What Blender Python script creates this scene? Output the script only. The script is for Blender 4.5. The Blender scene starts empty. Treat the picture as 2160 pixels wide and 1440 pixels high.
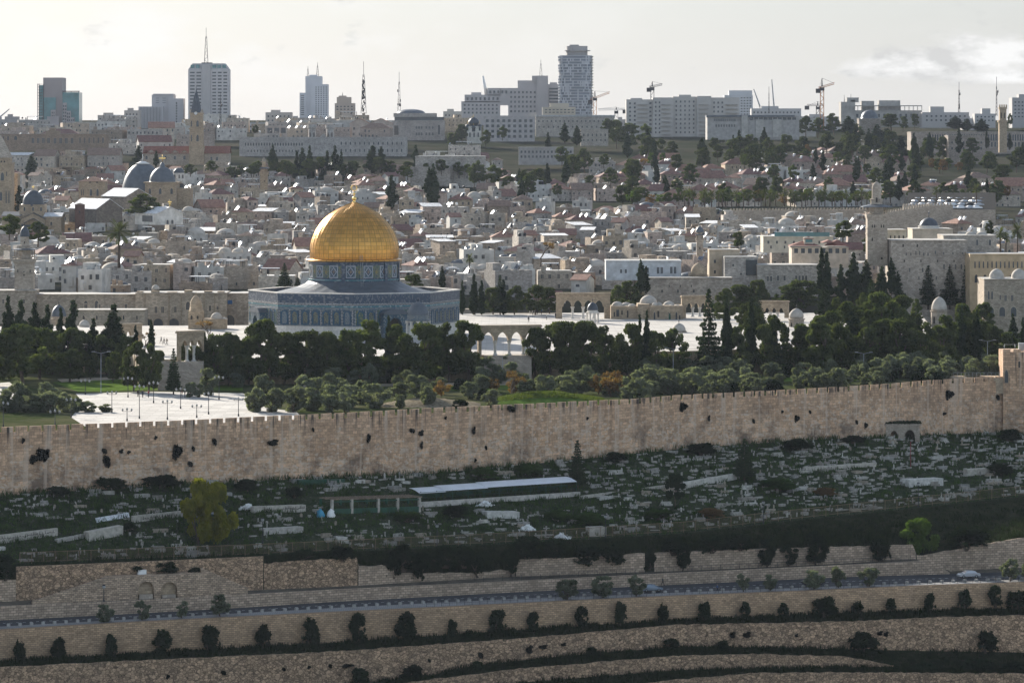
import bpy, math, random
from mathutils import Vector, Matrix
from math import sin, cos, pi, radians, sqrt, hypot
sc = bpy.context.scene
COL = sc.collection
RND = random.Random(11)
U = RND.uniform

# ---------------------------------------------------------------- camera, sky, sun, exposure
F = 8200.0            # focal length in photo pixels (2160 wide)
HY = 295.0            # photo row of the eye level
ZC = 50.0             # camera height above the paved upper terrace
cam_d = bpy.data.cameras.new('camera')
cam_d.sensor_width = 36.0
cam_d.lens = F / 2160.0 * 36.0
cam_d.shift_y = -(720.0 - HY) / 2160.0
cam_d.clip_start = 1.0
cam_d.clip_end = 40000.0
cam = bpy.data.objects.new('camera', cam_d)
COL.objects.link(cam)
cam.location = (0, 0, ZC)
cam.rotation_euler = (radians(90), 0, 0)
sc.camera = cam

SUN_AZ, SUN_EL = radians(-30), radians(20)
world = bpy.data.worlds.new('World')
sc.world = world
world.use_nodes = True
wn = world.node_tree
bg = wn.nodes['Background']

sun_d = bpy.data.lights.new('sun', 'SUN')
sun_d.energy = 5.0
sun_d.angle = radians(0.5)
sun_d.color = (1.0, 0.93, 0.82)
sun_o = bpy.data.objects.new('sun', sun_d)
COL.objects.link(sun_o)
S = Vector((sin(SUN_AZ) * cos(SUN_EL), cos(SUN_AZ) * cos(SUN_EL), sin(SUN_EL)))
sun_o.rotation_euler = S.to_track_quat('Z', 'Y').to_euler()
sun_o.location = (-300, 600, 400)

sc.view_settings.view_transform = 'Standard'
sc.view_settings.look = 'None'
sc.view_settings.exposure = 0.95
sc.view_settings.gamma = 1.0
sc.cycles.max_bounces = 6
sc.cycles.diffuse_bounces = 3
sc.cycles.glossy_bounces = 3
sc.cycles.transmission_bounces = 4
sc.cycles.transparent_max_bounces = 8
sc.cycles.volume_bounces = 1
sc.cycles.sample_clamp_indirect = 6.0
sc.cycles.sample_clamp_direct = 14.0
sc.cycles.use_denoising = True
try: sc.cycles.denoiser = 'OPENIMAGEDENOISE'
except Exception: pass

# ---------------------------------------------------------------- node helpers
def N(nt, typ, out=0, **kw):
    n = nt.nodes.new(typ)
    for k, v in kw.items():
        if k.startswith('p_'):
            setattr(n, k[2:], v); continue
        key = int(k[1:]) if k[0] == 'i' and k[1:].isdigit() else k.replace('_', ' ')
        s = n.inputs[key]
        if isinstance(v, bpy.types.NodeSocket): nt.links.new(v, s)
        elif isinstance(v, (tuple, list)) and s.type == 'RGBA' and len(v) == 3: s.default_value = (*v, 1)
        else: s.default_value = v
    return n.outputs[out]
def math_(nt, op, a, b=0.0, c=0.0, clamp=False):
    return N(nt, 'ShaderNodeMath', i0=a, i1=b, i2=c, p_operation=op, p_use_clamp=clamp)
def mixc(nt, f, a, b, mode='MIX'):
    n = nt.nodes.new('ShaderNodeMix'); n.data_type = 'RGBA'; n.blend_type = mode
    for s, v in ((n.inputs[0], f), (n.inputs[6], a), (n.inputs[7], b)):
        if isinstance(v, bpy.types.NodeSocket): nt.links.new(v, s)
        elif isinstance(v, (tuple, list)): s.default_value = (*v[:3], 1)
        else: s.default_value = v
    return n.outputs[2]
def ramp(nt, f, a, b, lo=0.0, hi=1.0):
    n = nt.nodes.new('ShaderNodeMapRange'); n.clamp = True
    nt.links.new(f, n.inputs[0])
    for i, v in ((1, a), (2, b), (3, lo), (4, hi)): n.inputs[i].default_value = v
    return n.outputs[0]
def noise(nt, vec, scale, detail=4.0, rough=.55):
    return N(nt, 'ShaderNodeTexNoise', Vector=vec, Scale=scale, Detail=detail, Roughness=rough)
def vscale(nt, v, s):
    return N(nt, 'ShaderNodeVectorMath', i0=v, i1=s, p_operation='MULTIPLY')
def vadd(nt, v, s):
    return N(nt, 'ShaderNodeVectorMath', i0=v, i1=s, p_operation='ADD')
def new_mat(name):
    m = bpy.data.materials.new(name); m.use_nodes = True
    nt = m.node_tree
    b = nt.nodes['Principled BSDF']
    b.inputs['Roughness'].default_value = .85
    b.inputs['Specular IOR Level'].default_value = .25
    return m, nt, b
def put(nt, b, col, rough=None, metal=None, bump=None, bs=.3, bd=.05):
    nt.links.new(col, b.inputs['Base Color']) if isinstance(col, bpy.types.NodeSocket) else setattr(b.inputs['Base Color'], 'default_value', (*col[:3], 1))
    if rough is not None:
        if isinstance(rough, bpy.types.NodeSocket): nt.links.new(rough, b.inputs['Roughness'])
        else: b.inputs['Roughness'].default_value = rough
    if metal is not None: b.inputs['Metallic'].default_value = metal
    if bump is not None:
        nt.links.new(N(nt, 'ShaderNodeBump', Height=bump, Strength=bs, Distance=bd), b.inputs['Normal'])
def ocoord(nt): return N(nt, 'ShaderNodeTexCoord', out=3)
def uvcoord(nt): return N(nt, 'ShaderNodeTexCoord', out=2)
def rand_off(nt, v):
    r = N(nt, 'ShaderNodeObjectInfo', out=5)
    return vadd(nt, v, N(nt, 'ShaderNodeCombineXYZ', X=math_(nt, 'MULTIPLY', r, 517.), Y=math_(nt, 'MULTIPLY', r, 231.), Z=math_(nt, 'MULTIPLY', r, 77.)))
def wallvec(nt):
    o = ocoord(nt)
    sp = nt.nodes.new('ShaderNodeSeparateXYZ'); nt.links.new(o, sp.inputs[0])
    return N(nt, 'ShaderNodeCombineXYZ', X=math_(nt, 'ADD', sp.outputs[0], sp.outputs[1]), Y=sp.outputs[2])

def plain(name, col, rough=.8, metal=0., var=.25, scale=.7, objcol=False, bump=0., spec=.25):
    m, nt, b = new_mat(name)
    v = rand_off(nt, ocoord(nt))
    n = noise(nt, v, scale, 5)
    base = N(nt, 'ShaderNodeObjectInfo', out=1) if objcol else col
    c = mixc(nt, 1.0, base, N(nt, 'ShaderNodeCombineColor', Red=ramp(nt, n, .3, .7, 1 - var, 1 + var), Green=ramp(nt, n, .3, .7, 1 - var, 1 + var), Blue=ramp(nt, n, .3, .7, 1 - var * 1.1, 1 + var)), 'MULTIPLY')
    put(nt, b, c, rough, metal, n if bump else None, bump or .1, .05)
    b.inputs['Specular IOR Level'].default_value = spec
    return m

def stone(name, col, bw=.9, bh=.42, lo=.72, hi=1.18, mort=.62, ms=.035, stain=.35, objcol=False, uv=False, sc_=.25, bs=.35, dirt=(.10, .085, .07), rubble=False):
    """coursed or rubble stone: blocks of varied tone, mortar, broad weathering and vertical stains"""
    m, nt, b = new_mat(name)
    v0 = uvcoord(nt) if uv else wallvec(nt)
    v = v0 if uv else rand_off(nt, v0)
    if rubble:
        vv = vscale(nt, v, (1 / bw, 1 / bh, 1.))
        vo = nt.nodes.new('ShaderNodeTexVoronoi'); nt.links.new(vv, vo.inputs['Vector']); vo.inputs['Scale'].default_value = 1.0
        ve = nt.nodes.new('ShaderNodeTexVoronoi'); ve.feature = 'DISTANCE_TO_EDGE'; nt.links.new(vv, ve.inputs['Vector']); ve.inputs['Scale'].default_value = 1.0
        sp = nt.nodes.new('ShaderNodeSeparateColor'); nt.links.new(vo.outputs['Color'], sp.inputs[0])
        tone = ramp(nt, sp.outputs[0], 0, 1, lo, hi)
        edge = ramp(nt, ve.outputs['Distance'], .0, .12, mort, 1.)
        tone = math_(nt, 'MULTIPLY', tone, edge); hgt = edge
    else:
        br = nt.nodes.new('ShaderNodeTexBrick'); nt.links.new(v, br.inputs['Vector'])
        br.inputs['Color1'].default_value = (lo,) * 3 + (1,); br.inputs['Color2'].default_value = (hi,) * 3 + (1,)
        br.inputs['Mortar'].default_value = (mort,) * 3 + (1,)
        for k, q in (('Scale', 1.), ('Mortar Size', ms), ('Mortar Smooth', .4), ('Brick Width', bw), ('Row Height', bh)): br.inputs[k].default_value = q
        sp = nt.nodes.new('ShaderNodeSeparateColor'); nt.links.new(br.outputs['Color'], sp.inputs[0])
        tone = sp.outputs[0]; hgt = tone
    n1 = noise(nt, v, sc_, 6, .62)
    n2 = noise(nt, vscale(nt, v, (.55, .07, 1.)), 1.2, 4, .6)
    n3 = noise(nt, v, 2.3, 4, .6)
    tone = math_(nt, 'MULTIPLY', tone, ramp(nt, n3, .3, .7, .84, 1.16))
    base = N(nt, 'ShaderNodeObjectInfo', out=1) if objcol else col
    g = mixc(nt, 1.0, base, N(nt, 'ShaderNodeCombineColor', Red=tone, Green=tone, Blue=tone), 'MULTIPLY')
    g = mixc(nt, ramp(nt, n1, .42, .75, 0, stain), g, dirt)
    g = mixc(nt, ramp(nt, n2, .55, .8, 0, stain), g, dirt)
    put(nt, b, g, .9, 0, hgt, bs, .06)
    return m

MAT = {}
MAT['house'] = stone('house_stone', None, .8, .42, .72, 1.2, .62, .03, .5, objcol=True)
MAT['plaster'] = plain('plaster', None, .85, var=.24, scale=.5, objcol=True)
MAT['roofing'] = plain('flat_roofing', None, .8, var=.22, scale=.6, objcol=True)
MAT['ashlar'] = stone('ashlar', (.44, .37, .295), .8, .42, .8, 1.15, .6, .02, .3)
MAT['ashlar_warm'] = stone('warm_ashlar', (.44, .335, .225), .8, .4, .78, 1.16, .65, .02, .35)
MAT['marble'] = stone('white_marble', (.66, .62, .56), 1.5, 1.0, .9, 1.08, .75, .02, .15)
MAT['retain'] = stone('retaining_ashlar', (.50, .375, .27), .95, .46, .66, 1.25, .4, .05, .32, uv=True)
MAT['retain_warm'] = stone('retaining_warm', (.48, .325, .20), .8, .36, .72, 1.2, .5, .045, .28, uv=True)
MAT['blockwork'] = stone('blockwork', (.49, .36, .25), .75, .36, .6, 1.3, .4, .05, .35)
MAT['rubble'] = stone('rubble_stone', (.46, .31, .195), .66, .44, .5, 1.35, .3, .05, .25, uv=True, rubble=True)

def temple_mat():
    m, nt, b = new_mat('old_rampart_stone')
    v = uvcoord(nt)
    sp0 = nt.nodes.new('ShaderNodeSeparateXYZ'); nt.links.new(v, sp0.inputs[0])
    hgt = sp0.outputs[1]                                 # metres above the foot
    def brick(bw, bh, lo, hi, mo):
        br = nt.nodes.new('ShaderNodeTexBrick'); nt.links.new(v, br.inputs['Vector'])
        br.inputs['Color1'].default_value = (lo,) * 3 + (1,); br.inputs['Color2'].default_value = (hi,) * 3 + (1,); br.inputs['Mortar'].default_value = (mo,) * 3 + (1,)
        for k, q in (('Scale', 1.), ('Mortar Size', .035), ('Mortar Smooth', .5), ('Brick Width', bw), ('Row Height', bh)): br.inputs[k].default_value = q
        s = nt.nodes.new('ShaderNodeSeparateColor'); nt.links.new(br.outputs['Color'], s.inputs[0]); return s.outputs[0]
    b1 = brick(1.1, .6, .66, 1.2, .42); b2 = brick(1.9, 1.05, .6, 1.28, .4)
    big = noise(nt, v, .12, 5, .6); mid = noise(nt, v, .55, 6, .65); fine = noise(nt, v, 2.6, 4, .6)
    tone = mixc(nt, ramp(nt, math_(nt, 'ADD', mid, math_(nt, 'MULTIPLY', hgt, -.02)), .3, .5), b1, b2)
    sv = nt.nodes.new('ShaderNodeTexVoronoi'); nt.links.new(vscale(nt, v, (1.5, 2.4, 1.)), sv.inputs['Vector']); sv.inputs['Scale'].default_value = 1.
    spv = nt.nodes.new('ShaderNodeSeparateColor'); nt.links.new(sv.outputs['Color'], spv.inputs[0])
    warm = mixc(nt, ramp(nt, big, .35, .65), (.52, .325, .195), (.62, .41, .26))
    c = mixc(nt, 1., warm, tone, 'MULTIPLY')
    c = mixc(nt, 1., c, N(nt, 'ShaderNodeCombineColor', Red=ramp(nt, fine, .3, .7, .8, 1.2), Green=ramp(nt, fine, .3, .7, .8, 1.2), Blue=ramp(nt, fine, .3, .7, .8, 1.2)), 'MULTIPLY')
    # pale exposed blocks, mostly in the lower half, where plaster has gone
    low = math_(nt, 'ADD', ramp(nt, hgt, 2., 10., .34, -.2), math_(nt, 'MULTIPLY', ramp(nt, mid, .35, .65), .36))
    pale = math_(nt, 'LESS_THAN', spv.outputs[0], low)
    c = mixc(nt, math_(nt, 'MULTIPLY', pale, ramp(nt, spv.outputs[1], 0, 1, .15, .75)), c, (.62, .50, .385))
    # dark soot and moss blotches, heavier low
    dk = noise(nt, vadd(nt, v, (31., 7., 0)), .16, 7, .68)
    c = mixc(nt, math_(nt, 'MULTIPLY', ramp(nt, dk, .5, .64), ramp(nt, hgt, 1., 11., .85, .25)), c, (.11, .075, .055))
    st = noise(nt, vscale(nt, v, (1.15, .025, 1.)), 1., 4, .7)
    c = mixc(nt, math_(nt, 'MULTIPLY', ramp(nt, st, .54, .6), ramp(nt, hgt, 8.5, 12., .08, .95)), c, (.045, .038, .034))
    st2 = noise(nt, vadd(nt, vscale(nt, v, (.7, .03, 1.)), (13., 3., 0)), 1., 4, .6)
    c = mixc(nt, ramp(nt, st2, .54, .64, 0, .6), c, (.58, .45, .34))
    put(nt, b, c, .92, 0, tone, .5, .1)
    return m
MAT['temple'] = temple_mat()

def tile_roof(name, col):
    m, nt, b = new_mat(name)
    v = ocoord(nt)
    w = N(nt, 'ShaderNodeTexWave', out=1, Vector=wallvec(nt), Scale=1.6, Distortion=.6)
    n = noise(nt, rand_off(nt, v), .8, 5)
    base = N(nt, 'ShaderNodeObjectInfo', out=1) if col is None else col
    t = math_(nt, 'MULTIPLY', ramp(nt, n, .3, .7, .7, 1.25), ramp(nt, w, 0, 1, .85, 1.1))
    put(nt, b, mixc(nt, 1., base, N(nt, 'ShaderNodeCombineColor', Red=t, Green=t, Blue=t), 'MULTIPLY'), .8, 0, w, .4, .08)
    return m
MAT['red_roof'] = tile_roof('red_roof_tiles', None)
MAT['corrugated'] = tile_roof('corrugated_sheet', (.72, .72, .72))
MAT['lead'] = plain('lead_sheet', (.115, .13, .15), .5, .25, var=.2, scale=.5)
MAT['lead_dark'] = plain('dark_lead', (.075, .085, .10), .5, .2, var=.2, scale=.6)
MAT['limewash'] = plain('limewashed_dome', (.47, .425, .37), .85, var=.18, scale=.8)
MAT['glass'] = plain('dark_glass', (.045, .055, .065), .18, 0, var=.3, scale=.3, spec=.5)
MAT['glass_teal'] = plain('teal_glass', (.07, .20, .21), .2, 0, var=.35, scale=.15, spec=.5)
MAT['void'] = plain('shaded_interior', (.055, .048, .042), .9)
MAT['frame'] = plain('window_surround', None, .85, var=.1, objcol=True)
MAT['concrete'] = plain('concrete', (.36, .34, .315), .88, var=.18, scale=.4)
MAT['white'] = plain('white_paint', (.78, .77, .74), .6, var=.08, scale=.6)
MAT['cladding'] = plain('tower_cladding', None, .7, var=.08, scale=.08, objcol=True)
MAT['black_plastic'] = plain('black_plastic', (.02, .021, .023), .45, spec=.4)
MAT['dark_metal'] = plain('dark_metal', (.045, .045, .05), .5, .6)
MAT['grey_metal'] = plain('grey_metal', (.33, .34, .35), .45, .7)
MAT['rust_metal'] = plain('weathered_fence', (.27, .19, .12), .7, .2)
MAT['solar'] = plain('solar_panel', (.10, .12, .16), .22, .35, spec=.8)
MAT['green_paint'] = plain('green_paint', (.02, .075, .045), .6, var=.3)
MAT['wood'] = plain('weathered_wood', (.25, .19, .14), .85, var=.35, scale=2.)
MAT['bark'] = plain('bark', (.10, .075, .055), .95, var=.35, scale=2.)
MAT['bark_pale'] = plain('whitewashed_trunk', (.45, .41, .35), .9, var=.3, scale=1.)
MAT['crane'] = plain('crane_orange', (.42, .17, .055), .6, var=.2)
MAT['gilt'] = plain('gilded_metal', (1., .68, .22), .22, 1., var=.05)
MAT['rough_earth'] = plain('rough_earth', (.2, .17, .125), .95, var=.5, scale=1.5, spec=0.)
MAT['tomb'] = plain('tomb_stone', None, .85, var=.3, scale=1.4, objcol=True)
MAT['cloth'] = plain('cloth', None, .9, var=.15, objcol=True)
MAT['skin'] = plain('skin', (.42, .26, .18), .6, var=.05)
MAT['hair'] = plain('hair', (.02, .016, .013), .6)
MAT['carpaint'] = plain('car_paint', None, .25, .3, var=.03, objcol=True, spec=.5)
MAT['rubber'] = plain('rubber', (.018, .018, .018), .8)
MAT['lampglass'] = plain('frosted_glass', (.34, .34, .33), .3)
MAT['tarp_blue'] = plain('blue_tarp', (.03, .13, .32), .5, var=.2)
MAT['brown_wall'] = plain('rust_brown_boards', (.10, .055, .045), .8, var=.3)

def foliage(name, c1, c2, trans=.3, sat=None):
    m = bpy.data.materials.new(name); m.use_nodes = True
    nt = m.node_tree; nt.nodes.clear()
    v = rand_off(nt, ocoord(nt))
    f = math_(nt, 'ADD', math_(nt, 'MULTIPLY', noise(nt, v, .55, 3), .7), math_(nt, 'MULTIPLY', noise(nt, v, 3.0, 2), .3))
    r = N(nt, 'ShaderNodeObjectInfo', out=5)
    c = mixc(nt, ramp(nt, f, .35, .65), c1, c2)
    t = ramp(nt, r, 0, 1, .78, 1.22)
    c = mixc(nt, 1., c, N(nt, 'ShaderNodeCombineColor', Red=t, Green=t, Blue=t), 'MULTIPLY')
    d = N(nt, 'ShaderNodeBsdfDiffuse', Color=c)
    tr = N(nt, 'ShaderNodeBsdfTranslucent', Color=mixc(nt, 1., c, (1.15, 1.25, .6), 'MULTIPLY'))
    mx = nt.nodes.new('ShaderNodeMixShader'); mx.inputs[0].default_value = trans
    nt.links.new(d, mx.inputs[1]); nt.links.new(tr, mx.inputs[2])
    o = nt.nodes.new('ShaderNodeOutputMaterial'); nt.links.new(mx.outputs[0], o.inputs[0])
    return m
MAT['f_pine'] = foliage('pine_needles', (.03, .046, .02), (.125, .14, .058), .36)
MAT['f_cypress'] = foliage('cypress_needles', (.02, .036, .02), (.05, .066, .032), .2)
MAT['f_olive'] = foliage('olive_leaves', (.085, .10, .07), (.225, .235, .18), .38)
MAT['f_bush'] = foliage('bush_leaves', (.010, .02, .010), (.028, .042, .02), .2)
MAT['f_broad'] = foliage('broad_leaves', (.06, .085, .025), (.12, .14, .04), .35)
MAT['f_yellow'] = foliage('yellow_green_leaves', (.14, .14, .022), (.30, .27, .04), .5)
MAT['f_lime'] = foliage('lime_leaves', (.05, .09, .02), (.12, .17, .04), .42)
MAT['f_autumn'] = foliage('autumn_leaves', (.15, .085, .04), (.23, .14, .07), .35)
MAT['f_palm'] = foliage('palm_fronds', (.06, .075, .03), (.12, .125, .05), .25)
MAT['f_grass'] = foliage('grass_blades', (.009, .017, .007), (.028, .042, .015), .25)
MAT['f_weeds'] = foliage('cemetery_weeds', (.014, .034, .012), (.085, .145, .04), .38)
MAT['f_wall'] = foliage('wall_caper', (.008, .01, .008), (.022, .025, .02), .12)
MAT['sheet_white'] = plain('white_metal_sheet', (.74, .76, .79), .45, .1, var=.08, scale=.6, spec=.4)
MAT['tarp_turq'] = plain('turquoise_tarp', (.06, .28, .42), .5)
MAT['concrete_pale'] = plain('pale_concrete', (.34, .325, .30), .85, var=.15)
MAT['gold_seam'] = plain('gold_seam', (.42, .24, .06), .45, .85)
MAT['glass_grey'] = plain('blue_grey_glass', (.13, .15, .19), .25, .1, var=.3, scale=.12, spec=.5)

# ---------------------------------------------------------------- mesh building helpers
class MB:
    def __init__(self): self.v = []; self.f = []; self.m = []; self.s = []; self.uv = []
    def face(self, pts, mi=0, uv=None, smooth=False):
        b = len(self.v); self.v += [tuple(p) for p in pts]; self.f.append(tuple(range(b, b + len(pts)))); self.m.append(mi); self.s.append(smooth)
        self.uv.append(uv)
    def idx(self, verts, faces, mi=0, smooth=False, uvs=None):
        b = len(self.v); self.v += [tuple(p) for p in verts]
        for k, q in enumerate(faces):
            self.f.append(tuple(i + b for i in q)); self.m.append(mi); self.s.append(smooth); self.uv.append(uvs[k] if uvs else None)
    def box(self, x0, x1, y0, y1, z0, z1, mi=0):
        v = [(x0, y0, z0), (x1, y0, z0), (x1, y1, z0), (x0, y1, z0), (x0, y0, z1), (x1, y0, z1), (x1, y1, z1), (x0, y1, z1)]
        self.idx(v, [(0, 3, 2, 1), (4, 5, 6, 7), (0, 1, 5, 4), (1, 2, 6, 5), (2, 3, 7, 6), (3, 0, 4, 7)], mi)
    def rbox(self, c, ax, ay, az, mi=0):
        """box at c with three half-axis vectors"""
        c, ax, ay, az = Vector(c), Vector(ax), Vector(ay), Vector(az)
        v = [c + sx * ax + sy * ay + sz * az for sz in (-1, 1) for sy in (-1, 1) for sx in (-1, 1)]
        self.idx(v, [(0, 2, 3, 1), (4, 5, 7, 6), (0, 1, 5, 4), (1, 3, 7, 5), (3, 2, 6, 7), (2, 0, 4, 6)], mi)
    def prism(self, pts, z0, z1, mi=0):
        n = len(pts)
        v = [(x, y, z0) for x, y in pts] + [(x, y, z1) for x, y in pts]
        self.idx(v, [tuple(range(n - 1, -1, -1)), tuple(range(n, 2 * n))] + [(i, (i + 1) % n, n + (i + 1) % n, n + i) for i in range(n)], mi)
    def lathe(self, prof, n=20, cx=0., cy=0., mi=0, smooth=True, a0=0., uv=False):
        v = []
        for r, z in prof:
            for i in range(n):
                a = a0 + 2 * pi * i / n; v.append((cx + r * cos(a), cy + r * sin(a), z))
        fs, us = [], []
        for j in range(len(prof) - 1):
            for i in range(n):
                k = (i + 1) % n
                fs.append((j * n + i, j * n + k, (j + 1) * n + k, (j + 1) * n + i))
                us.append([(i / n, prof[j][1]), ((i + 1) / n, prof[j][1]), ((i + 1) / n, prof[j + 1][1]), (i / n, prof[j + 1][1])])
        self.idx(v, fs, mi, smooth, us if uv else None)
    def tube(self, p0, p1, r0, r1=None, n=6, mi=0, cap=True):
        r1 = r0 if r1 is None else r1
        p0, p1 = Vector(p0), Vector(p1); d = (p1 - p0)
        if d.length < 1e-6: return
        d.normalize(); a = d.orthogonal().normalized(); b = d.cross(a)
        v = [p0 + r0 * (cos(2 * pi * i / n) * a + sin(2 * pi * i / n) * b) for i in range(n)] + [p1 + r1 * (cos(2 * pi * i / n) * a + sin(2 * pi * i / n) * b) for i in range(n)]
        f = [(i, (i + 1) % n, n + (i + 1) % n, n + i) for i in range(n)]
        if cap: f += [tuple(range(n - 1, -1, -1)), tuple(range(n, 2 * n))]
        self.idx(v, f, mi, n > 5)
    def gable(self, x0, x1, y0, y1, z0, h, axis='x', ov=.3, mi=0, t=.18):
        """two roof slopes with the ridge along axis, as thick slabs, plus triangular ends"""
        if axis == 'x':
            ym = (y0 + y1) / 2; P = lambda a, b, z: (a, b, z)
            e0, e1, r0, r1 = y0 - ov, y1 + ov, x0 - ov, x1 + ov
        else:
            ym = (x0 + x1) / 2; P = lambda a, b, z: (b, a, z)
            e0, e1, r0, r1 = x0 - ov, x1 + ov, y0 - ov, y1 + ov
        dz = -h * ov / (abs(e1 - e0) / 2 - ov)
        for e in (e0, e1):
            v = [P(r0, e, z0 + dz), P(r1, e, z0 + dz), P(r1, ym, z0 + h), P(r0, ym, z0 + h)]
            v += [(a, b, c + t) for a, b, c in v]
            self.idx(v, [(3, 2, 1, 0), (4, 5, 6, 7), (0, 1, 5, 4), (1, 2, 6, 5), (2, 3, 7, 6), (3, 0, 4, 7)], mi)
    def tri_ends(self, x0, x1, y0, y1, z0, h, axis='x', mi=0):
        if axis == 'x':
            ym = (y0 + y1) / 2
            for x in (x0, x1): self.face([(x, y0, z0), (x, y1, z0), (x, ym, z0 + h)], mi)
        else:
            xm = (x0 + x1) / 2
            for y in (y0, y1): self.face([(x0, y, z0), (x1, y, z0), (xm, y, z0 + h)], mi)
    def hip(self, x0, x1, y0, y1, z0, h, ov=.4, mi=0):
        x0 -= ov; x1 += ov; y0 -= ov; y1 += ov
        w, d = x1 - x0, y1 - y0
        if w >= d: r = d / 2; a, b = (x0 + r, (y0 + y1) / 2), (x1 - r, (y0 + y1) / 2)
        else: r = w / 2; a, b = ((x0 + x1) / 2, y0 + r), ((x0 + x1) / 2, y1 - r)
        v = [(x0, y0, z0), (x1, y0, z0), (x1, y1, z0), (x0, y1, z0), (*a, z0 + h), (*b, z0 + h)]
        if w >= d: f = [(0, 1, 5, 4), (1, 2, 5), (2, 3, 4, 5), (3, 0, 4)]
        else: f = [(0, 1, 4), (1, 2, 5, 4), (2, 3, 5), (3, 0, 4, 5)]
        self.idx(v, f + [(3, 2, 1, 0)], mi)
    def archwall(self, x0, x1, z1, y0, y1, ops, z0=0., pointed=.25, n=10, mi=0):
        """wall x0..x1, z0..z1 pierced by arches ops=[(xc,width,spring z,rise)]"""
        ops = sorted(ops); x = x0
        for xc, w, zs, rise in ops:
            self.box(x, xc - w / 2, y0, y1, z0, z1, mi)
            prev = None
            for i in range(n + 1):
                t = -1 + 2 * i / n
                zz = zs + rise * (max(0., 1 - abs(t) ** (2 - pointed)) ** (.5 + pointed * .35))
                xx = xc + t * w / 2
                if prev:
                    px_, pz_ = prev
                    for yy in (y0, y1): self.face([(px_, yy, pz_), (xx, yy, zz), (xx, yy, z1), (px_, yy, z1)], mi)
                    self.face([(px_, y0, pz_), (px_, y1, pz_), (xx, y1, zz), (xx, y0, zz)], mi)
                    self.face([(px_, y0, z1), (xx, y0, z1), (xx, y1, z1), (px_, y1, z1)], mi)
                prev = (xx, zz)
            x = xc + w / 2
        self.box(x, x1, y0, y1, z0, z1, mi)
    def mesh(self, name, mats):
        me = bpy.data.meshes.new(name)
        me.from_pydata(self.v, [], self.f)
        for m in (mats if isinstance(mats, (list, tuple)) else [mats]): me.materials.append(MAT[m] if isinstance(m, str) else m)
        me.polygons.foreach_set('material_index', self.m)
        me.polygons.foreach_set('use_smooth', self.s)
        if any(u is not None for u in self.uv):
            ul = me.uv_layers.new(name='uv'); flat = []
            for fidx, u in zip(self.f, self.uv):
                for k in range(len(fidx)): flat += (u[k] if u else (0., 0.))
            ul.data.foreach_set('uv', flat)
        me.update()
        return me
    def build(self, name, mats, parent=None, loc=(0, 0, 0), rz=0., col=None, label=None):
        return obj(name, self.mesh(name, mats), parent, loc, rz, col, label)

def obj(name, me, parent=None, loc=(0, 0, 0), rz=0., col=None, label=None, scale=None):
    o = bpy.data.objects.new(name, me); COL.objects.link(o)
    o.location = loc
    if rz: o.rotation_euler = (0, 0, rz)
    if scale: o.scale = scale
    if parent: o.parent = parent
    if col: o.color = (*col[:3], 1)
    if label: o['label'] = label
    return o

LBL = []      # things whose label is completed at the end: (object, base, px, row)
def scr(X, Y, Z): return 1080 + X / Y * F, HY - (Z - ZC) / Y * F
def at(px, y, Y): return Vector(((px - 1080) * Y / F, Y, ZC + (HY - y) * Y / F))
def tag(o, label, cat, group=None, auto=None, py=None):
    o['category'] = cat
    o['label'] = label
    if group: o['group'] = group
    if auto:
        X, Y, Z = o.location
        p = scr(X, Y, Z)
        LBL.append((o, label, p[0], p[1] if py is None else py))
    return o
def thing(name, label, cat, loc=(0, 0, 0), rz=0., group=None, auto=None, py=None):
    o = bpy.data.objects.new(name, None); COL.objects.link(o)
    o.empty_display_size = 1.0
    o.location = loc
    if rz: o.rotation_euler = (0, 0, rz)
    return tag(o, label, cat, group, auto, py)
def dup(root, loc, rz=0., scale=(1, 1, 1), label=None, cat=None, group=None, auto=None, name=None, py=None):
    r = root.copy(); COL.objects.link(r)
    if name: r.name = name
    r.location = loc; r.rotation_euler = (0, 0, rz); r.scale = scale
    for ch in KIDS[root.name]:
        c = ch.copy(); COL.objects.link(c); c.parent = r
        for g in KIDS.get(ch.name, ()):
            d = g.copy(); COL.objects.link(d); d.parent = c
    tag(r, label or root['label'], cat or root['category'], group, auto, py)
    return r
KIDS = {}
PROTO = {}
def freeze(root):
    """remember a prototype's parts, so it can be copied; it is used once itself"""
    def kids(o): return [c for c in bpy.data.objects if c.parent == o]
    KIDS[root.name] = kids(root)
    for c in KIDS[root.name]: KIDS[c.name] = kids(c)
    root['proto'] = 1
    return root
def structure(o): o['kind'] = 'structure'; return o
def stuff(o): o['kind'] = 'stuff'; return o

def pl(pts):
    def f(x):
        if x <= pts[0][0]: a, b = pts[0], pts[1]
        elif x >= pts[-1][0]: a, b = pts[-2], pts[-1]
        else:
            for a, b in zip(pts, pts[1:]):
                if a[0] <= x <= b[0]: break
        if b[0] == a[0]: return a[1]
        return a[1] + (b[1] - a[1]) * (x - a[0]) / (b[0] - a[0])
    f.pts = pts
    return f
def vn(x, s=0):      # cheap smooth 1-d noise
    i = math.floor(x); t = x - i
    h = lambda k: ((math.sin((k + s * 57.3) * 127.1) * 43758.5453) % 1.0)
    t = t * t * (3 - 2 * t)
    return h(i) * (1 - t) + h(i + 1) * t

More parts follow.
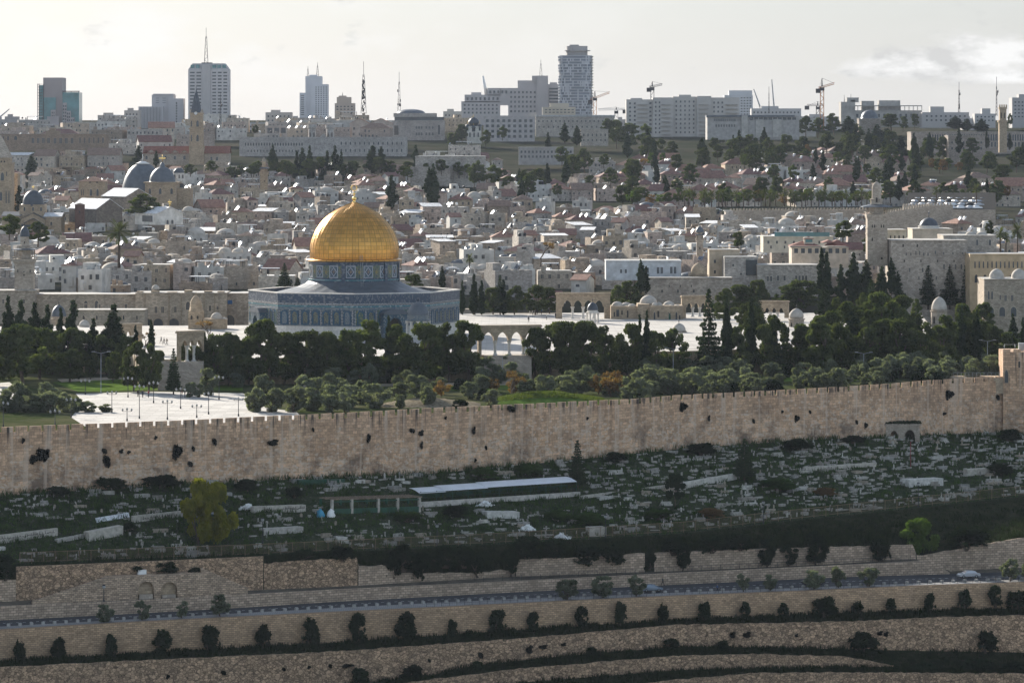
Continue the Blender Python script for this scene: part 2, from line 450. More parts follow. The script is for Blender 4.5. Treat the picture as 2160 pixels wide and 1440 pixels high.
# ---------------------------------------------------------------- the lie of the land
yA = pl([(0, 1327), (240, 1313), (480, 1301), (720, 1289), (960, 1278), (1200, 1266), (1440, 1255), (1700, 1245), (1920, 1235), (2160, 1227)])
YA = lambda p: 87 * F / (yA(p) - HY)
yAb = pl([(0, 1394), (360, 1372), (720, 1353), (1080, 1328), (1440, 1306), (1800, 1290), (2160, 1281)])
gapB = pl([(0, 8), (720, 6), (1080, 5), (1440, 3.6), (1800, 5), (2160, 5)])
yBt = pl([(0, 1407), (360, 1390), (720, 1373), (1080, 1347), (1440, 1317), (1800, 1310), (1980, 1301), (2160, 1297)])
YB = lambda p: YA(p) - gapB(p)
yBb = pl([(0, 1500), (720, 1446), (900, 1425), (1000, 1402), (1200, 1381), (1440, 1362), (1800, 1368), (2160, 1374)])
yCt = pl([(0, 1520), (720, 1460), (900, 1434), (1080, 1411), (1200, 1401), (1440, 1382), (1600, 1379), (1780, 1384), (1880, 1402), (1950, 1412), (2160, 1412)])
YC = lambda p: YB(p) - 6
yCb = pl([(0, 1560), (720, 1500), (1100, 1437), (1440, 1411), (1700, 1408), (1880, 1404.5), (1950, 1413), (2160, 1413)])
yDt = pl([(0, 1580), (900, 1500), (1100, 1475), (1440, 1432), (1600, 1418), (1900, 1418), (2160, 1420)])
YD = lambda p: YC(p) - 6
yDb = lambda p: yDt(p) + 75
yS = pl([(0, 1321), (720, 1281), (1080, 1263), (1440, 1249), (1800, 1235), (2160, 1222)])
yR = pl([(0, 1307), (240, 1295), (480, 1282), (720, 1267), (1080, 1248), (1440, 1231), (1800, 1215), (2160, 1205)])
YS = lambda p: 87 * F / (yS(p) - HY)
YR = lambda p: 87 * F / (yR(p) - HY)
yE = pl([(0, 1278), (240, 1268), (480, 1255), (720, 1242), (1080, 1225), (1440, 1207), (1800, 1190), (1960, 1182), (2005, 1208), (2160, 1201)])
yFb = pl([(0, 1268), (555, 1243), (720, 1236), (1080, 1215), (1440, 1203), (1700, 1192), (1930, 1178), (2005, 1204), (2160, 1196)])
YF = lambda p: YR(p) + 5
yFt = pl([(0, 1222), (32, 1222), (34, 1195), (300, 1184), (555, 1173), (557, 1188), (690, 1178), (752, 1175), (757, 1193), (828, 1193), (832, 1208), (1000, 1207), (1085, 1200), (1088, 1180), (1200, 1176), (1360, 1166), (1362, 1182), (1378, 1182), (1380, 1166), (1600, 1157), (1800, 1152), (1925, 1148), (1935, 1172), (2160, 1133)])
yN = pl([(0, 1192), (540, 1173), (1080, 1147), (1440, 1125), (1660, 1100), (2160, 1047)])
YN = pl([(0, 719), (540, 735), (1080, 765), (1440, 780), (1660, 795), (2160, 836)])
yWt = pl([(0, 901), (360, 887), (600, 876), (720, 871), (900, 861), (1080, 853), (1320, 842), (1440, 833), (1700, 820), (1840, 812), (2000, 799), (2160, 792)])
YW = lambda p: 55 * F / (yWt(p) - HY)
yWb = pl([(0, 1040), (360, 1018), (600, 1008), (900, 996), (1200, 967), (1440, 943), (1700, 925), (1900, 917), (2160, 908)])
ZT = pl([(1130, -5.), (1141, -5.), (1152, 3.), (1400, 8.), (1700, 17.), (1900, 22.), (2200, 34.), (2500, 48.), (2800, 60.), (3200, 66.), (4200, 40.), (6500, -60.)])
hz = lambda y, Y: ZC - (y - HY) * Y / F
def gz(X, Y):
    """ground height west of the great wall"""
    if Y < 945: return -6.
    if Y < 1130: return -6. + (Y - 945) / 185
    return ZT(Y)
XW = lambda p, Y: (p - 1080) * Y / F
def cem(p, t):
    """point of the cemetery slope: t=0 at the fence, 1 at the foot of the great wall"""
    Y = YN(p) + (YW(p) - YN(p)) * t
    z0 = hz(yN(p), YN(p)); z1 = hz(yWb(p), YW(p))
    tt = t ** .85
    return Vector((XW(p, Y), Y, z0 + (z1 - z0) * tt + .5 * (vn(p / 70., 3) - .5) * sin(pi * t) * 2))

def ground_mats():
    out = []
    for nm, a, b_, c, s in (('bank', (.018, .024, .012), (.035, .038, .02), (.07, .06, .045), .25), ('terrace', (.09, .08, .065), (.15, .13, .1), (.2, .18, .15), .3),
                            ('cemetery', (.018, .034, .014), (.045, .055, .03), (.19, .165, .135), .35), ('park', (.04, .055, .02), (.085, .085, .045), (.13, .115, .075), .08),
                            ('town', (.035, .04, .026), (.07, .065, .05), (.025, .035, .02), .02)):
        m, nt, b = new_mat(nm + '_ground')
        v = ocoord(nt)
        n = noise(nt, v, s, 7, .62); n2 = noise(nt, v, s * 6, 5, .6)
        col = mixc(nt, ramp(nt, n, .4, .6), a, b_)
        col = mixc(nt, ramp(nt, n2, .55, .7, 0, .8), col, c)
        put(nt, b, col, .95, 0, n2, .6, .15); b.inputs['Specular IOR Level'].default_value = 0
        out.append(m)
    return out
GM = ground_mats()
PXS = sorted(set(list(range(-420, 2581, 12)) + [33, 556, 754, 830, 1086, 1361, 1379, 1930, 2005]))
def rows():
    R = []
    for Y, h in ((-400, -40), (-60, 2.), (20, 8.), (150, 62.), (400, 116.), (560, 121.)):
        R.append(([(None, Y, ZC - h)] * 1, 0))
    def add(fY, fz, m): R.append((fY, fz, m))
    return R
def build_ground():
    mb = MB(); rws = []
    def r(fn, m): rws.append(([fn(p) for p in PXS], m))
    for Y, h in ((-400, -30.), (-60, 1.6), (20, 9.), (150, 62.), (400, 114.), (560, 118.)):
        r(lambda p, Y=Y, h=h: (XW(p, 700.), Y, ZC - h), 0)
    low = lambda yf, Yf, d=.25: (lambda p: (XW(p, Yf(p) + d), Yf(p) + d, hz(yf(p), Yf(p))))
    top = lambda yf, Yf, d=.32: (lambda p: (XW(p, Yf(p) + d), Yf(p) + d, hz(yf(p), Yf(p)) - .25))
    r(low(yDb, YD), 0); r(top(yDt, YD), 0)
    r(low(yCb, YC), 0); r(top(yCt, YC), 0)
    r(low(yBb, YB), 0); r(top(yBt, YB), 0)
    r(low(yAb, YA), 1); r(lambda p: (XW(p, YA(p) + .32), YA(p) + .32, ZC - 87.1), 1)
    r(lambda p: (XW(p, YR(p)), YR(p) + .25, ZC - 87.1), 1)
    r(top(yE, YR), 1)
    r(lambda p: (XW(p, YF(p)), YF(p) + .25, hz(yFb(p), YF(p))), 0)
    r(lambda p: (XW(p, YF(p)), YF(p) + .34, hz(yFt(p), YF(p)) - .25), 0)
    r(lambda p: (XW(p, YN(p)), max(YN(p), YF(p) + 1.), hz(yN(p), YN(p))), 2)
    for t in (.2, .4, .6, .8): r(lambda p, t=t: tuple(cem(p, t)), 2)
    r(lambda p: (XW(p, YW(p)), YW(p) + .8, hz(yWb(p), YW(p))), 2)
    r(lambda p: (XW(p, YW(p)), YW(p) + .9, -6.), 3)
    for Y in (948, 1000, 1060, 1125, 1140, 1152, 1220, 1300, 1400, 1500, 1600, 1700, 1800, 1900, 2050, 2200, 2350, 2500, 2650, 2800, 3000, 3200, 3700, 4200, 6500):
        m = 3 if Y < 1125 else 4
        r(lambda p, Y=Y: (XW(p, Y), max(Y, YW(p) + 4.) if Y < 1000 else Y, gz(0, Y)), m)
    n = len(PXS)
    vs = [q for row, _ in rws for q in row]
    for j in range(len(rws) - 1):
        mb_m = rws[j][1]
        mb.idx([], [], 0)
        for i in range(n - 1):
            mb.f.append((j * n + i, j * n + i + 1, (j + 1) * n + i + 1, (j + 1) * n + i)); mb.m.append(mb_m); mb.s.append(False); mb.uv.append(None)
    mb.v = vs
    return structure(mb.build('ground', GM))
build_ground()

def asphalt():
    m, nt, b = new_mat('asphalt')
    v = ocoord(nt)
    n = noise(nt, v, .25, 6); n2 = noise(nt, v, 6., 3)
    c = mixc(nt, ramp(nt, n, .35, .65), (.045, .047, .052), (.07, .07, .073))
    put(nt, b, c, .85, 0, n2, .2, .01); b.inputs['Specular IOR Level'].default_value = .1
    return m
MAT['asphalt'] = asphalt()
def paving(name, c1, c2, s):
    m, nt, b = new_mat(name)
    v = ocoord(nt)
    br = nt.nodes.new('ShaderNodeTexBrick'); nt.links.new(v, br.inputs['Vector'])
    br.inputs['Color1'].default_value = (*c1, 1); br.inputs['Color2'].default_value = (*c2, 1); br.inputs['Mortar'].default_value = tuple(q * .5 for q in c1) + (1,)
    for k, q in (('Scale', 1.), ('Mortar Size', .045), ('Brick Width', s), ('Row Height', s * .7)): br.inputs[k].default_value = q
    n = noise(nt, v, .15, 6)
    put(nt, b, mixc(nt, ramp(nt, n, .42, .7, 0, .7), br.outputs[0], tuple(q * .62 for q in c1)), .85)
    return m
MAT['paving'] = paving('limestone_paving', (.43, .40, .365), (.55, .52, .475), 4.2)
MAT['sidewalk'] = paving('pavement_slabs', (.26, .25, .24), (.31, .30, .285), .8)
MAT['lawn'] = plain('lawn_grass', (.09, .14, .03), .95, var=.45, scale=.5, spec=0.)
MAT['path'] = plain('gravel_path', (.42, .36, .28), .95, var=.2, scale=.6, spec=0.)
def ribbon(name, fa, fb, za, zb, mat, p0=-420, p1=2580, st=20, uv=False):
    mb = MB(); prev = None
    for p in range(p0, p1 + 1, st):
        a, b = fa(p), fb(p)
        q = ((XW(p, a), a, za), (XW(p, b), b, zb))
        if prev: mb.face([prev[0], q[0], q[1], prev[1]])
        prev = q
    return mb.build(name, mat)
structure(ribbon('road', lambda p: YS(p) + .05, lambda p: YR(p) + .2, ZC - 87.08, ZC - 87.06, 'asphalt'))
# raised pavement with its kerb
def kerb_pave():
    mb = MB(); prev = None
    for p in range(-420, 2581, 20):
        a, b = YA(p) + .3, YS(p)
        q = [(XW(p, a), a, ZC - 86.95), (XW(p, b), b, ZC - 86.95), (XW(p, b), b, ZC - 87.12)]
        if prev:
            mb.face([prev[0], q[0], q[1], prev[1]]); mb.face([prev[1], q[1], q[2], prev[2]])
        prev = q
    return structure(mb.build('pavement', 'sidewalk'))
kerb_pave()
def lane_line():
    mb = MB()
    for p in range(-400, 2560, 14):
        f = lambda q: YS(q) + (YR(q) - YS(q)) * .52
        a, b = f(p), f(p + 6)
        mb.face([(XW(p, a), a, ZC - 87.058), (XW(p + 6, b), b, ZC - 87.058), (XW(p + 6, b), b + .2, ZC - 87.057), (XW(p, a), a + .2, ZC - 87.057)])
    return structure(mb.build('road_marking', 'white'))
lane_line()

def loft_wall(name, p0, p1, fY, yt, yb, th, mat, label, cat='wall', st=12, cope=True, jag=0., sink=.6, brk=()):
    """a retaining wall that follows its line: face, coping and back; uv in metres"""
    ps = sorted(set([p0, p1] + list(range(p0, p1, st)) + [p for p, _ in getattr(yt, 'pts', []) if p0 < p < p1] + list(brk)))
    mb = MB(); u = 0.; prev = None
    for i, p in enumerate(ps):
        Y = fY(p); X = XW(p, Y)
        zt = hz(yt(p), Y) + jag * (vn(p / 4.7, 5) - .5); zb = hz(yb(p), Y) - sink
        q = dict(X=X, Y=Y, zt=zt, zb=zb)
        if prev:
            u1 = u + hypot(X - prev['X'], Y - prev['Y'])
            a, b = prev, q
            fa = [(a['X'], a['Y'], a['zb']), (b['X'], b['Y'], b['zb']), (b['X'], b['Y'], b['zt']), (a['X'], a['Y'], a['zt'])]
            mb.face(fa, 0, [(u, a['zb']), (u1, b['zb']), (u1, b['zt']), (u, a['zt'])])
            mb.face([(a['X'], a['Y'], a['zt']), (b['X'], b['Y'], b['zt']), (b['X'], b['Y'] + th, b['zt']), (a['X'], a['Y'] + th, a['zt'])], 0, [(u, 0), (u1, 0), (u1, th), (u, th)])
            mb.face([(a['X'], a['Y'] + th, a['zt']), (b['X'], b['Y'] + th, b['zt']), (b['X'], b['Y'] + th, b['zb']), (a['X'], a['Y'] + th, a['zb'])], 0, [(u, a['zt']), (u1, b['zt']), (u1, b['zb']), (u, a['zb'])])
            u = u1
        if i in (0, len(ps) - 1):
            mb.face([(X, Y, zb), (X, Y + th, zb), (X, Y + th, zt), (X, Y, zt)], 0, [(0, zb), (th, zb), (th, zt), (0, zt)])
        prev = q
    o = mb.build(name, mat)
    tag(o, label, cat)
    return o
loft_wall('retaining_wall', -420, 2580, YA, yA, yAb, .7, 'retain_warm', 'long coursed stone retaining wall carrying the roadside pavement')
loft_wall('retaining_wall', -420, 2580, YB, yBt, yBb, .7, 'rubble', 'tall rubble terrace wall just below the row of young shrubs', jag=.25)
loft_wall('retaining_wall', 640, 1885, YC, yCt, yCb, .6, 'rubble', 'low rubble terrace wall tapering out at lower right', jag=.3)
loft_wall('retaining_wall', 900, 2580, YD, yDt, yDb, .6, 'rubble', 'lowest rubble terrace wall at the bottom right edge', jag=.3)
loft_wall('retaining_wall', -420, 2003, YR, yE, lambda p: yR(p) + .2, .6, 'retain', 'low blockwork wall along the far side of the road', sink=.2)
loft_wall('retaining_wall', -420, 33, YF, lambda p: 1222., yFb, .6, 'retain', 'short blockwork wall at the left edge above the road')
loft_wall('retaining_wall', 34, 555, YF, yFt, yFb, .7, 'rubble', 'high rubble wall behind the two arched fountain niches')
loft_wall('retaining_wall', 557, 754, YF, yFt, yFb, .6, 'rubble', 'rubble wall section right of the arched fountain niches', jag=.3)
loft_wall('retaining_wall', 756, 1086, YF, yFt, yFb, .6, 'retain', 'broken stepped blockwork wall below the dark hanging bushes', jag=.4)
loft_wall('retaining_wall', 1088, 1360, YF, yFt, yFb, .6, 'retain', 'pale blockwork wall left of the dark doorway gap', jag=.15)
loft_wall('retaining_wall', 1380, 1932, YF, yFt, yFb, .6, 'retain', 'pale blockwork wall behind the row of dark roadside trees', jag=.2)
loft_wall('retaining_wall', 1934, 2580, YF, yFt, yFb, .7, 'retain', 'stepped stone wall rising beside the bend at right', jag=.3)

# ---------------------------------------------------------------- generic buildings, authored in photo pixels at their own distance
def win_mesh(kind):
    mb = MB()
    if kind == 'rect':
        for x0, x1, z0, z1 in ((-.5, -.4, 0, 1), (.4, .5, 0, 1), (-.4, .4, .9, 1), (-.55, .55, -.07, 0)): mb.box(x0, x1, -.12, .02, z0, z1, 0)
        mb.box(-.4, .4, -.02, .01, 0, .9, 1); mb.box(-.03, .03, -.06, -.02, 0, .9, 0)
        return mb.mesh('window', ['frame', 'glass'])
    if kind == 'pane':
        mb.box(-.5, .5, -.05, .01, 0, 1, 0); return mb.mesh('window', ['glass'])
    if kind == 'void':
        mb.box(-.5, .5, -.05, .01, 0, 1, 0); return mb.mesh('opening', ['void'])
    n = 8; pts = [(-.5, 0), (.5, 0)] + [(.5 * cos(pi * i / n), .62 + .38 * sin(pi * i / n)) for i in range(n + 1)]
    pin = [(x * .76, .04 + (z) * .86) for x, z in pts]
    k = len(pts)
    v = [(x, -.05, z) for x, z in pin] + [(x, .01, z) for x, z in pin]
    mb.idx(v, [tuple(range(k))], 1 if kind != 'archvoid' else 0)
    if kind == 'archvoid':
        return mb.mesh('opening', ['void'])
    o = [(x, -.14, z) for x, z in pts]; i_ = [(x, -.14, z) for x, z in pin]; i2 = [(x, -.04, z) for x, z in pin]; o2 = [(x, .01, z) for x, z in pts]
    mb.idx(o + i_ + i2 + o2, [(a, (a + 1) % k, k + (a + 1) % k, k + a) for a in range(k)] + [(k + a, k + (a + 1) % k, 2 * k + (a + 1) % k, 2 * k + a) for a in range(k)] + [(a, 3 * k + a, 3 * k + (a + 1) % k, (a + 1) % k) for a in range(k)], 0)
    return mb.mesh('window', ['frame', 'glass'])
WIN = {k: win_mesh(k) for k in ('rect', 'pane', 'void', 'arch', 'archvoid')}

class Bld:
    """a building whose measures are read off the photo (px, row) at distance Y; local x right, y away, z up"""
    def __init__(s, name, label, cat, px, yb, Y, rz=0., group=None, auto=None, py=None):
        s.Y, s.px, s.yb, s.k = Y, px, yb, Y / F
        s.root = thing(name, label, cat, at(px, yb, Y), rz, group, auto, py)
        s.nw = 0; s.late = None
    def X(s, p): return (p - s.px) * s.k
    def Z(s, y): return (s.yb - y) * s.k
    def box(s, mb, p0, p1, y0, y1, d0=0., d1=10., mi=0): mb.box(s.X(p0), s.X(p1), d0, d1, s.Z(y1), s.Z(y0), mi)
    def part(s, name, mb, mat, col=None, label=None, parent=None): return mb.build(name, mat, parent or s.root, col=col, label=label)
    def win(s, p, y0, y1, w, d=0., kind='rect', col=(.5, .45, .38), rz=0.):
        """window between rows y0 (top) and y1, width w in px, on the front plane at depth d"""
        s.nw += 1
        sc_ = (w * s.k, 1. if w * s.k < 6 else 1.5, (y1 - y0) * s.k)
        loc = (s.X(p), d, s.Z(y1))
        if s.nw <= 96:
            return obj('window' if 'void' not in kind else 'opening', WIN[kind], s.root, loc, rz, col, scale=sc_)
        if s.late is None: s.late = (MB(), kind)
        x, z = loc[0], loc[2]
        s.late[0].box(x - sc_[0] / 2, x + sc_[0] / 2, d - .06, d + .01, z, z + sc_[2], 0)
    def grid(s, p0, p1, y0, y1, nx, ny, wf=.5, hf=.5, d=0., kind='pane', col=(.5, .45, .38), skip=0.):
        for j in range(ny):
            for i in range(nx):
                if skip and RND.random() < skip: continue
                cx = p0 + (p1 - p0) * (i + .5) / nx; h = (y1 - y0) / ny; cy = y0 + h * (j + .5)
                s.win(cx, cy - h * hf / 2, cy + h * hf / 2, (p1 - p0) / nx * wf, d, kind, col)
    def done(s):
        if s.late:
            o = s.late[0].build('window', 'glass', s.root); o['kind'] = 'stuff'
        return s.root
def dome_prof(r, h, z0=0., n=9, pointed=0.):
    out = []
    for i in range(n + 1):
        t = pi / 2 * i / n
        rr = r * cos(t) ** (1. - .0 * pointed); zz = h * (sin(t) + pointed * (1 - cos(t)) ** 3 * .25)
        out.append((max(rr, .01), z0 + zz))
    return out
def add_dome(mb, cx, cy, z0, r, h, n=20, mi=0, pointed=0.): mb.lathe(dome_prof(r, h, z0, 8, pointed), n, cx, cy, mi)

# ---------------------------------------------------------------- the great eastern rampart
def great_wall():
    mb = MB(); u = 0.; prev = None
    ps = list(range(-420, 2121, 10)) + [2124]
    pos = []
    for p in ps:
        Y = YW(p); X = XW(p, Y); pos.append((X, Y))
    zf = lambda p: hz(yWb(p), YW(p))
    zt = lambda p: ZC - 56.02 - .12 * vn(p / 90., 8)
    us = [0.]
    for a, b in zip(pos, pos[1:]): us.append(us[-1] + hypot(b[0] - a[0], b[1] - a[1]))
    uf = pl(list(zip(ps, us)))
    for i in range(len(ps) - 1):
        p, q = ps[i], ps[i + 1]; a, b = pos[i], pos[i + 1]
        za, zb_ = zf(p) - 1., zf(q) - 1.
        # a slight batter: the foot stands out half a metre
        mb.face([(a[0], a[1] - .5, za), (b[0], b[1] - .5, zb_), (b[0], b[1], zt(q)), (a[0], a[1], zt(p))], 0, [(us[i], -1.), (us[i + 1], -1.), (us[i + 1], zt(q) - zf(q)), (us[i], zt(p) - zf(p))])
        mb.face([(a[0], a[1], zt(p)), (b[0], b[1], zt(q)), (b[0], b[1] + 1.3, zt(q)), (a[0], a[1] + 1.3, zt(p))], 0, [(us[i], 6), (us[i + 1], 6), (us[i + 1], 7.), (us[i], 7.)])
        mb.face([(a[0], a[1] + 1.3, zt(p)), (b[0], b[1] + 1.3, zt(q)), (b[0], b[1] + 1.3, -9.), (a[0], a[1] + 1.3, -9.)], 0, [(us[i], 7), (us[i + 1], 7), (us[i + 1], 4.), (us[i], 4.)])
    p = -410.
    while p < 2118:
        pitch = 29.5 - 7.5 * max(0, min(1, (p - 500) / 700.)); gap = 5. if p < 1000 else 4.2
        p1 = min(p + pitch - gap, 2120)
        q = []
        j = .10 * (vn(p / 13., 2) - .5)
        for t in (p, p1):
            Y = YW(t); X = XW(t, Y); q.append((X, Y, uf(t), hz(yWt(t), Y) + j, zt(t)))
        a, b = q; d = .55
        dz = .12
        for s0, s1 in (((0, 0), (1, 0)),):
            mb.face([(a[0], a[1], a[4] - dz), (b[0], b[1], b[4] - dz), (b[0], b[1], b[3]), (a[0], a[1], a[3])], 0, [(a[2], 12), (b[2], 12), (b[2], 13.2), (a[2], 13.2)])
            mb.face([(b[0], b[1] + d, b[4] - dz), (a[0], a[1] + d, a[4] - dz), (a[0], a[1] + d, a[3]), (b[0], b[1] + d, b[3])], 0, [(b[2], 12), (a[2], 12), (a[2], 13.2), (b[2], 13.2)])
            mb.face([(a[0], a[1], a[3]), (b[0], b[1], b[3]), (b[0], b[1] + d, b[3]), (a[0], a[1] + d, a[3])], 0, [(a[2], 6), (b[2], 6), (b[2], 6.5), (a[2], 6.5)])
            for c in (a, b):
                mb.face([(c[0], c[1], c[4] - dz), (c[0], c[1] + d, c[4] - dz), (c[0], c[1] + d, c[3]), (c[0], c[1], c[3])], 0, [(0, 6), (.5, 6), (.5, 7), (0, 7)])
        p += pitch
    o = mb.build('rampart_wall', 'temple')
    tag(o, 'long ancient crenellated stone rampart above the cemetery', 'wall')
    # slits with pale sun-washed sills, each a small splayed block
    return o
great_wall()
def corner_tower():
    Y = YW(2118) - 1.5
    b = Bld('corner_tower', 'square stone tower at the right end of the rampart', 'tower', 2150, 912, Y, rz=radians(-3))
    mb = MB(); W0, W1 = b.X(2116), b.X(2330); H = b.Z(742)
    def uvbox(x0, x1, y0, y1, z0, z1):
        for f, w in (([(x0, y0), (x1, y0)], x1 - x0), ([(x1, y0), (x1, y1)], y1 - y0), ([(x1, y1), (x0, y1)], x1 - x0), ([(x0, y1), (x0, y0)], y1 - y0)):
            (ax, ay), (bx, by) = f
            mb.face([(ax, ay, z0), (bx, by, z0), (bx, by, z1), (ax, ay, z1)], 0, [(0, z0), (w, z0), (w, z1), (0, z1)])
        mb.face([(x0, y0, z1), (x1, y0, z1), (x1, y1, z1), (x0, y1, z1)], 0, [(0, 6), (5, 6), (5, 8), (0, 8)])
    uvbox(W0, W1, 0, 14, -1, H)
    for i in range(9): uvbox(W0 + i * 2.4, W0 + i * 2.4 + 1.7, -.02, .6, H - .1, H + .55)
    b.part('wall', mb, 'temple')
    b.win(2123, 778, 808, 9, -.02, 'arch', (.33, .25, .18)); b.win(2150, 762, 775, 4, -.02, 'void')
    m2 = MB()
    for x in (W0 + .5, W0 + 3, W0 + 5.5, W0 + 8): m2.tube((x, 3, H), (x, 3, H + 1.6), .05)
    m2.tube((W0 + .5, 3, H + 1.55), (W0 + 8, 3, H + 1.55), .04); m2.box(W0 + 4, W0 + 7, 4, 6.5, H, H + 1.8)
    b.part('roof_rail', m2, 'grey_metal')
corner_tower()
b = Bld('walled_terrace', 'raised stone terrace with railing beside the corner tower', 'terrace', 2062, 815, YW(2062) + 3)
mb = MB(); b.box(mb, 2008, 2116, 797, 830, 0, 9); b.part('terrace_block', mb, 'ashlar_warm')
mb = MB()
for p in range(2012, 2116, 8): mb.tube((b.X(p), .3, b.Z(797)), (b.X(p), .3, b.Z(786)), .04, n=4)
mb.tube((b.X(2012), .3, b.Z(786)), (b.X(2112), .3, b.Z(786)), .04, n=4); mb.tube((b.X(2012), .3, b.Z(791)), (b.X(2112), .3, b.Z(791)), .03, n=4)
b.part('railing', mb, 'grey_metal')

b = Bld('arched_shrine', 'small stone shrine with two pointed arches against the rampart foot', 'shrine', 1901, 935, YW(1901) - 5)
mb = MB()
mb.archwall(b.X(1864), b.X(1940), b.Z(897), 0, .8, [(b.X(1886), 17 * b.k, b.Z(920), 12 * b.k), (b.X(1919), 23 * b.k, b.Z(920), 14 * b.k)], z0=-.8)
b.box(mb, 1864, 1940, 897, 940, 4.4, 4.9); b.box(mb, 1864, 1869, 897, 940, .8, 4.4); b.box(mb, 1935, 1940, 897, 940, .8, 4.4)
b.part('wall', mb, 'retain_warm' if False else 'ashlar')
mb = MB(); b.box(mb, 1862, 1942, 894, 897, -.3, 5.2); b.part('roof', mb, 'ashlar')
mb = MB()
for _ in range(500):
    x, y = U(b.X(1860), b.X(1943)), U(-.5, 5); s_ = U(.2, .5)
    a = U(0, 6.3); mb.face([(x, y, b.Z(894)), (x + s_ * cos(a) * .5, y + s_ * sin(a) * .5, b.Z(894)), (x + s_ * cos(a), y + s_ * sin(a), b.Z(894) + s_ * 1.2), (x + .1, y, b.Z(894) + s_)])
stuff(b.part('roof_grass', mb, 'f_grass'))

# fountain with two niches and flanking stairs below the high rubble wall
Yf = YF(300) - 3.2
b = Bld('fountain_wall', 'stone fountain front with two arched niches and sloping stair parapets', 'fountain', 300, 1262, Yf, rz=math.atan2(YF(480) - YF(120), XW(480, YF(480)) - XW(120, YF(120))))
mb = MB()
lvl = lambda p: 1262 - (p - 300) * .062
def fx(p): return b.X(p)
def fz(y, p): return b.Z(y - (lvl(p) - 1262))
# niche front
mb.archwall(fx(228), fx(432), fz(1212, 330), 0, .7, [(fx(309), 36 * b.k, fz(1243, 309), 17 * b.k), (fx(360), 38 * b.k, fz(1243, 360), 17 * b.k)], z0=-1.2, pointed=0.)
mb.box(fx(228), fx(432), 1.5, 3.0, -1.2, fz(1212, 330) - .03)
for (pa, ya_), (pb, yb_) in (((60, 1256), (228, 1207)), ((537, 1250), (432, 1199))):
    x0, x1 = fx(pa), fx(pb)
    za, zb_ = b.Z(ya_) + .0, b.Z(yb_) - .3
    v = [(x0, 0, -1.4), (x1, 0, -1.4), (x1, 0, zb_), (x0, 0, za)]; v += [(q[0], .6, q[2]) for q in v]
    mb.idx(v, [(0, 1, 2, 3), (7, 6, 5, 4), (3, 2, 6, 7), (0, 3, 7, 4), (1, 5, 6, 2), (0, 4, 5, 1)])
b.part('wall', mb, 'blockwork')
for p in (309, 360):
    mb = MB(); mb.box(fx(p - 18), fx(p + 18), .9, 1.4, -1.2, fz(1224, p)); b.part('niche', mb, 'ashlar_warm')
    mb = MB(); mb.box(fx(p - 15), fx(p + 15), .05, .85, -1.2, fz(1253, p)); b.part('basin', mb, 'ashlar')
mb = MB(); mb.box(fx(300), fx(318), 2.2, 3, fz(1212, 330), fz(1204, 310)); b.part('pale_sheet', mb, 'white')

# ---------------------------------------------------------------- upper paved terrace, plaza, lawns and paths
PLAT = [(-170, 985), (-92, 925), (-84, 884), (0, 906), (44, 922), (70, 938), (108, 980), (118, 1124), (-28, 1124), (-34, 1052), (-170, 1040)]
mb = MB(); mb.prism(PLAT, -6.6, 0.)
structure(mb.build('upper_terrace', ['ashlar_warm']))
mb = MB(); mb.face([(x * .999, y + (.25 if y < 1010 else -.25), .012) for x, y in PLAT]); structure(mb.build('terrace_paving', 'paving'))
def imgpoly(name, pts, h, mat, lift=.02):
    mb = MB(); mb.face([(XW(p, h * F / (y - HY)), h * F / (y - HY), ZC - h + lift) for p, y in reversed(pts)])
    return structure(mb.build(name, mat))
wr = lambda p: HY + 56 * F / (YW(p) + 1.25)
imgpoly('plaza', [(160, 830), (330, 826), (512, 829), (545, 846), (560, 860), (625, 868), (640, wr(640))] + [(p, wr(p)) for p in range(600, 180, -60)] + [(185, wr(185) - 1), (150, 880), (175, 850)], 56, 'paving')
imgpoly('plaza', [(-60, 812), (20, 806), (50, 830), (30, 842), (-60, 850)], 56, 'paving', .03)
imgpoly('lawn', [(110, 806), (250, 800), (380, 806), (512, 812), (512, 824), (330, 822), (165, 826)], 56, 'lawn')
imgpoly('lawn', [(850, 818), (1010, 812), (1240, 812), (1260, 820), (900, 824)], 56, 'lawn')
imgpoly('lawn', [(1560, 800), (1700, 795), (2110, 772), (2112, 786), (1800, 802), (1580, 806)], 56, 'lawn', .03)
imgpoly('path', [(120, 800), (240, 795), (520, 806), (518, 811), (250, 800), (130, 806)], 56, 'path', .035)
imgpoly('path', [(640, 812), (900, 807), (1050, 806), (1250, 806), (1250, 811), (900, 813), (640, 817)], 56, 'path', .035)
imgpoly('path', [(1480, 812), (1640, 804), (1640, 808), (1500, 817)], 56, 'path', .04)
def mound(name, px0, px1, ybase, hgt, mat, label):
    Y = 56 * F / (ybase - HY); x0, x1 = XW(px0, Y), XW(px1, Y); mb = MB(); n = 22; m = 10
    vs = []
    for j in range(m + 1):
        for i in range(n + 1):
            u_, v_ = i / n, j / m
            z = hgt * (sin(pi * u_) ** .5) * sin(pi * v_) ** .8 * (.6 + .5 * vn(u_ * 6 + v_ * 3, 4) + .3 * vn(u_ * 31 + v_ * 17, 5)) - .1
            vs.append((x0 + (x1 - x0) * u_, Y + 16 * v_, -6. + z))
    mb.idx(vs, [(j * (n + 1) + i, j * (n + 1) + i + 1, (j + 1) * (n + 1) + i + 1, (j + 1) * (n + 1) + i) for j in range(m) for i in range(n)], 0, True)
    o = mb.build(name, mat); return structure(o)
mound('grassy_mound', 1040, 1275, 852, 1.7, 'lawn', '')
mound('earth_mound', 800, 1015, 860, 1.4, 'rough_earth', '')
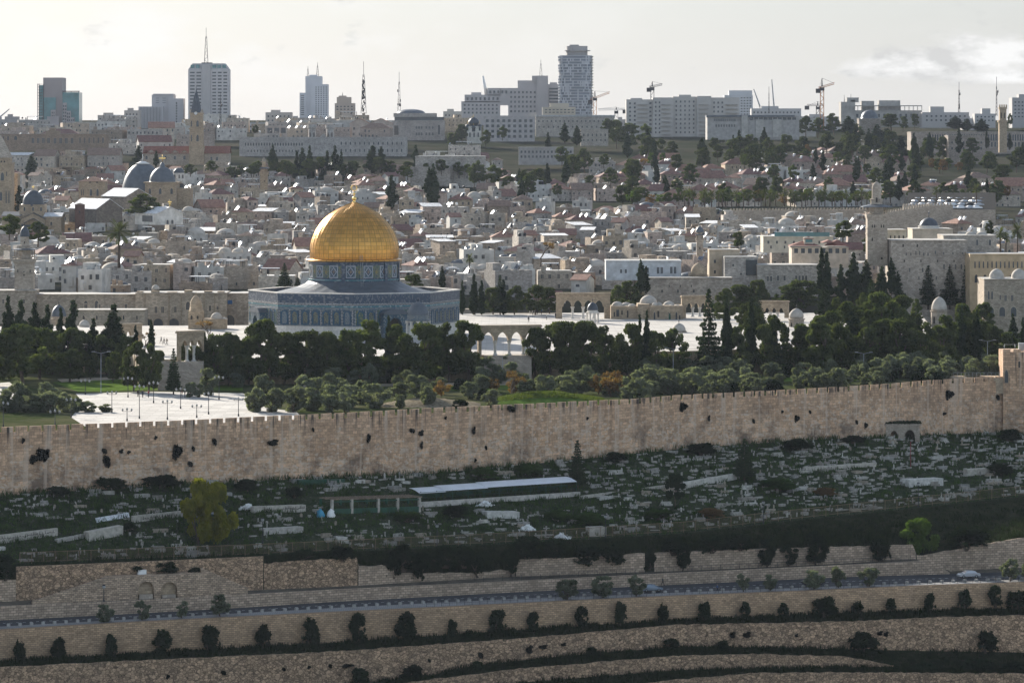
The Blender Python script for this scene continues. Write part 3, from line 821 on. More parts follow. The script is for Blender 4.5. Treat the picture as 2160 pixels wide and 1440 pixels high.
# stairs up to the eastern arcade
def stairs():
    n = 22; mb = MB()
    Y1 = 903.; w0, w1 = XW(1030, Y1), XW(1112, Y1)
    for i in range(n):
        z = -6. + 6. * (i + 1) / n; yy = Y1 - 9.5 + 9.5 * i / n
        mb.box(w0 - 1, w1 + 1, yy, Y1 + 2.5, z - 6. / n, z)
    o = mb.build('stone_stairs', 'ashlar'); tag(o, 'broad stone stairs rising to the arcade beneath the golden dome', 'stairs')
    mb = MB()
    Y1 = 878.; w0, w1 = XW(350, Y1), XW(420, Y1)
    for i in range(n):
        z = -6. + 6. * (i + 1) / n; yy = Y1 - 9.5 + 9.5 * i / n
        mb.box(w0 - 1, w1 + 1, yy, Y1 + 1.0, z - 6. / n, z)
    o = mb.build('stone_stairs', 'ashlar'); tag(o, 'half hidden stone stairs leading to the leftmost open arcade', 'stairs')
stairs()

# ---------------------------------------------------------------- the golden-domed octagon
def mosaic(name, c1, c2, c3, sx=3., sy=3.):
    m, nt, b = new_mat(name)
    v = wallvec(nt)
    vo = nt.nodes.new('ShaderNodeTexVoronoi'); nt.links.new(vscale(nt, v, (sx, sy, 1.)), vo.inputs['Vector']); vo.inputs['Scale'].default_value = 1.; vo.inputs['Randomness'].default_value = .35
    sp = nt.nodes.new('ShaderNodeSeparateColor'); nt.links.new(vo.outputs['Color'], sp.inputs[0])
    n = noise(nt, v, .6, 4)
    c = mixc(nt, ramp(nt, sp.outputs[0], .2, .8), c1, c2)
    c = mixc(nt, ramp(nt, sp.outputs[1], .78, .82), c, c3)
    c = mixc(nt, ramp(nt, n, .4, .7, 0, .3), c, c1)
    put(nt, b, c, .35); b.inputs['Specular IOR Level'].default_value = .4
    return m
MAT['tile_blue'] = mosaic('blue_tiles', (.03, .07, .105), (.06, .105, .14), (.2, .215, .205), 3.2, 3.2)
MAT['tile_deep'] = mosaic('deep_blue_tiles', (.03, .052, .085), (.052, .075, .115), (.155, .165, .185), 3.4, 2.6)
MAT['tile_pale'] = mosaic('pale_tiles', (.125, .16, .175), (.20, .215, .22), (.075, .12, .18), 3.8, 3.8)
MAT['tile_turq'] = mosaic('turquoise_tiles', (.045, .17, .20), (.08, .22, .25), (.3, .4, .4), 2., 2.)
MAT['tile_green'] = mosaic('green_tiles', (.06, .11, .09), (.105, .15, .10), (.24, .21, .09), 3., 3.)
MAT['tile_dash'] = stone('dashed_tiles', (.40, .395, .39), 1.1, .42, .85, 1.1, .28, .09, .05)
MAT['grille'] = mosaic('window_grille', (.05, .07, .08), (.11, .14, .13), (.30, .25, .10), 6., 6.)
def gold_mat():
    m, nt, b = new_mat('golden_panels')
    v = uvcoord(nt)
    vv = vscale(nt, v, (88., 1 / 1.0, 1.))
    br = nt.nodes.new('ShaderNodeTexBrick'); nt.links.new(vv, br.inputs['Vector']); br.offset = 0.5; br.offset_frequency = 2
    br.inputs['Color1'].default_value = (.84, .84, .84, 1); br.inputs['Color2'].default_value = (1.12, 1.12, 1.12, 1); br.inputs['Mortar'].default_value = (.22, .2, .18, 1)
    for k, q in (('Scale', 1.), ('Mortar Size', .035), ('Mortar Smooth', .3), ('Brick Width', 2.), ('Row Height', 1.)): br.inputs[k].default_value = q
    s = nt.nodes.new('ShaderNodeSeparateXYZ'); nt.links.new(vv, s.inputs[0])
    seam = math_(nt, 'ABSOLUTE', math_(nt, 'SUBTRACT', math_(nt, 'FRACT', math_(nt, 'MULTIPLY', s.outputs[0], .5)), .5))
    seam = ramp(nt, seam, .44, .49, 1., .25)
    cell = N(nt, 'ShaderNodeTexWhiteNoise', Vector=N(nt, 'ShaderNodeVectorMath', i0=vscale(nt, vv, (.5, 1., 1.)), p_operation='FLOOR'))
    tone = math_(nt, 'MULTIPLY', seam, ramp(nt, cell, 0, 1, .87, 1.07))
    sp = nt.nodes.new('ShaderNodeSeparateColor'); nt.links.new(br.outputs['Color'], sp.inputs[0])
    tone = math_(nt, 'MULTIPLY', tone, sp.outputs[0])
    c = mixc(nt, 1., (.66, .335, .08), N(nt, 'ShaderNodeCombineColor', Red=tone, Green=tone, Blue=tone), 'MULTIPLY')
    put(nt, b, c, ramp(nt, cell, 0, 1, .28, .40), .95, tone, .25, .05)
    return m
MAT['gold'] = gold_mat()

def shrine():
    R = 27.1; a0 = radians(-90 + 2.2)
    root = thing('domed_shrine', 'golden domed octagonal shrine clad in blue patterned tiles', 'shrine', (-40.6, 1000, 0))
    P = lambda r: [(r * cos(a0 + i * pi / 4), r * sin(a0 + i * pi / 4)) for i in range(8)]
    def band(name, r, z0, z1, mat, parent=root):
        mb = MB(); mb.prism(P(r), z0, z1); return mb.build(name, mat, parent)
    band('marble_base', R, -.2, 3.3, 'marble'); 
    wall = band('tile_wall', R - .05, 3.3, 9.0, 'tile_blue')
    band('base_moulding', R + .18, 3.25, 3.5, 'tile_pale', wall)
    band('diamond_border', R + .02, 7.35, 7.95, 'tile_pale', wall)
    band('turquoise_border', R + .06, 8.05, 8.35, 'tile_turq', wall)
    band('dashed_border', R + .10, 8.5, 8.95, 'tile_dash', wall)
    # parapet ring
    mb = MB(); po, pi_ = P(R + .05), P(R - 1.)
    for i in range(8):
        j = (i + 1) % 8; o0, o1, i0, i1 = po[i], po[j], pi_[i], pi_[j]
        mb.face([(*o0, 9.), (*o1, 9.), (*o1, 11.35), (*o0, 11.35)]); mb.face([(*i1, 9.), (*i0, 9.), (*i0, 11.35), (*i1, 11.35)])
    par = mb.build('parapet', 'tile_deep', root)
    mb = MB(); po, pi_ = P(R + .2), P(R - 1.15)
    for i in range(8):
        j = (i + 1) % 8; o0, o1, i0, i1 = po[i], po[j], pi_[i], pi_[j]
        mb.idx([(*o0, 11.3), (*o1, 11.3), (*i1, 11.3), (*i0, 11.3), (*o0, 11.55), (*o1, 11.55), (*i1, 11.55), (*i0, 11.55)], [(0, 3, 2, 1), (4, 5, 6, 7), (0, 1, 5, 4), (2, 3, 7, 6)])
    mb.build('coping', 'marble', par)
    # lead roof sloping up to the drum, ribbed
    mb = MB(); n = 64; rr = [(0, 25.9, 9.9), (.35, 20.5, 10.9), (.7, 15.2, 12.2), (.88, 12.8, 13.2), (1, 11.7, 14.1)]
    vs = []
    for t, r, z in rr:
        for i in range(n):
            a = a0 + 2 * pi * i / n; k = cos(pi / 8) / cos(((a - a0) % (pi / 4)) - pi / 8)
            q = r * (k * (1 - t) + t * .97); vs.append((q * cos(a), q * sin(a), z + (.09 if i % 2 else 0) * (1 - t * .4)))
    mb.idx(vs, [(j * n + i, j * n + (i + 1) % n, (j + 1) * n + (i + 1) % n, (j + 1) * n + i) for j in range(len(rr) - 1) for i in range(n)], 0, False)
    mb.build('lead_roof', 'lead', root)
    # windows and the narrow pale strips between them
    def face_frame(k):
        phi = a0 + pi / 8 + k * pi / 4; ap = R * cos(pi / 8)
        return phi + pi / 2, Vector((ap * cos(phi), ap * sin(phi), 0)), Vector((-sin(phi), cos(phi), 0))
    def tilewin(glass):
        w = MB(); n = 10; ww, hh, zs = .95, 3.45, 2.5
        pts = [(-ww, 0), (ww, 0)] + [(ww * cos(pi * i / n), zs + .95 * sin(pi * i / n) ** .85) for i in range(n + 1)]
        pin = [(x * .72, .22 + z * .87) for x, z in pts]; k = len(pts)
        o = [(x, -.16, z) for x, z in pts]; o2 = [(x, .06, z) for x, z in pts]; i1 = [(x, -.16, z) for x, z in pin]; i2 = [(x, -.03, z) for x, z in pin]
        w.idx(o + i1 + i2 + o2, [(a, (a + 1) % k, k + (a + 1) % k, k + a) for a in range(k)] + [(k + a, k + (a + 1) % k, 2 * k + (a + 1) % k, 2 * k + a) for a in range(k)] + [(a, 3 * k + a, 3 * k + (a + 1) % k, (a + 1) % k) for a in range(k)], 0)
        w.idx(i2, [tuple(range(k))], 1)
        return w.mesh('window', ['tile_window', glass])
    MAT['tile_window'] = plain('window_border_blue', (.03, .09, .155), .35, var=.2, scale=2.)
    wm = tilewin('grille'); wy = tilewin('tile_green'); wp = tilewin('tile_pale')
    st = MB(); st.box(-.17, .17, -.08, .06, 3.5, 7.3); stm = st.mesh('pilaster', 'tile_dash')
    pn = MB(); pn.box(-1.2, 1.2, -.05, .03, .3, 2.9); pnm = pn.mesh('marble_panel', 'marble')
    for k in range(8):
        rz, c, t = face_frame(k)
        for i in range(7):
            if k % 2 == 0 and i == 3: continue
            loc = c + t * ((i - 3) * 2.86); loc.z = 3.62
            me = wy if i in (0, 6) and k % 2 == 0 else wp if i in (0, 6) else wm
            obj('window', me, root, loc, rz)
        for i in range(8):
            if k % 2 == 0 and i in (3, 4): continue
            obj('pilaster', stm, wall, c + t * ((i - 3.5) * 2.86), rz)
        if k % 2 == 0:      # porch
            pm = MB(); pm.archwall(-3.2, 3.2, 6.3, -2.2, -.02, [(0, 3.6, 3.4, 2.0)], z0=-.2)
            pr = pm.build('porch', 'tile_blue', root, c, rz)
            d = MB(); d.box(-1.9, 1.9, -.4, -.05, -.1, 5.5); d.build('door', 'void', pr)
            v = MB(); n = 12
            q = [(3.4 * cos(pi * i / n), 6.2 + 1.35 * sin(pi * i / n)) for i in range(n + 1)]
            vv = [(x, -2.5, z) for x, z in q] + [(x, 0, z) for x, z in q]; m_ = n + 1
            v.idx(vv, [(i, i + 1, m_ + i + 1, m_ + i) for i in range(n)] + [tuple(range(m_))], 0)
            v.build('vault', 'lead', pr)
            for q in (-9.6, -3.7, 3.7, 9.6): fr = MB(); fr.box(q - .3, q + .3, -.1, .03, 3.5, 7.3); fr.build('yellow_tile_border', 'tile_green', wall, c, rz)
        if k == 7:
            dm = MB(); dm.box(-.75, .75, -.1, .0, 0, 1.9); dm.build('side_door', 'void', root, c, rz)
    # drum
    dr = MB(); dr.lathe([(11.65, 13.2), (11.75, 13.25), (11.75, 14.1), (11.5, 14.15), (11.5, 18.6), (11.7, 18.65), (11.7, 19.0)], 64, smooth=False)
    drum = dr.build('drum', 'tile_pale' if False else 'tile_deep', root)
    rg = MB(); rg.lathe([(11.8, 14.1), (11.86, 14.12), (11.86, 14.35), (11.55, 14.4)], 64, smooth=False); rg.build('turquoise_ring', 'tile_turq', drum)
    def panel(kind):
        p = MB(); h, w = 3.1, 1.25
        if kind:
            for x0, x1, z0, z1 in ((-w, -w + .22, 0, h), (w - .22, w, 0, h), (-w + .22, w - .22, 0, .22), (-w + .22, w - .22, h - .22, h)): p.box(x0, x1, -.14, .12, z0, z1, 0)
            p.box(-w + .22, w - .22, -.06, .1, .22, h - .22, 1)
            m = h / 2
            for s, mi, y in ((1., 0, -.10), (.74, 2, -.13), (.4, 3, -.16)):
                p.face([(0, y, m - 1.25 * s), (.92 * s, y, m), (0, y, m + 1.25 * s), (-.92 * s, y, m)], mi)
            return p.mesh('drum_panel', ['tile_white', 'tile_blue', 'tile_deep', 'tile_brown'])
        w = .95; n = 10
        p.box(-w, w, -.08, .1, 0, h, 0)
        pts = [(-.62, .3), (.62, .3)] + [(.62 * cos(pi * i / n), 2.05 + .62 * sin(pi * i / n)) for i in range(n + 1)]
        p.idx([(x, -.12, z) for x, z in pts], [tuple(range(len(pts)))], 1)
        m = 1.5; p.face([(0, -.15, m - .62), (.4, -.15, m), (0, -.15, m + .62), (-.4, -.15, m)], 2)
        return p.mesh('drum_window', ['tile_green', 'grille', 'tile_gold'])
    MAT['tile_white'] = plain('white_tiles', (.38, .39, .42), .4, var=.1); MAT['tile_brown'] = plain('brown_tiles', (.22, .17, .13), .5); MAT['tile_gold'] = plain('yellow_tiles', (.25, .20, .08), .5)
    A, B = panel(True), panel(False)
    for i in range(40):
        if i % 2 and False: continue
    nP = 32
    for i in range(nP):
        phi = radians(-90 - 2.) + 2 * pi * i / nP
        r = 11.45
        obj('drum_panel' if i % 2 == 0 else 'drum_window', A if i % 2 == 0 else B, drum, (r * cos(phi), r * sin(phi), 14.85), phi + pi / 2)
    for phi in (radians(-101), radians(-11), radians(79), radians(169), radians(-56 + 12)):
        bu = MB(); bu.box(-.5, .5, -.45, .3, 13.2, 18.7); bu.build('buttress', 'tile_deep', drum, (11.45 * cos(phi), 11.45 * sin(phi), 0), phi + pi / 2)
    # cornice and golden dome
    cn = MB(); cn.lathe([(11.6, 18.85), (12.35, 19.0), (12.4, 19.25), (11.9, 19.45), (11.3, 19.6)], 72, uv=True); cn.build('gilded_cornice', 'gold', root)
    # outline: half widths read off the photo
    prof = [(11.25, 19.5), (11.38, 20.6), (11.42, 21.8), (11.36, 22.8), (11.1, 24.1), (10.65, 25.4), (10.0, 26.8), (9.1, 28.2), (8.0, 29.5), (6.6, 30.8), (5.0, 31.9), (3.3, 32.8), (1.9, 33.4), (1.0, 33.75), (.45, 33.95), (.3, 34.1)]
    fine = []
    for (r0, z0), (r1, z1) in zip(prof, prof[1:]):
        for t in (0, .5): fine.append((r0 + (r1 - r0) * t, z0 + (z1 - z0) * t))
    fine.append(prof[-1])
    fine = [fine[0]] + [((fine[i - 1][0] + 2 * fine[i][0] + fine[i + 1][0]) / 4, (fine[i - 1][1] + 2 * fine[i][1] + fine[i + 1][1]) / 4) for i in range(1, len(fine) - 1)] + [fine[-1]]
    dm = MB(); dm.lathe(fine, 96, uv=True); dome = dm.build('golden_dome', 'gold', root)
    rb = MB()
    for i in range(44):
        a = 2 * pi * (i + .0) / 44
        for (r0, z0), (r1, z1) in zip(fine[:-4], fine[1:-3]):
            p0, p1 = Vector((r0 * cos(a), r0 * sin(a), z0)), Vector((r1 * cos(a), r1 * sin(a), z1))
            t = Vector((-sin(a), cos(a), 0)) * .06; o = Vector((cos(a), sin(a), .2)) * .07
            rb.face([p0 - t, p1 - t, p1 + o, p0 + o], 0); rb.face([p0 + t, p0 + o, p1 + o, p1 + t], 0)
    rb.build('standing_seams', 'gold_seam', dome)
    fi = MB(); fi.lathe([(.55, 33.9), (.3, 34.3), (.5, 34.6), (.62, 34.95), (.45, 35.3), (.14, 35.5), (.12, 35.8), (.34, 36.0), (.36, 36.2), (.1, 36.4), (.08, 36.9)], 14)
    cr = Vector((0, 0, 37.6)); n = 26
    for i in range(n):
        a, a2 = pi / 2 + .25 + (2 * pi - .5) * i / n, pi / 2 + .25 + (2 * pi - .5) * (i + 1) / n
        fi.tube(cr + Vector((.72 * cos(a), 0, .72 * sin(a))), cr + Vector((.72 * cos(a2), 0, .72 * sin(a2))), .13, n=6)
    fi.build('crescent_finial', 'gilt', root)
    ld = MB()
    a = radians(-79)
    for s in (-.3, .3):
        t = Vector((-sin(a), cos(a), 0)) * s
        ld.tube(Vector((13.6 * cos(a), 13.6 * sin(a), 12.6)) + t, Vector((11.8 * cos(a), 11.8 * sin(a), 20.6)) + t, .05)
    for i in range(22):
        f = i / 21; r = 13.6 - 1.8 * f; t = Vector((-sin(a), cos(a), 0)) * .3
        c = Vector((r * cos(a), r * sin(a), 12.6 + 8 * f)); ld.tube(c - t, c + t, .03, n=4)
    ld.build('ladder', 'grey_metal', root)
shrine()

# ---------------------------------------------------------------- arcades, kiosks and domed pavilions of the terrace
def capital_column(h, r):
    mb = MB(); mb.lathe([(r * 1.6, 0), (r * 1.6, .25), (r * 1.15, .32), (r, .5), (r * .92, h - .75), (r * 1.05, h - .7), (r * 1.55, h - .2), (r * 1.7, h - .15), (r * 1.7, h)], 12)
    return mb.mesh('column', 'marble')
def arcade(label, px0, px1, ytop, ybase, Y, n, rz=0., pier=.09, spring=.42, mat='ashlar_warm', th=1.3):
    b = Bld('stone_arcade', label, 'arcade', (px0 + px1) / 2, ybase, Y, rz)
    W, H = (px1 - px0) * b.k, (ybase - ytop) * b.k
    pw = W * pier; bay = (W - 2 * pw) / n; cw = .62
    zs = H * spring
    mb = MB(); ops = [(-W / 2 + pw + bay * (i + .5), bay - cw, zs + .02, bay * .58) for i in range(n)]
    mb.archwall(-W / 2, W / 2, H * .92, -th / 2, th / 2, ops, z0=zs, pointed=.3)
    b.part('arcade_wall', mb, mat)
    mb = MB(); mb.box(-W / 2 - .25, W / 2 + .25, -th / 2 - .25, th / 2 + .25, H * .92, H * .97); mb.box(-W / 2 - .1, W / 2 + .1, -th / 2 - .1, th / 2 + .1, H * .97, H)
    b.part('cornice', mb, mat)
    for sx in (-1, 1):
        mb = MB(); x = sx * (W / 2 - pw / 2); mb.box(x - pw / 2, x + pw / 2, -th / 2, th / 2, -.3, zs); b.part('pier', mb, mat)
    cm = capital_column(zs, .34)
    for i in range(1, n): obj('column', cm, b.root, (-W / 2 + pw + bay * i, 0, 0))
    return b
a = arcade('open eastern arcade of slim columns at the head of the stairs', 1006, 1142, 685, 748, 904, 4, radians(14), .05, .48)
a = arcade('tall sunlit arcade of four arches on the terrace far side', 1173, 1287, 617, 672, 1088, 4, 0., .11, .46)
for p in (1208, 1253):
    m2 = MB(); m2.lathe([(.02, -.02), (.75, -.02), (.75, .1)], 12); o = m2.build('rosette', 'void', a.root, (a.X(p), -.66, a.Z(626))); o.rotation_euler = (radians(90), 0, 0)
arcade('weathered arcade half hidden by the large loose conifer', 1437, 1500, 623, 668, 1092, 3, radians(8), .14, .45)
arcade('blocky arcade with three blind arches among the park trees', 1602, 1664, 634, 668, 1075, 3, radians(-12), .14, .3)
arcade('oblique arcade of slender columns at the left stairs', 371, 432, 697, 762, 880, 3, radians(38), .06, .52)
arcade('small arcade behind the tall cypresses at far left', 240, 300, 682, 728, 950, 3, radians(30), .08, .45)

def kiosk(label, px, ytop, ydome, yeave, ybase, w, Y, n=8, dome='lead', mat='ashlar', open_=True, pointed=.3):
    b = Bld('domed_kiosk', label, 'kiosk', px, ybase, Y)
    r = w / 2 * b.k; z0 = b.Z(ydome); ze = b.Z(yeave); H = b.Z(ytop) - z0
    mb = MB(); mb.lathe([(r * .9, ze), (r * .9, z0 - .1), (r * 1.0, z0 - .05), (r * 1.0, z0)], n * 2, smooth=False); b.part('drum', mb, mat)
    mb = MB(); mb.lathe([(r * 1.18, ze - .25), (r * 1.22, ze), (r * .85, ze + .1)], n, a0=pi / n, smooth=False); mb.lathe([(.01, ze - .25), (r * 1.18, ze - .25)], n, a0=pi / n, smooth=False); b.part('eave', mb, mat)
    mb = MB(); m_ = 28
    pr = dome_prof(r * .97, H, z0, 10, pointed)
    mb.lathe(pr, m_); dm = b.part('dome', mb, dome)
    mb = MB(); mb.tube((0, 0, pr[-1][1] - .1), (0, 0, pr[-1][1] + .9), .07); mb.lathe([(.01, pr[-1][1] + .3), (.18, pr[-1][1] + .5), (.01, pr[-1][1] + .7)], 8); b.part('finial', mb, 'dark_metal', parent=dm)
    if open_:
        h = ze - .3
        cm = capital_column(max(h, .8), .09 * r + .06)
        for i in range(n):
            a_ = pi / n + 2 * pi * i / n; obj('column', cm, b.root, (r * 1.05 * cos(a_), r * 1.05 * sin(a_), 0))
    else:
        mb = MB(); mb.lathe([(r * 1.05, 0), (r * 1.05, ze - .2)], n, a0=pi / n, smooth=False); b.part('wall', mb, mat)
        for i in range(n):
            a_ = 2 * pi * i / n - pi / 2
            if sin(a_) < .3: obj('window', WIN['archvoid'], b.root, (r * 1.05 * cos(pi / n) * cos(a_), r * 1.05 * cos(pi / n) * sin(a_), .3), a_ + pi / 2, scale=(r * .35, 1.2, max(ze * .6, .6)))
    return b
kb = kiosk('small ribbed grey domed kiosk before the blue tiled shrine', 882, 637, 664, 674, 706, 46, 958, 10, 'lead', 'tile_pale', pointed=.1)
mb = MB(); mb.lathe([(3.9, 0), (3.9, kb.Z(683))], 11, smooth=False)
kiosk('tiny tall aedicule with grey cap at the terrace rim', 1123, 631, 639, 643, 662, 12, 1118, 6, 'lead_dark', 'marble')
kiosk('open dark-domed kiosk standing before the tall sunlit arcade', 1250, 638, 654, 658, 680, 24, 1062, 8, 'lead_dark', 'marble')
kiosk('pale domed chapel between trees right of the blocky arcade', 1680, 651, 668, 672, 694, 32, 1040, 8, 'limewash', 'ashlar', False)
kiosk('large white dome rising from the trees at right', 1981, 627, 652, 655, 685, 34, 1075, 8, 'limewash', 'ashlar', False)
kiosk('grey domed building behind the leftmost cypresses', 124, 644, 667, 672, 700, 32, 1060, 8, 'lead', 'ashlar', False)
kiosk('low white domed cell behind the two left cypresses', 178, 675, 687, 690, 705, 24, 1040, 8, 'limewash', 'ashlar', False)
kiosk('low pale dome at the terrace rim below the arcade row', 1432, 682, 697, 698, 706, 30, 1010, 8, 'limewash', 'ashlar', False)

b = Bld('domed_fountain', 'tall carved fountain house with pointed stone dome at left', 'fountain', 412, 694, 1027)
k = b.k
mb = MB(); b.box(mb, 397, 427, 656, 694, 0, 4.); mb.lathe([(b.k * 15, b.Z(656)), (b.k * 13, b.Z(648)), (b.k * 13, b.Z(645))], 8, 0, 2., smooth=False); b.part('wall', mb, 'ashlar_warm')
mb = MB(); mb.lathe(dome_prof(12.6 * k, 20 * k, b.Z(645), 10, .55), 20, 0, 2.); mb.tube((0, 2, b.Z(622)), (0, 2, b.Z(616)), .08); b.part('dome', mb, 'ashlar_warm')
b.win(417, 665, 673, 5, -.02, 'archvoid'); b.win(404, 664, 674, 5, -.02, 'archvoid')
b = Bld('domed_cell', 'low stone cell with small dome beside the carved fountain', 'building', 450, 694, 1026)
mb = MB(); b.box(mb, 428, 476, 673, 694, .4, 6); b.part('wall', mb, 'ashlar_warm')
mb = MB(); add_dome(mb, b.X(455), 3, b.Z(673), 12.5 * b.k, 13 * b.k, pointed=.2); b.part('dome', mb, 'limewash')
mb = MB(); add_dome(mb, b.X(472), 3, b.Z(675), 7 * b.k, 5 * b.k); b.part('dome', mb, 'limewash')

b = Bld('domed_chapel_row', 'row of low sunlit chapels under clustered pale domes', 'building', 1365, 678, 1085)
mb = MB(); b.box(mb, 1289, 1345, 646, 674, 0, 9); b.box(mb, 1345, 1370, 641, 675, -1, 9); b.box(mb, 1370, 1440, 644, 680, -2., 8); b.part('wall', mb, 'ashlar_warm')
for p, y, r, h, d in ((1303, 646, 12, 9, 4), (1322, 646, 11, 7, 5), (1334, 647, 9, 6, 2), (1369, 641, 18.5, 17, 5), (1381, 644, 6, 6, 0), (1391, 644, 7, 6, 1), (1412, 644, 12, 8, 3), (1417, 646, 6, 4, 0), (1428, 646, 7, 4, 0)):
    mb = MB(); add_dome(mb, b.X(p), d, b.Z(y), r * b.k, h * b.k, 18, pointed=.15); b.part('dome', mb, 'limewash')
for p, y0, y1, w, d, kd in ((1296, 658, 668, 3, 0, 'void'), (1303, 653, 667, 6, 0, 'pane'), (1312, 655, 664, 3, 0, 'void'), (1324, 655, 670, 3, 0, 'void'), (1412, 657, 678, 6, -2, 'arch'), (1388, 655, 668, 4, -2, 'void'), (1433, 664, 674, 3, -2, 'void'), (1380, 655, 676, 5, -2, 'arch'), (1426, 655, 676, 5, -2, 'arch')):
    b.win(p, y0, y1, w, d - .01, kd, (.45, .36, .26))
mb = MB(); b.box(mb, 1409, 1415, 658, 677, -2.1, -2.06); b.part('green_door', mb, 'green_paint')
b = Bld('terrace_parapet', 'long low stone bench wall along the terrace west rim', 'wall', 1080, 668, 1120)
mb = MB(); b.box(mb, 970, 1172, 661, 672, 0, .8); b.box(mb, 970, 1002, 652, 664, .9, 5.); b.part('wall', mb, 'ashlar')
mb = MB(); b.box(mb, 970, 1172, 660, 661, -.1, .9); b.part('coping', mb, 'ashlar')

# ---------------------------------------------------------------- minarets, churches and long facades
def minaret(label, px, yb, Y, body, balc, canopy, lantern, dome, mat='ashlar', domemat='lead_dark', wins=(), name='minaret'):
    b = Bld(name, label, 'minaret', px, yb, Y); k = b.k
    (bw, by), (vw, v0, v1), (cw, c0, c1), (lw, l0, l1), (dr, d0) = body, balc, canopy, lantern, dome
    mb = MB(); b.box(mb, px - bw, px + bw, by, yb, -bw * k, bw * k); b.box(mb, px - bw - 1, px + bw + 1, (by * 2 + yb) / 3, (by * 2 + yb) / 3 + 2, -(bw + 1) * k, (bw + 1) * k)
    b.box(mb, px - bw - 1, px + bw + 1, by + 22, by + 24, -(bw + 1) * k, (bw + 1) * k); b.part('shaft', mb, mat)
    mb = MB()
    for i in range(3): b.box(mb, px - bw - (vw - bw) * (i + 1) / 3, px + bw + (vw - bw) * (i + 1) / 3, v1 - (v1 - v0) * .2 * (i + 1), v1 + 3 - (v1 - v0) * .2 * i, -(bw + (vw - bw) * (i + 1) / 3) * k, (bw + (vw - bw) * (i + 1) / 3) * k)
    b.part('balcony', mb, mat)
    mb = MB(); n = 7
    for i in range(n + 1):
        x = b.X(px - vw + 2 * vw * i / n)
        for yy in (-vw * k, vw * k): mb.box(x - .1, x + .1, yy - .1, yy + .1, b.Z(v1 - (v1 - v0) * .5), b.Z(v0))
    for yy in (-vw * k, vw * k): mb.box(b.X(px - vw), b.X(px + vw), yy - .12, yy + .12, b.Z(v0) - .15, b.Z(v0))
    for xx in (-vw * k, vw * k): mb.box(xx - .12, xx + .12, -vw * k, vw * k, b.Z(v0) - .15, b.Z(v0))
    b.part('balustrade', mb, mat)
    mb = MB(); mb.lathe([(lw * 1.15 * k, b.Z(v0 + 4)), (lw * 1.15 * k, b.Z(c1)), ], 8, a0=pi / 8, smooth=False); b.part('gallery', mb, mat)
    for s in (-1, 1):
        mb = MB(); 
        for t in (-1, 1): mb.box(s * vw * .8 * k - .12, s * vw * .8 * k + .12, t * vw * .8 * k - .12, t * vw * .8 * k + .12, b.Z(v0), b.Z(c1))
        b.part('post', mb, 'wood')
    mb = MB(); mb.lathe([(.01, b.Z(c1)), (cw * 1.42 * k, b.Z(c1)), (cw * 1.42 * k, b.Z(c1) + .2), (lw * 1.3 * k, b.Z(c0))], 4, a0=pi / 4, smooth=False); b.part('canopy', mb, 'lead')
    mb = MB(); mb.lathe([(lw * k, b.Z(c0)), (lw * k, b.Z(l0 + (l1 - l0) * .5)), (lw * 1.12 * k, b.Z(l0 + (l1 - l0) * .48)), (lw * 1.12 * k, b.Z(l0 + (l1 - l0) * .44)), (lw * .8 * k, b.Z(l0 + (l1 - l0) * .42)), (lw * .78 * k, b.Z(l0))], 8, a0=pi / 8, smooth=False); b.part('lantern', mb, mat)
    mb = MB(); mb.lathe(dome_prof(dr * k, (l0 - d0) * k, b.Z(l0), 9, .35), 16); dm = b.part('dome', mb, domemat)
    mb = MB(); mb.tube((0, 0, b.Z(d0) - .2), (0, 0, b.Z(d0 - 7)), .08); b.part('finial', mb, 'dark_metal', parent=dm)
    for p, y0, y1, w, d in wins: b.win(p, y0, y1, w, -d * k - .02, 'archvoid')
    return b
minaret('slender stone minaret with dark onion cap at far left', 52, 622, 1135, (19, 552), (23, 541, 552), (25, 524, 527), (12, 499, 541), (10.5, 478), wins=[(53, 570, 582, 4, 19), (40, 566, 578, 3, 19), (66, 566, 578, 3, 19), (53, 508, 514, 3, 12)])
minaret('tall square minaret with wide canopy at right', 1849, 560, 1150, (21, 458), (23, 447, 458), (31, 431, 437), (13, 398, 447), (10, 384), domemat='ashlar', wins=[(1838, 472, 482, 3, 21), (1843, 472, 482, 3, 21), (1857, 472, 482, 3, 21), (1862, 472, 482, 3, 21), (1838, 500, 508, 4, 21), (1858, 541, 547, 5, 21), (1848, 415, 427, 5, 13)])
minaret('thin pale minaret with grey bulb before the red-gabled houses', 1476, 540, 1190, (6.5, 507), (8, 503, 508), (9, 494, 496), (7, 490, 503), (9, 478), mat='limewash' if False else 'ashlar', domemat='lead', wins=[(1476, 520, 526, 3, 6.5)])
minaret('cream little minaret beside the tall cypress row', 557, 400, 1760, (7.5, 368), (9, 362, 368), (10, 353, 356), (5.5, 341, 362), (4, 333), mat='ashlar_warm', domemat='ashlar', wins=[(559, 380, 384, 3, 7.5)])

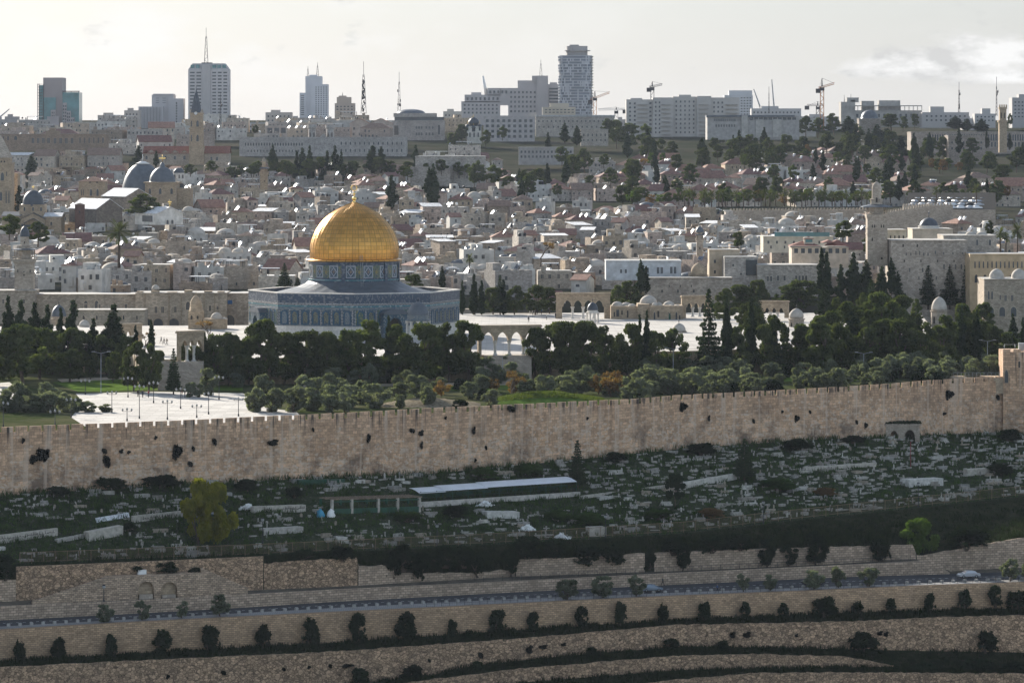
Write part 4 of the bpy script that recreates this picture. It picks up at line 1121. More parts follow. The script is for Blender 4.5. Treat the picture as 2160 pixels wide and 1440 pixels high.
def bell_tower_left():
    b = Bld('bell_tower', 'massive stone church tower with pyramid spire at left edge', 'bell tower', 4, 452, 1620); k = b.k
    mb = MB(); b.box(mb, -26, 24, 348, 455, 0, 50 * k); b.box(mb, -27, 25, 343, 348, -.4, 50 * k + .4); b.box(mb, -27, 25, 389, 391, -.3, 50 * k); b.part('wall', mb, 'ashlar_warm')
    mb = MB(); x0, x1 = b.X(-25), b.X(20); d = 45 * k; z = b.Z(333); t = b.Z(285)
    mb.box(x0, x1, .6, d, b.Z(343), z); b.part('belfry', mb, 'ashlar_warm')
    mb = MB(); mb.hip(x0, x1, .6, d, z, t - z, .3); b.part('spire', mb, 'ashlar')
    for p in (2.5, 9): b.win(p, 338, 348, 5, -.02 if False else .58, 'archvoid')
    for p, y0, y1, w in ((5, 362, 382, 9), (14, 360, 372, 2.5), (-6, 360, 380, 5), (2, 402, 424, 7), (13, 398, 430, 3), (19, 398, 430, 3)): b.win(p, y0, y1, w, -.02, 'arch', (.46, .36, .25))
    b2 = Bld('stone_house', 'tan stair tower attached behind the left church spire', 'building', 30, 452, 1640)
    mb = MB(); b2.box(mb, 22, 37, 365, 455, 0, 9); b2.box(mb, 20, 39, 368, 371, -.4, 9); b2.part('wall', mb, 'ashlar_warm')
    b2.win(28, 374, 380, 3, -.02, 'void')
bell_tower_left()

b = Bld('domed_church', 'cross-shaped church with black ribbed dome at left', 'church', 62, 490, 1500); k = b.k
mb = MB(); b.box(mb, 3, 42, 455, 492, 2, 14); b.box(mb, 92, 128, 457, 492, 2, 14); b.box(mb, 44, 95, 462, 492, 0, 14); b.box(mb, 38, 90, 432, 465, 4, 13.4)
x0, x1 = b.X(44), b.X(95); mb.tri_ends(x0, x1, 0, 14, b.Z(462), 12 * k, 'y'); b.part('wall', mb, 'ashlar_warm')
mb = MB(); mb.gable(x0, x1, 0, 14, b.Z(462), 12 * k, 'y', .3, t=.15); mb.gable(b.X(3), b.X(42), 2, 14, b.Z(456), 8 * k, 'x', .3, t=.15); b.part('roof', mb, 'lead_dark')
mb = MB(); mb.gable(b.X(92), b.X(128), 2, 14, b.Z(457), 7 * k, 'x', .3, t=.15); b.part('roof', mb, 'corrugated')
mb = MB(); cx, cy = b.X(64), 8.7; mb.lathe([(26 * k, b.Z(435)), (26 * k, b.Z(432)), (25 * k, b.Z(431))], 24, cx, cy); mb.lathe(dome_prof(22.5 * k, 29 * k, b.Z(431), 10, .12), 28, cx, cy); dm = b.part('dome', mb, 'lead_dark')
mb = MB(); mb.tube((cx, cy, b.Z(403)), (cx, cy, b.Z(391)), .12); mb.box(cx - .5, cx + .5, cy - .1, cy + .1, b.Z(396), b.Z(394)); b.part('cross', mb, 'gilt', parent=dm)
for p in (49, 67, 84): b.win(p, 436, 446, 5, 3.98, 'arch', (.5, .4, .28))
for p, d in ((28, 2), (107, 2)): b.win(p, 467, 476, 6, d - .02, 'arch', (.5, .4, .28))
mb = MB(); mb.box(b.X(46), b.X(94), -1.6, -.1, b.Z(478), b.Z(474)); mb.gable(b.X(46), b.X(94), -1.6, -.1, b.Z(474), 13 * k, 'y', .1); b.part('porch_roof', mb, 'lead_dark')

b = Bld('domed_church', 'old church with two big grey lead domes', 'church', 325, 440, 1680); k = b.k
mb = MB(); b.box(mb, 306, 372, 386, 442, 0, 20); b.box(mb, 303, 375, 384, 387, -.4, 20.4); b.box(mb, 372, 400, 398, 442, 4, 18); b.part('wall', mb, 'ashlar_warm')
cx, cy = b.X(339), 8.
mb = MB(); mb.lathe([(29 * k, b.Z(389)), (29.5 * k, b.Z(386))] + dome_prof(28 * k, 34 * k, b.Z(386), 10, .1), 36, cx, cy); mb.lathe([(6 * k, b.Z(353)), (5 * k, b.Z(347)), (2 * k, b.Z(343))], 10, cx, cy); dm = b.part('dome', mb, 'lead', label='nearer smaller dome with a gilded cross')
mb = MB(); mb.tube((cx, cy, b.Z(343)), (cx, cy, b.Z(327)), .16); mb.box(cx - 1.4, cx + 1.4, cy - .12, cy + .12, b.Z(335), b.Z(333)); b.part('cross', mb, 'gilt', parent=dm)
cx, cy = b.X(289), 26.
mb = MB(); mb.lathe([(46 * k, b.Z(430)), (45 * k, b.Z(408)), (43 * k, b.Z(392)), (38 * k, b.Z(375)), (30 * k, b.Z(360)), (20 * k, b.Z(350)), (13 * k, b.Z(347))], 48, cx, cy); dm = b.part('dome', mb, 'lead', label='farther larger dome with a flat white cap')
mb = MB(); mb.lathe([(13 * k, b.Z(347)), (16 * k, b.Z(346)), (9 * k, b.Z(343)), (1, b.Z(341))], 20, cx, cy); mb.tube((cx, cy, b.Z(342)), (cx, cy, b.Z(326)), .14); b.part('cap', mb, 'white', parent=dm)
for p in (338, 362, 316): b.win(p, 396, 410, 7, -.02, 'arch', (.45, .35, .25))
b = Bld('lantern_chapel', 'small arcaded lantern with dark green cap beside grey domes', 'church', 376, 400, 1700); k = b.k
mb = MB(); b.box(mb, 372, 388, 379, 402, -2, 6); mb.lathe([(13 * k, b.Z(379)), (13 * k, b.Z(365))], 8, 0, 2, smooth=False); b.part('wall', mb, 'marble')
mb = MB(); mb.lathe(dome_prof(11.5 * k, 11 * k, b.Z(365), 8, .1), 18, 0, 2); b.part('dome', mb, 'lead_dark')
for p in (369, 378, 386): b.win(p, 367, 377, 3.4, 2 - 12.4 * k, 'archvoid')
b.win(384, 386, 396, 12, -2.02, 'arch', (.5, .42, .33))

b = Bld('bell_tower', 'squat stone bell tower under a red pyramid roof', 'bell tower', 193, 430, 1640); k = b.k
mb = MB(); b.box(mb, 166, 221, 383, 434, 0, 11); b.box(mb, 165, 222, 399, 401, -.25, 11.25); b.part('wall', mb, 'ashlar_warm')
mb = MB(); mb.hip(b.X(166), b.X(221), 0, 11, b.Z(383), 11 * k, .5); b.part('roof', mb, 'red_roof', (.26, .14, .095))
for p in (192, 206): b.win(p, 397, 414, 6.5, -.28, 'arch', (.48, .38, .27))
for p in (172, 176): b.win(p, 397, 413, 2, -.28, 'arch', (.48, .38, .27))
for p in (190, 205): b.win(p, 383.5, 386, 5, -.02, 'void')

def gable_hall(label, p0, p1, yr, ye, yb, Y, rz, depth, roofmat='corrugated', roofcol=None, wall='plaster', col=(.5, .47, .42), name='gabled_hall', cat='building', axis='y'):
    b = Bld(name, label, cat, (p0 + p1) / 2, yb, Y, rz); k = b.k
    mb = MB(); b.box(mb, p0, p1, ye, yb + 2, 0, depth); mb.tri_ends(b.X(p0), b.X(p1), 0, depth, b.Z(ye), (ye - yr) * k, axis); b.part('wall', mb, wall, col)
    mb = MB(); mb.gable(b.X(p0), b.X(p1), 0, depth, b.Z(ye), (ye - yr) * k, axis, .4, t=.16); b.part('roof', mb, roofmat, roofcol)
    return b
b = gable_hall('white gabled church with bright roof and gilded cross', 326, 391, 437, 450, 472, 1440, radians(38), 15, col=(.62, .60, .56), name='white_church', cat='church')
mb = MB(); mb.tube((0, .2, b.Z(437)), (0, .2, b.Z(421)), .16); mb.box(-.8, .8, .1, .3, b.Z(427), b.Z(425)); mb.box(-.5, .5, .1, .3, b.Z(431), b.Z(430)); b.part('cross', mb, 'gilt')
for p in (352, 364): b.win(p, 463, 473, 7, -.02, 'arch', (.5, .47, .42))
mb = MB(); mb.box(b.X(326) - .06, b.X(326) - .01, 3, 10, b.Z(468), b.Z(455)); b.part('grated_window', mb, 'glass')
gable_hall('long hall with bright white sloping roof left of white church', 200, 262, 420, 440, 468, 1500, radians(35), 22, col=(.2, .17, .14), wall='house')
gable_hall('white roofed hall just below the two grey domes', 262, 322, 398, 414, 440, 1600, radians(35), 20, col=(.3, .25, .2), wall='house')
b = Bld('wooden_tower', 'narrow dark brown boarded shaft with small roof', 'building', 167, 488, 1480)
mb = MB(); b.box(mb, 158, 177, 432, 490, 0, 3.4); b.part('wall', mb, 'brown_wall')
mb = MB(); mb.hip(b.X(158), b.X(177), 0, 3.4, b.Z(432), 4 * b.k, .3); b.part('roof', mb, 'brown_wall')
b.win(168, 445, 449, 3, -.02, 'pane')

b = Bld('spired_church', 'long red roofed convent with slender clock tower and black spire', 'church', 413, 345, 2080); k = b.k
mb = MB(); b.box(mb, 302, 482, 323, 348, 3, 16)
for p in (318, 348, 368, 388): mb.tri_ends(b.X(p - 10), b.X(p + 10), 2.95, 9, b.Z(323), 7 * k, 'y')
b.part('wall', mb, 'ashlar')
mb = MB(); mb.gable(b.X(302), b.X(482), 3, 16, b.Z(323), 14 * k, 'x', .5)
for p in (308, 328, 348, 368, 388): mb.gable(b.X(p - 9.5), b.X(p + 9.5), 2.9, 9.5, b.Z(325), 8 * k, 'y', .2)
b.part('roof', mb, 'red_roof', (.25, .10, .07))
mb = MB(); b.box(mb, 399, 430, 307, 348, -1, 8); b.box(mb, 400, 428, 273, 307, -.6, 7.4); b.box(mb, 398, 430, 270, 273, -1.1, 8); b.box(mb, 401, 427, 241, 270, -.2, 7); b.box(mb, 400, 428, 238, 241, -.6, 7.4)
tw = b.part('tower', mb, 'ashlar_warm')
for p in (399, 406, 413, 420, 427):
    pass
mb = MB(); mb.lathe([(12.5 * k, b.Z(240)), (9.5 * k, b.Z(222)), (5.5 * k, b.Z(205)), (.05, b.Z(189))], 8, 0, 3.4, a0=pi / 8, smooth=False); mb.tube((0, 3.4, b.Z(190)), (0, 3.4, b.Z(180)), .1); b.part('spire', mb, 'lead_dark', parent=tw)
for sx in (-1, 1):
    for yy in (.2, 6.6): 
        mb = MB(); mb.lathe([(2.2 * k, b.Z(241)), (2.2 * k, b.Z(236)), (.05, b.Z(230))], 6, sx * 12 * k, yy); b.part('pinnacle', mb, 'ashlar', parent=tw)
mb = MB(); mb.lathe([(.02, 0), (3.4 * k, 0), (3.4 * k, .1)], 16); o = b.part('clock', mb, 'white', parent=tw); o.location = (0, -.65, b.Z(239)); o.rotation_euler = (radians(90), 0, 0)
for y0, y1 in ((253, 268), (283, 299)): b.win(417, y0, y1, 7, -.62, 'arch', (.42, .33, .24)); b.win(404, y0, y1, 3, -.62, 'arch', (.42, .33, .24))
for p, y in ((308, 328), (348, 328), (368, 328), (388, 328), (445, 330), (457, 330)): b.win(p, y, y + 9, 6, 2.9, 'arch', (.4, .36, .32))

def facade(name, label, p0, p1, yt, yb, Y, d=14, mat='house', col=(.4, .34, .28), rows=(), rz=0., roof='roofing', roofcol=(.45, .43, .4), extra=None, cat='building', cornice=True):
    """rows: (y0,y1,count,width,kind[,pa,pb])"""
    b = Bld(name, label, cat, (p0 + p1) / 2, yb, Y, rz)
    mb = MB(); b.box(mb, p0, p1, yt, yb + 3, 0, d)
    if cornice: b.box(mb, p0 - .6, p1 + .6, yt - 1.5, yt + .6, -.25, d + .25)
    b.wallmb = mb
    if extra: extra(b, mb)
    b.part('wall', mb, mat, col)
    mb = MB(); b.box(mb, p0 + 1, p1 - 1, yt - 1.8, yt - 1.5, .6, d - .6); b.part('roof', mb, roof, roofcol)
    for r in rows:
        y0, y1, n, w, kd = r[:5]; pa, pb = (r[5], r[6]) if len(r) > 5 else (p0 + 2, p1 - 2)
        for i in range(n): b.win(pa + (pb - pa) * (i + .5) / n, y0, y1, w, -.02, kd, tuple(q * 1.1 for q in col))
    b.done()
    return b
# west side of the terrace, left of the shrine
TAN = (.56, .45, .33)
b = facade('madrasa_building', 'long tan stone facade with tall arched recesses left of shrine', 286, 478, 619, 694, 1132, col=TAN, rows=[(645, 660, 2, 7, 'rect', 322, 350), (645, 659, 1, 6, 'rect', 366, 374), (643, 656, 1, 6, 'rect', 440, 446), (645, 653, 1, 5, 'rect', 456, 462), (634, 654, 1, 11, 'arch', 391, 402)])
mb = MB()
for p0, p1, y in ((288, 300, 615), (318, 334, 613), (352, 372, 616), (388, 404, 612), (430, 446, 614), (458, 472, 615)): b.box(mb, p0, p1, y, 620, 1, 4)
for p in (305, 356, 382, 430, 452): b.box(mb, p, p + 1.4, 620, 692, -.35, 0)
b.part('roof_structures', mb, 'ashlar_warm')
mb = MB(); add_dome(mb, b.X(325), 5, b.Z(611), 8.5 * b.k, 9 * b.k, 16, pointed=.2); b.part('dome', mb, 'limewash')
for p, w in ((310, 24), (334, 26), (367, 28), (420, 24), (446, 24)): b.win(p, 669, 696, w, -.03, 'arch', (.40, .31, .22))
b = facade('madrasa_building', 'weathered stone block with one great arch by the shrine', 478, 528, 620, 694, 1136, col=(.47, .38, .285)); b.win(484, 661, 692, 28, -.03, 'arch', (.42, .33, .24))
mb = MB(); b.box(mb, 477, 490, 633, 641, -.3, -.1); b.part('blue_awning', mb, 'tarp_blue')
b = facade('madrasa_building', 'shadowed stone cloister wall at far left behind the cypresses', 72, 286, 622, 694, 1134, col=(.50, .405, .30), rows=[(640, 653, 6, 7, 'rect', 110, 280), (632, 652, 2, 10, 'arch', 170, 215)])
b.win(250, 668, 694, 24, -.03, 'arch', TAN)
facade('stone_house', 'lower stone hall with flat roof behind the cypresses', 160, 305, 655, 694, 1110, 10, col=(.55, .45, .34), rows=[(664, 674, 5, 5, 'arch')])
facade('stone_house', 'plain stone wall at the left edge below the minaret', -60, 74, 614, 680, 1130, 10, col=(.48, .39, .30), rows=[(630, 640, 3, 5, 'rect')])
b = facade('vaulted_gate', 'small vaulted gate building just left of the shrine', 524, 562, 625, 700, 1120, 8, col=(.38, .3, .22)); mb = MB(); n = 10
for i in range(n): pass
mb.lathe(dome_prof(2.6, 1.8, b.Z(623), 6), 16, 0, 4); b.part('dome', mb, 'lead')
# right: white building, school, great walls
b = facade('white_building', 'long whitewashed building behind the arcade cypresses', 1278, 1437, 551, 588, 1165, 14, mat='plaster', col=(.58, .59, .6), rows=[(562, 577, 2, 6, 'rect', 1384, 1400), (561, 577, 2, 6, 'rect', 1412, 1428), (563, 576, 1, 6, 'rect', 1362, 1370), (567, 576, 2, 5, 'rect', 1305, 1325)])
b = facade('stone_wall', 'long bare stone wall under the whitewashed building', 1362, 1545, 587, 640, 1150, 8, col=(.46, .40, .33), rows=[(600, 606, 3, 3, 'arch', 1400, 1470), (611, 617, 3, 4, 'pane', 1380, 1480)], cat='wall')
kiosk('round sandy dome on the roof beside the whitewashed building', 1474, 555, 577, 580, 588, 36, 1158, 10, 'ashlar_warm', 'ashlar_warm', False)
b = facade('apartment_house', 'tall tan block with rooftop shed and red roof at right', 1496, 1560, 528, 606, 1175, 12, mat='plaster', col=(.5, .40, .29), rows=[(548, 555, 3, 4, 'pane'), (570, 577, 3, 4, 'pane')])
b = facade('stone_house', 'grey stone house with dark glazed bay right of the tan block', 1528, 1598, 543, 640, 1165, 12, col=(.5, .465, .42), rows=[(556, 562, 2, 5, 'rect'), (575, 580, 1, 5, 'rect'), (600, 606, 2, 5, 'rect')])
mb = MB(); b.box(mb, 1573, 1597, 548, 580, -.5, -.05); b.part('glazed_bay', mb, 'glass')
b = facade('stone_building', 'long pale stone building with paired green shuttered windows', 1598, 1730, 560, 640, 1160, 14, col=(.52, .465, .395), rows=[(581, 593, 2, 5, 'rect', 1616, 1630), (580, 592, 2, 5, 'rect', 1634, 1662), (580, 592, 4, 5, 'rect', 1676, 1704)])
def tower_room(b, mb): pass
b = facade('villa', 'cream villa with three red pyramid roofs and a glazed turret', 1670, 1790, 523, 562, 1180, 12, mat='plaster', col=(.52, .45, .37), rows=[(524, 534, 8, 8, 'pane')])
for p0, p1, y, h in ((1668, 1730, 519, 11), (1738, 1760, 512, 6), (1746, 1788, 518, 12)):
    mb = MB(); mb.hip(b.X(p0), b.X(p1), -.3, 8, b.Z(y), h * b.k, .5); b.part('roof', mb, 'red_roof', (.27, .115, .085))
mb = MB(); b.box(mb, 1697, 1716, 501, 519, 1, 4); b.part('turret', mb, 'plaster', (.5, .45, .38))
mb = MB(); mb.hip(b.X(1697), b.X(1716), 1, 4, b.Z(504), 5 * b.k, .4); b.part('turret_roof', mb, 'red_roof', (.27, .115, .085))
mb = MB(); b.box(mb, 1700, 1714, 505, 511, .93, .98); b.part('turret_window', mb, 'glass_teal')
b = facade('terrace_house', 'broad cream house whose roof terrace has a glass balustrade', 1610, 1757, 500, 530, 1230, 14, mat='plaster', col=(.6, .53, .42), rows=[(508, 514, 8, 4, 'pane'), (518, 524, 5, 3, 'pane')])
mb = MB(); b.box(mb, 1634, 1750, 490, 499, -.1, -.04); b.part('glass_balustrade', mb, 'glass_teal')
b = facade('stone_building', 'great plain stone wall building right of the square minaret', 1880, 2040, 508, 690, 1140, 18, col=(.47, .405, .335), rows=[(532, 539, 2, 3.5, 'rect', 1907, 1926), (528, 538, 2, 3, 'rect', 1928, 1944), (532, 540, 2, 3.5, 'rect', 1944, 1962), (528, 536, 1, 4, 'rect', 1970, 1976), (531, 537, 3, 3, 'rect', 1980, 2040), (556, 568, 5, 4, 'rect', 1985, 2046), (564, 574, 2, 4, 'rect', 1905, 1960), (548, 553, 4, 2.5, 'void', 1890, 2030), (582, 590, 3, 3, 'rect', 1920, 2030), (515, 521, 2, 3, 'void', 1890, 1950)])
b = facade('stone_building', 'upper stone block with arched windows above the great wall', 1990, 2102, 498, 560, 1150, 16, col=(.48, .42, .35), rows=[(503, 518, 1, 6, 'arch', 2058, 2064), (503, 518, 1, 6, 'arch', 2084, 2092), (512, 520, 2, 3, 'rect', 2005, 2014), (512, 520, 2, 3, 'rect', 2018, 2026), (505, 515, 1, 4, 'arch', 2034, 2040)])
for p in (2053, 2076):
    mb = MB(); add_dome(mb, b.X(p), 6, b.Z(497), 12 * b.k, 8 * b.k, 16); b.part('dome', mb, 'limewash')
b = facade('school_building', 'ochre school wing with paired lancet windows at right', 2046, 2260, 537, 690, 1128, 16, mat='plaster', col=(.50, .375, .235), rows=[(549, 566, 12, 4, 'arch', 2052, 2160), (577, 597, 6, 9, 'arch', 2050, 2160)])
b = facade('domed_madrasa', 'old stone college with two round domes at the right edge', 2076, 2250, 590, 700, 1085, 16, col=(.46, .38, .29), rows=[(611, 632, 2, 5, 'arch', 2082, 2096), (621, 632, 1, 4, 'rect', 2108, 2112), (621, 635, 2, 6, 'rect', 2114, 2142), (645, 668, 3, 16, 'arch', 2078, 2150)])
for p in (2106, 2153):
    mb = MB(); mb.lathe([(17.5 * b.k, b.Z(590)), (17 * b.k, b.Z(587))] + dome_prof(16.5 * b.k, 19 * b.k, b.Z(587), 9, .1), 24, b.X(p), 4); b.part('dome', mb, 'limewash')
b = facade('domed_church', 'church with black dome over a scalloped cream drum at right', 1925, 2010, 484, 508, 1300, 16, mat='plaster', col=(.52, .44, .34), cat='church')
mb = MB(); mb.lathe([(22 * b.k, b.Z(506)), (22 * b.k, b.Z(480)), (23 * b.k, b.Z(479)), (23 * b.k, b.Z(477))], 24, b.X(1964), 7, smooth=False); b.part('drum', mb, 'marble')
for i in range(-2, 3): obj('window', WIN['archvoid'], b.root, (b.X(1964) + 22.1 * b.k * sin(i * .5), 7 - 22.1 * b.k * cos(i * .5), b.Z(494)), i * .5, scale=(.9, 1.6, 1.7))
mb = MB(); mb.lathe(dome_prof(20.5 * b.k, 21 * b.k, b.Z(481), 10, .1), 28, b.X(1964), 7); mb.tube((b.X(1964), 7, b.Z(461)), (b.X(1964), 7, b.Z(446)), .12); mb.box(b.X(1962), b.X(1966), 6.9, 7.1, b.Z(451), b.Z(449)); b.part('dome', mb, 'lead_dark')
b = facade('cream_building', 'cream flat-roofed hall with small black windows beside minaret', 1872, 1912, 486, 530, 1220, 12, mat='plaster', col=(.56, .47, .34), rows=[(497, 506, 4, 3, 'void')])
# old city wall far behind the roofs
def city_wall(label, p0, p1, yt0, yt1, yb, Y, n, gapw=.45):
    b = Bld('city_wall', label, 'wall', (p0 + p1) / 2, yb, Y)
    mb = MB()
    for i in range(n):
        a, c = p0 + (p1 - p0) * i / n, p0 + (p1 - p0) * (i + 1) / n; y = yt0 + (yt1 - yt0) * i / n
        b.box(mb, a, c, y + 4, yb + 6, 0, 1.6); b.box(mb, a, a + (c - a) * (1 - gapw), y, y + 4, 0, .7)
    b.part('wall', mb, 'ashlar')
city_wall('old crenellated city wall beside the square minaret canopy', 1868, 1965, 444, 428, 500, 1420, 18)
city_wall('long low crenellated wall running in front of palm row', 1540, 1840, 440, 438, 470, 1600, 44)
city_wall('higher crenellated city wall section below the car park', 1905, 2010, 430, 428, 490, 1500, 16)

# ---------------------------------------------------------------- middle hill: large institutions
GREY = (.36, .335, .32); PALE = (.46, .43, .40)
b = facade('brownstone_convent', 'long brown stone convent with ornate central gable at left', -40, 222, 284, 316, 2060, 18, col=(.30, .225, .165), rows=[(290, 302, 4, 7, 'rect', 64, 108), (290, 303, 4, 7, 'rect', 110, 158), (289, 302, 6, 4, 'rect', 164, 222), (287, 296, 2, 4, 'rect', 2, 22), (286, 296, 1, 8, 'arch', 28, 38)])
mb = MB(); b.box(mb, 96, 126, 276, 284, -.3, 4); b.box(mb, 104, 117, 270, 277, -.3, 3.4); b.part('gable', mb, 'house', (.32, .24, .17))
b = facade('pilgrim_hostel', 'very long pale hostel with arched window rows and twin turrets', 505, 857, 291, 350, 2330, 30, col=PALE, rows=[(300, 308, 22, 4, 'arch', 515, 640), (315, 321, 18, 3, 'arch', 520, 640), (298, 306, 14, 4, 'arch', 715, 852), (313, 321, 14, 4, 'arch', 715, 852)])
for p in (658, 696):
    mb = MB(); mb.lathe([(8 * b.k, b.Z(292)), (8 * b.k, b.Z(272)), (10 * b.k, b.Z(270)), (10 * b.k, b.Z(263))], 10, b.X(p), 3, smooth=False); t = b.part('turret', mb, 'house', PALE)
    for i in range(8): pass
    for q in (-4, 4): obj('window', WIN['archvoid'], t, (b.X(p) + q * b.k, 3 - 7.9 * b.k, b.Z(290)), 0, scale=(.9, 1., 3.4))
mb = MB(); mb.box(b.X(672), b.X(692), -.6, 3, b.Z(330), b.Z(292)); mb.tri_ends(b.X(672), b.X(692), -.6, 3, b.Z(292), 10 * b.k, 'y'); b.part('gable', mb, 'house', PALE)
facade('modern_annex', 'modern hall with long dark ribbon windows above the hostel', 560, 650, 267, 292, 2420, 20, mat='plaster', col=(.42, .36, .32), rows=[(270, 281, 6, 10, 'pane')])
facade('modern_annex', 'grey flat-roofed block with ribbon glazing behind twin turrets', 600, 780, 256, 296, 2480, 24, mat='plaster', col=(.38, .38, .37), rows=[(270, 283, 10, 12, 'pane', 700, 778)])
b = facade('tiled_mansion', 'pinkish mansion with two red gables right of the turrets', 738, 828, 262, 296, 2420, 16, mat='plaster', col=(.45, .38, .33), rows=[(268, 274, 6, 5, 'rect'), (280, 286, 7, 4, 'rect')])
for p0, p1 in ((738, 780), (778, 828)):
    mb = MB(); mb.gable(b.X(p0), b.X(p1), 0, 14, b.Z(261), 11 * b.k, 'y', .4); b.part('roof', mb, 'red_roof', (.30, .15, .10)); mb = MB(); mb.tri_ends(b.X(p0), b.X(p1), .05, 14, b.Z(261), 11 * b.k, 'y'); b.part('gable', mb, 'plaster', (.45, .38, .33))
b = facade('museum_building', 'square stone museum with dark glazed attic and shallow dome', 828, 937, 256, 298, 2540, 30, col=(.45, .40, .365), rows=[(266, 272, 3, 5, 'rect', 876, 892), (266, 272, 3, 5, 'rect', 896, 916), (279, 286, 3, 5, 'rect', 876, 892), (279, 286, 3, 5, 'rect', 896, 916), (264, 284, 1, 4, 'pane', 918, 934), (265, 285, 1, 9, 'pane', 830, 842)])
mb = MB(); b.box(mb, 832, 936, 247, 256, 2, 26); b.part('glazed_attic', mb, 'glass')
mb = MB(); b.box(mb, 830, 920, 239, 247, 1, 28); b.part('upper_storey', mb, 'house', (.42, .38, .35))
mb = MB(); add_dome(mb, b.X(866), 14, b.Z(239), 30 * b.k, 9 * b.k, 24); b.part('dome', mb, 'lead')
b = facade('stone_building', 'pale stepped building with few windows among the cypresses', 876, 1024, 331, 392, 1990, 24, col=(.46, .42, .37), rows=[(350, 362, 1, 7, 'arch', 966, 976), (350, 360, 2, 4, 'rect', 980, 1012), (370, 376, 3, 6, 'rect', 960, 1010)])
mb = MB(); b.box(mb, 866, 950, 352, 392, -5, -.05); b.part('front_wing', mb, 'house', (.44, .39, .34))
facade('long_house', 'long grey shuttered block with row of rooftop heaters', 1094, 1210, 312, 345, 2180, 14, mat='plaster', col=(.36, .34, .33), rows=[(318, 323, 14, 4, 'pane'), (328, 333, 14, 4, 'pane')])
b = facade('orthodox_church', 'white many-windowed church with several small black onion domes', 985, 1015, 268, 300, 2440, 14, mat='plaster', col=(.6, .57, .52), rows=[(278, 290, 3, 4, 'arch')], cat='church')
for p, y, r, h in ((999, 261, 12, 13), (986, 268, 5, 6), (1012, 268, 5, 6), (999, 270, 6, 6)):
    mb = MB(); mb.lathe([(r * .8 * b.k, b.Z(y + 8)), (r * .8 * b.k, b.Z(y))] + [(q[0], q[1]) for q in dome_prof(r * b.k, h * b.k, b.Z(y), 8, .3)], 14, b.X(p), 4 - (3 if y > 265 else 0)); d = b.part('dome', mb, 'lead_dark')
    mb = MB(); mb.tube((b.X(p), 4 - (3 if y > 265 else 0), b.Z(y - h)), (b.X(p), 4 - (3 if y > 265 else 0), b.Z(y - h - 7)), .12, n=4); b.part('cross', mb, 'gilt', parent=d)
facade('apartment_block', 'grey striped apartment slab right of the onion domed church', 1020, 1128, 247, 300, 2520, 16, mat='plaster', col=(.43, .40, .39), rows=[(252, 258, 9, 6, 'pane'), (263, 269, 9, 6, 'pane'), (274, 280, 9, 6, 'pane'), (285, 291, 9, 6, 'pane')])
b = facade('hotel_building', 'long low hotel with pale green roof edge and many windows', 1130, 1296, 246, 290, 2600, 20, col=(.46, .42, .37), rows=[(253, 258, 18, 4, 'rect'), (265, 270, 16, 4, 'rect')])
mb = MB(); b.box(mb, 1130, 1296, 243, 246.5, -.6, 12); b.part('roof_edge', mb, 'grey_metal')
facade('mission_building', 'small stone mission with crenellated tower between trees', 1225, 1283, 274, 305, 2380, 12, col=(.45, .40, .34), rows=[(281, 288, 6, 4, 'arch'), (293, 298, 6, 4, 'arch')])
b = facade('cultural_centre', 'broad grey building with tall arched panels below crane', 1492, 1686, 246, 292, 2440, 24, mat='plaster', col=(.36, .345, .33), rows=[(250, 256, 12, 4, 'rect', 1505, 1552), (262, 268, 8, 4, 'rect', 1508, 1552), (256, 274, 1, 6, 'arch', 1597, 1608), (256, 274, 1, 6, 'arch', 1633, 1644), (248, 253, 10, 8, 'pane', 1580, 1680)])
mb = MB(); b.box(mb, 1564, 1577, 244, 292, -1.5, -.05); b.box(mb, 1594, 1610, 252, 290, -.9, -.05); b.box(mb, 1630, 1648, 252, 290, -.9, -.05); b.part('pier', mb, 'plaster', (.42, .4, .37))
mb = MB(); b.box(mb, 1490, 1676, 243, 247, -1.2, 10); b.part('roof_edge', mb, 'lead')
b = facade('government_building', 'long tan government building with rows of narrow windows', 1922, 2165, 280, 330, 2360, 24, col=(.38, .32, .27), rows=[(284, 297, 40, 3, 'pane', 1955, 2160), (300, 310, 14, 3, 'pane', 2060, 2160)])
facade('stone_building', 'square tan block standing before the long government building', 2000, 2078, 287, 345, 2240, 18, col=(.36, .30, .25), rows=[(298, 303, 6, 4, 'rect'), (310, 316, 6, 4, 'rect')])
b = Bld('tall_tower', 'slim crenellated stone lookout tower at right skyline', 'tower', 2116, 320, 2250); k = b.k
mb = MB(); b.box(mb, 2108, 2124, 258, 322, 0, 4.4); b.box(mb, 2106, 2126, 254, 258, -.4, 4.8); b.box(mb, 2109, 2123, 229, 254, .2, 4.2); b.box(mb, 2107.5, 2124.5, 226, 230, -.2, 4.6)
for i in range(4): b.box(mb, 2107.5 + i * 4.6, 2110.5 + i * 4.6, 221, 226, -.2, .5)
b.part('shaft', mb, 'ashlar_warm')
for p in (2112, 2119): b.win(p, 236, 250, 3, .18, 'archvoid')
b = facade('domed_building', 'brown stone building under a big grey dome among hill trees', 1812, 1860, 252, 280, 2500, 14, col=(.36, .31, .26))
mb = MB(); mb.lathe([(18 * b.k, b.Z(252)), (18.5 * b.k, b.Z(249))] + dome_prof(18 * b.k, 17 * b.k, b.Z(249), 9), 28, b.X(1836), 7); b.part('dome', mb, 'lead')

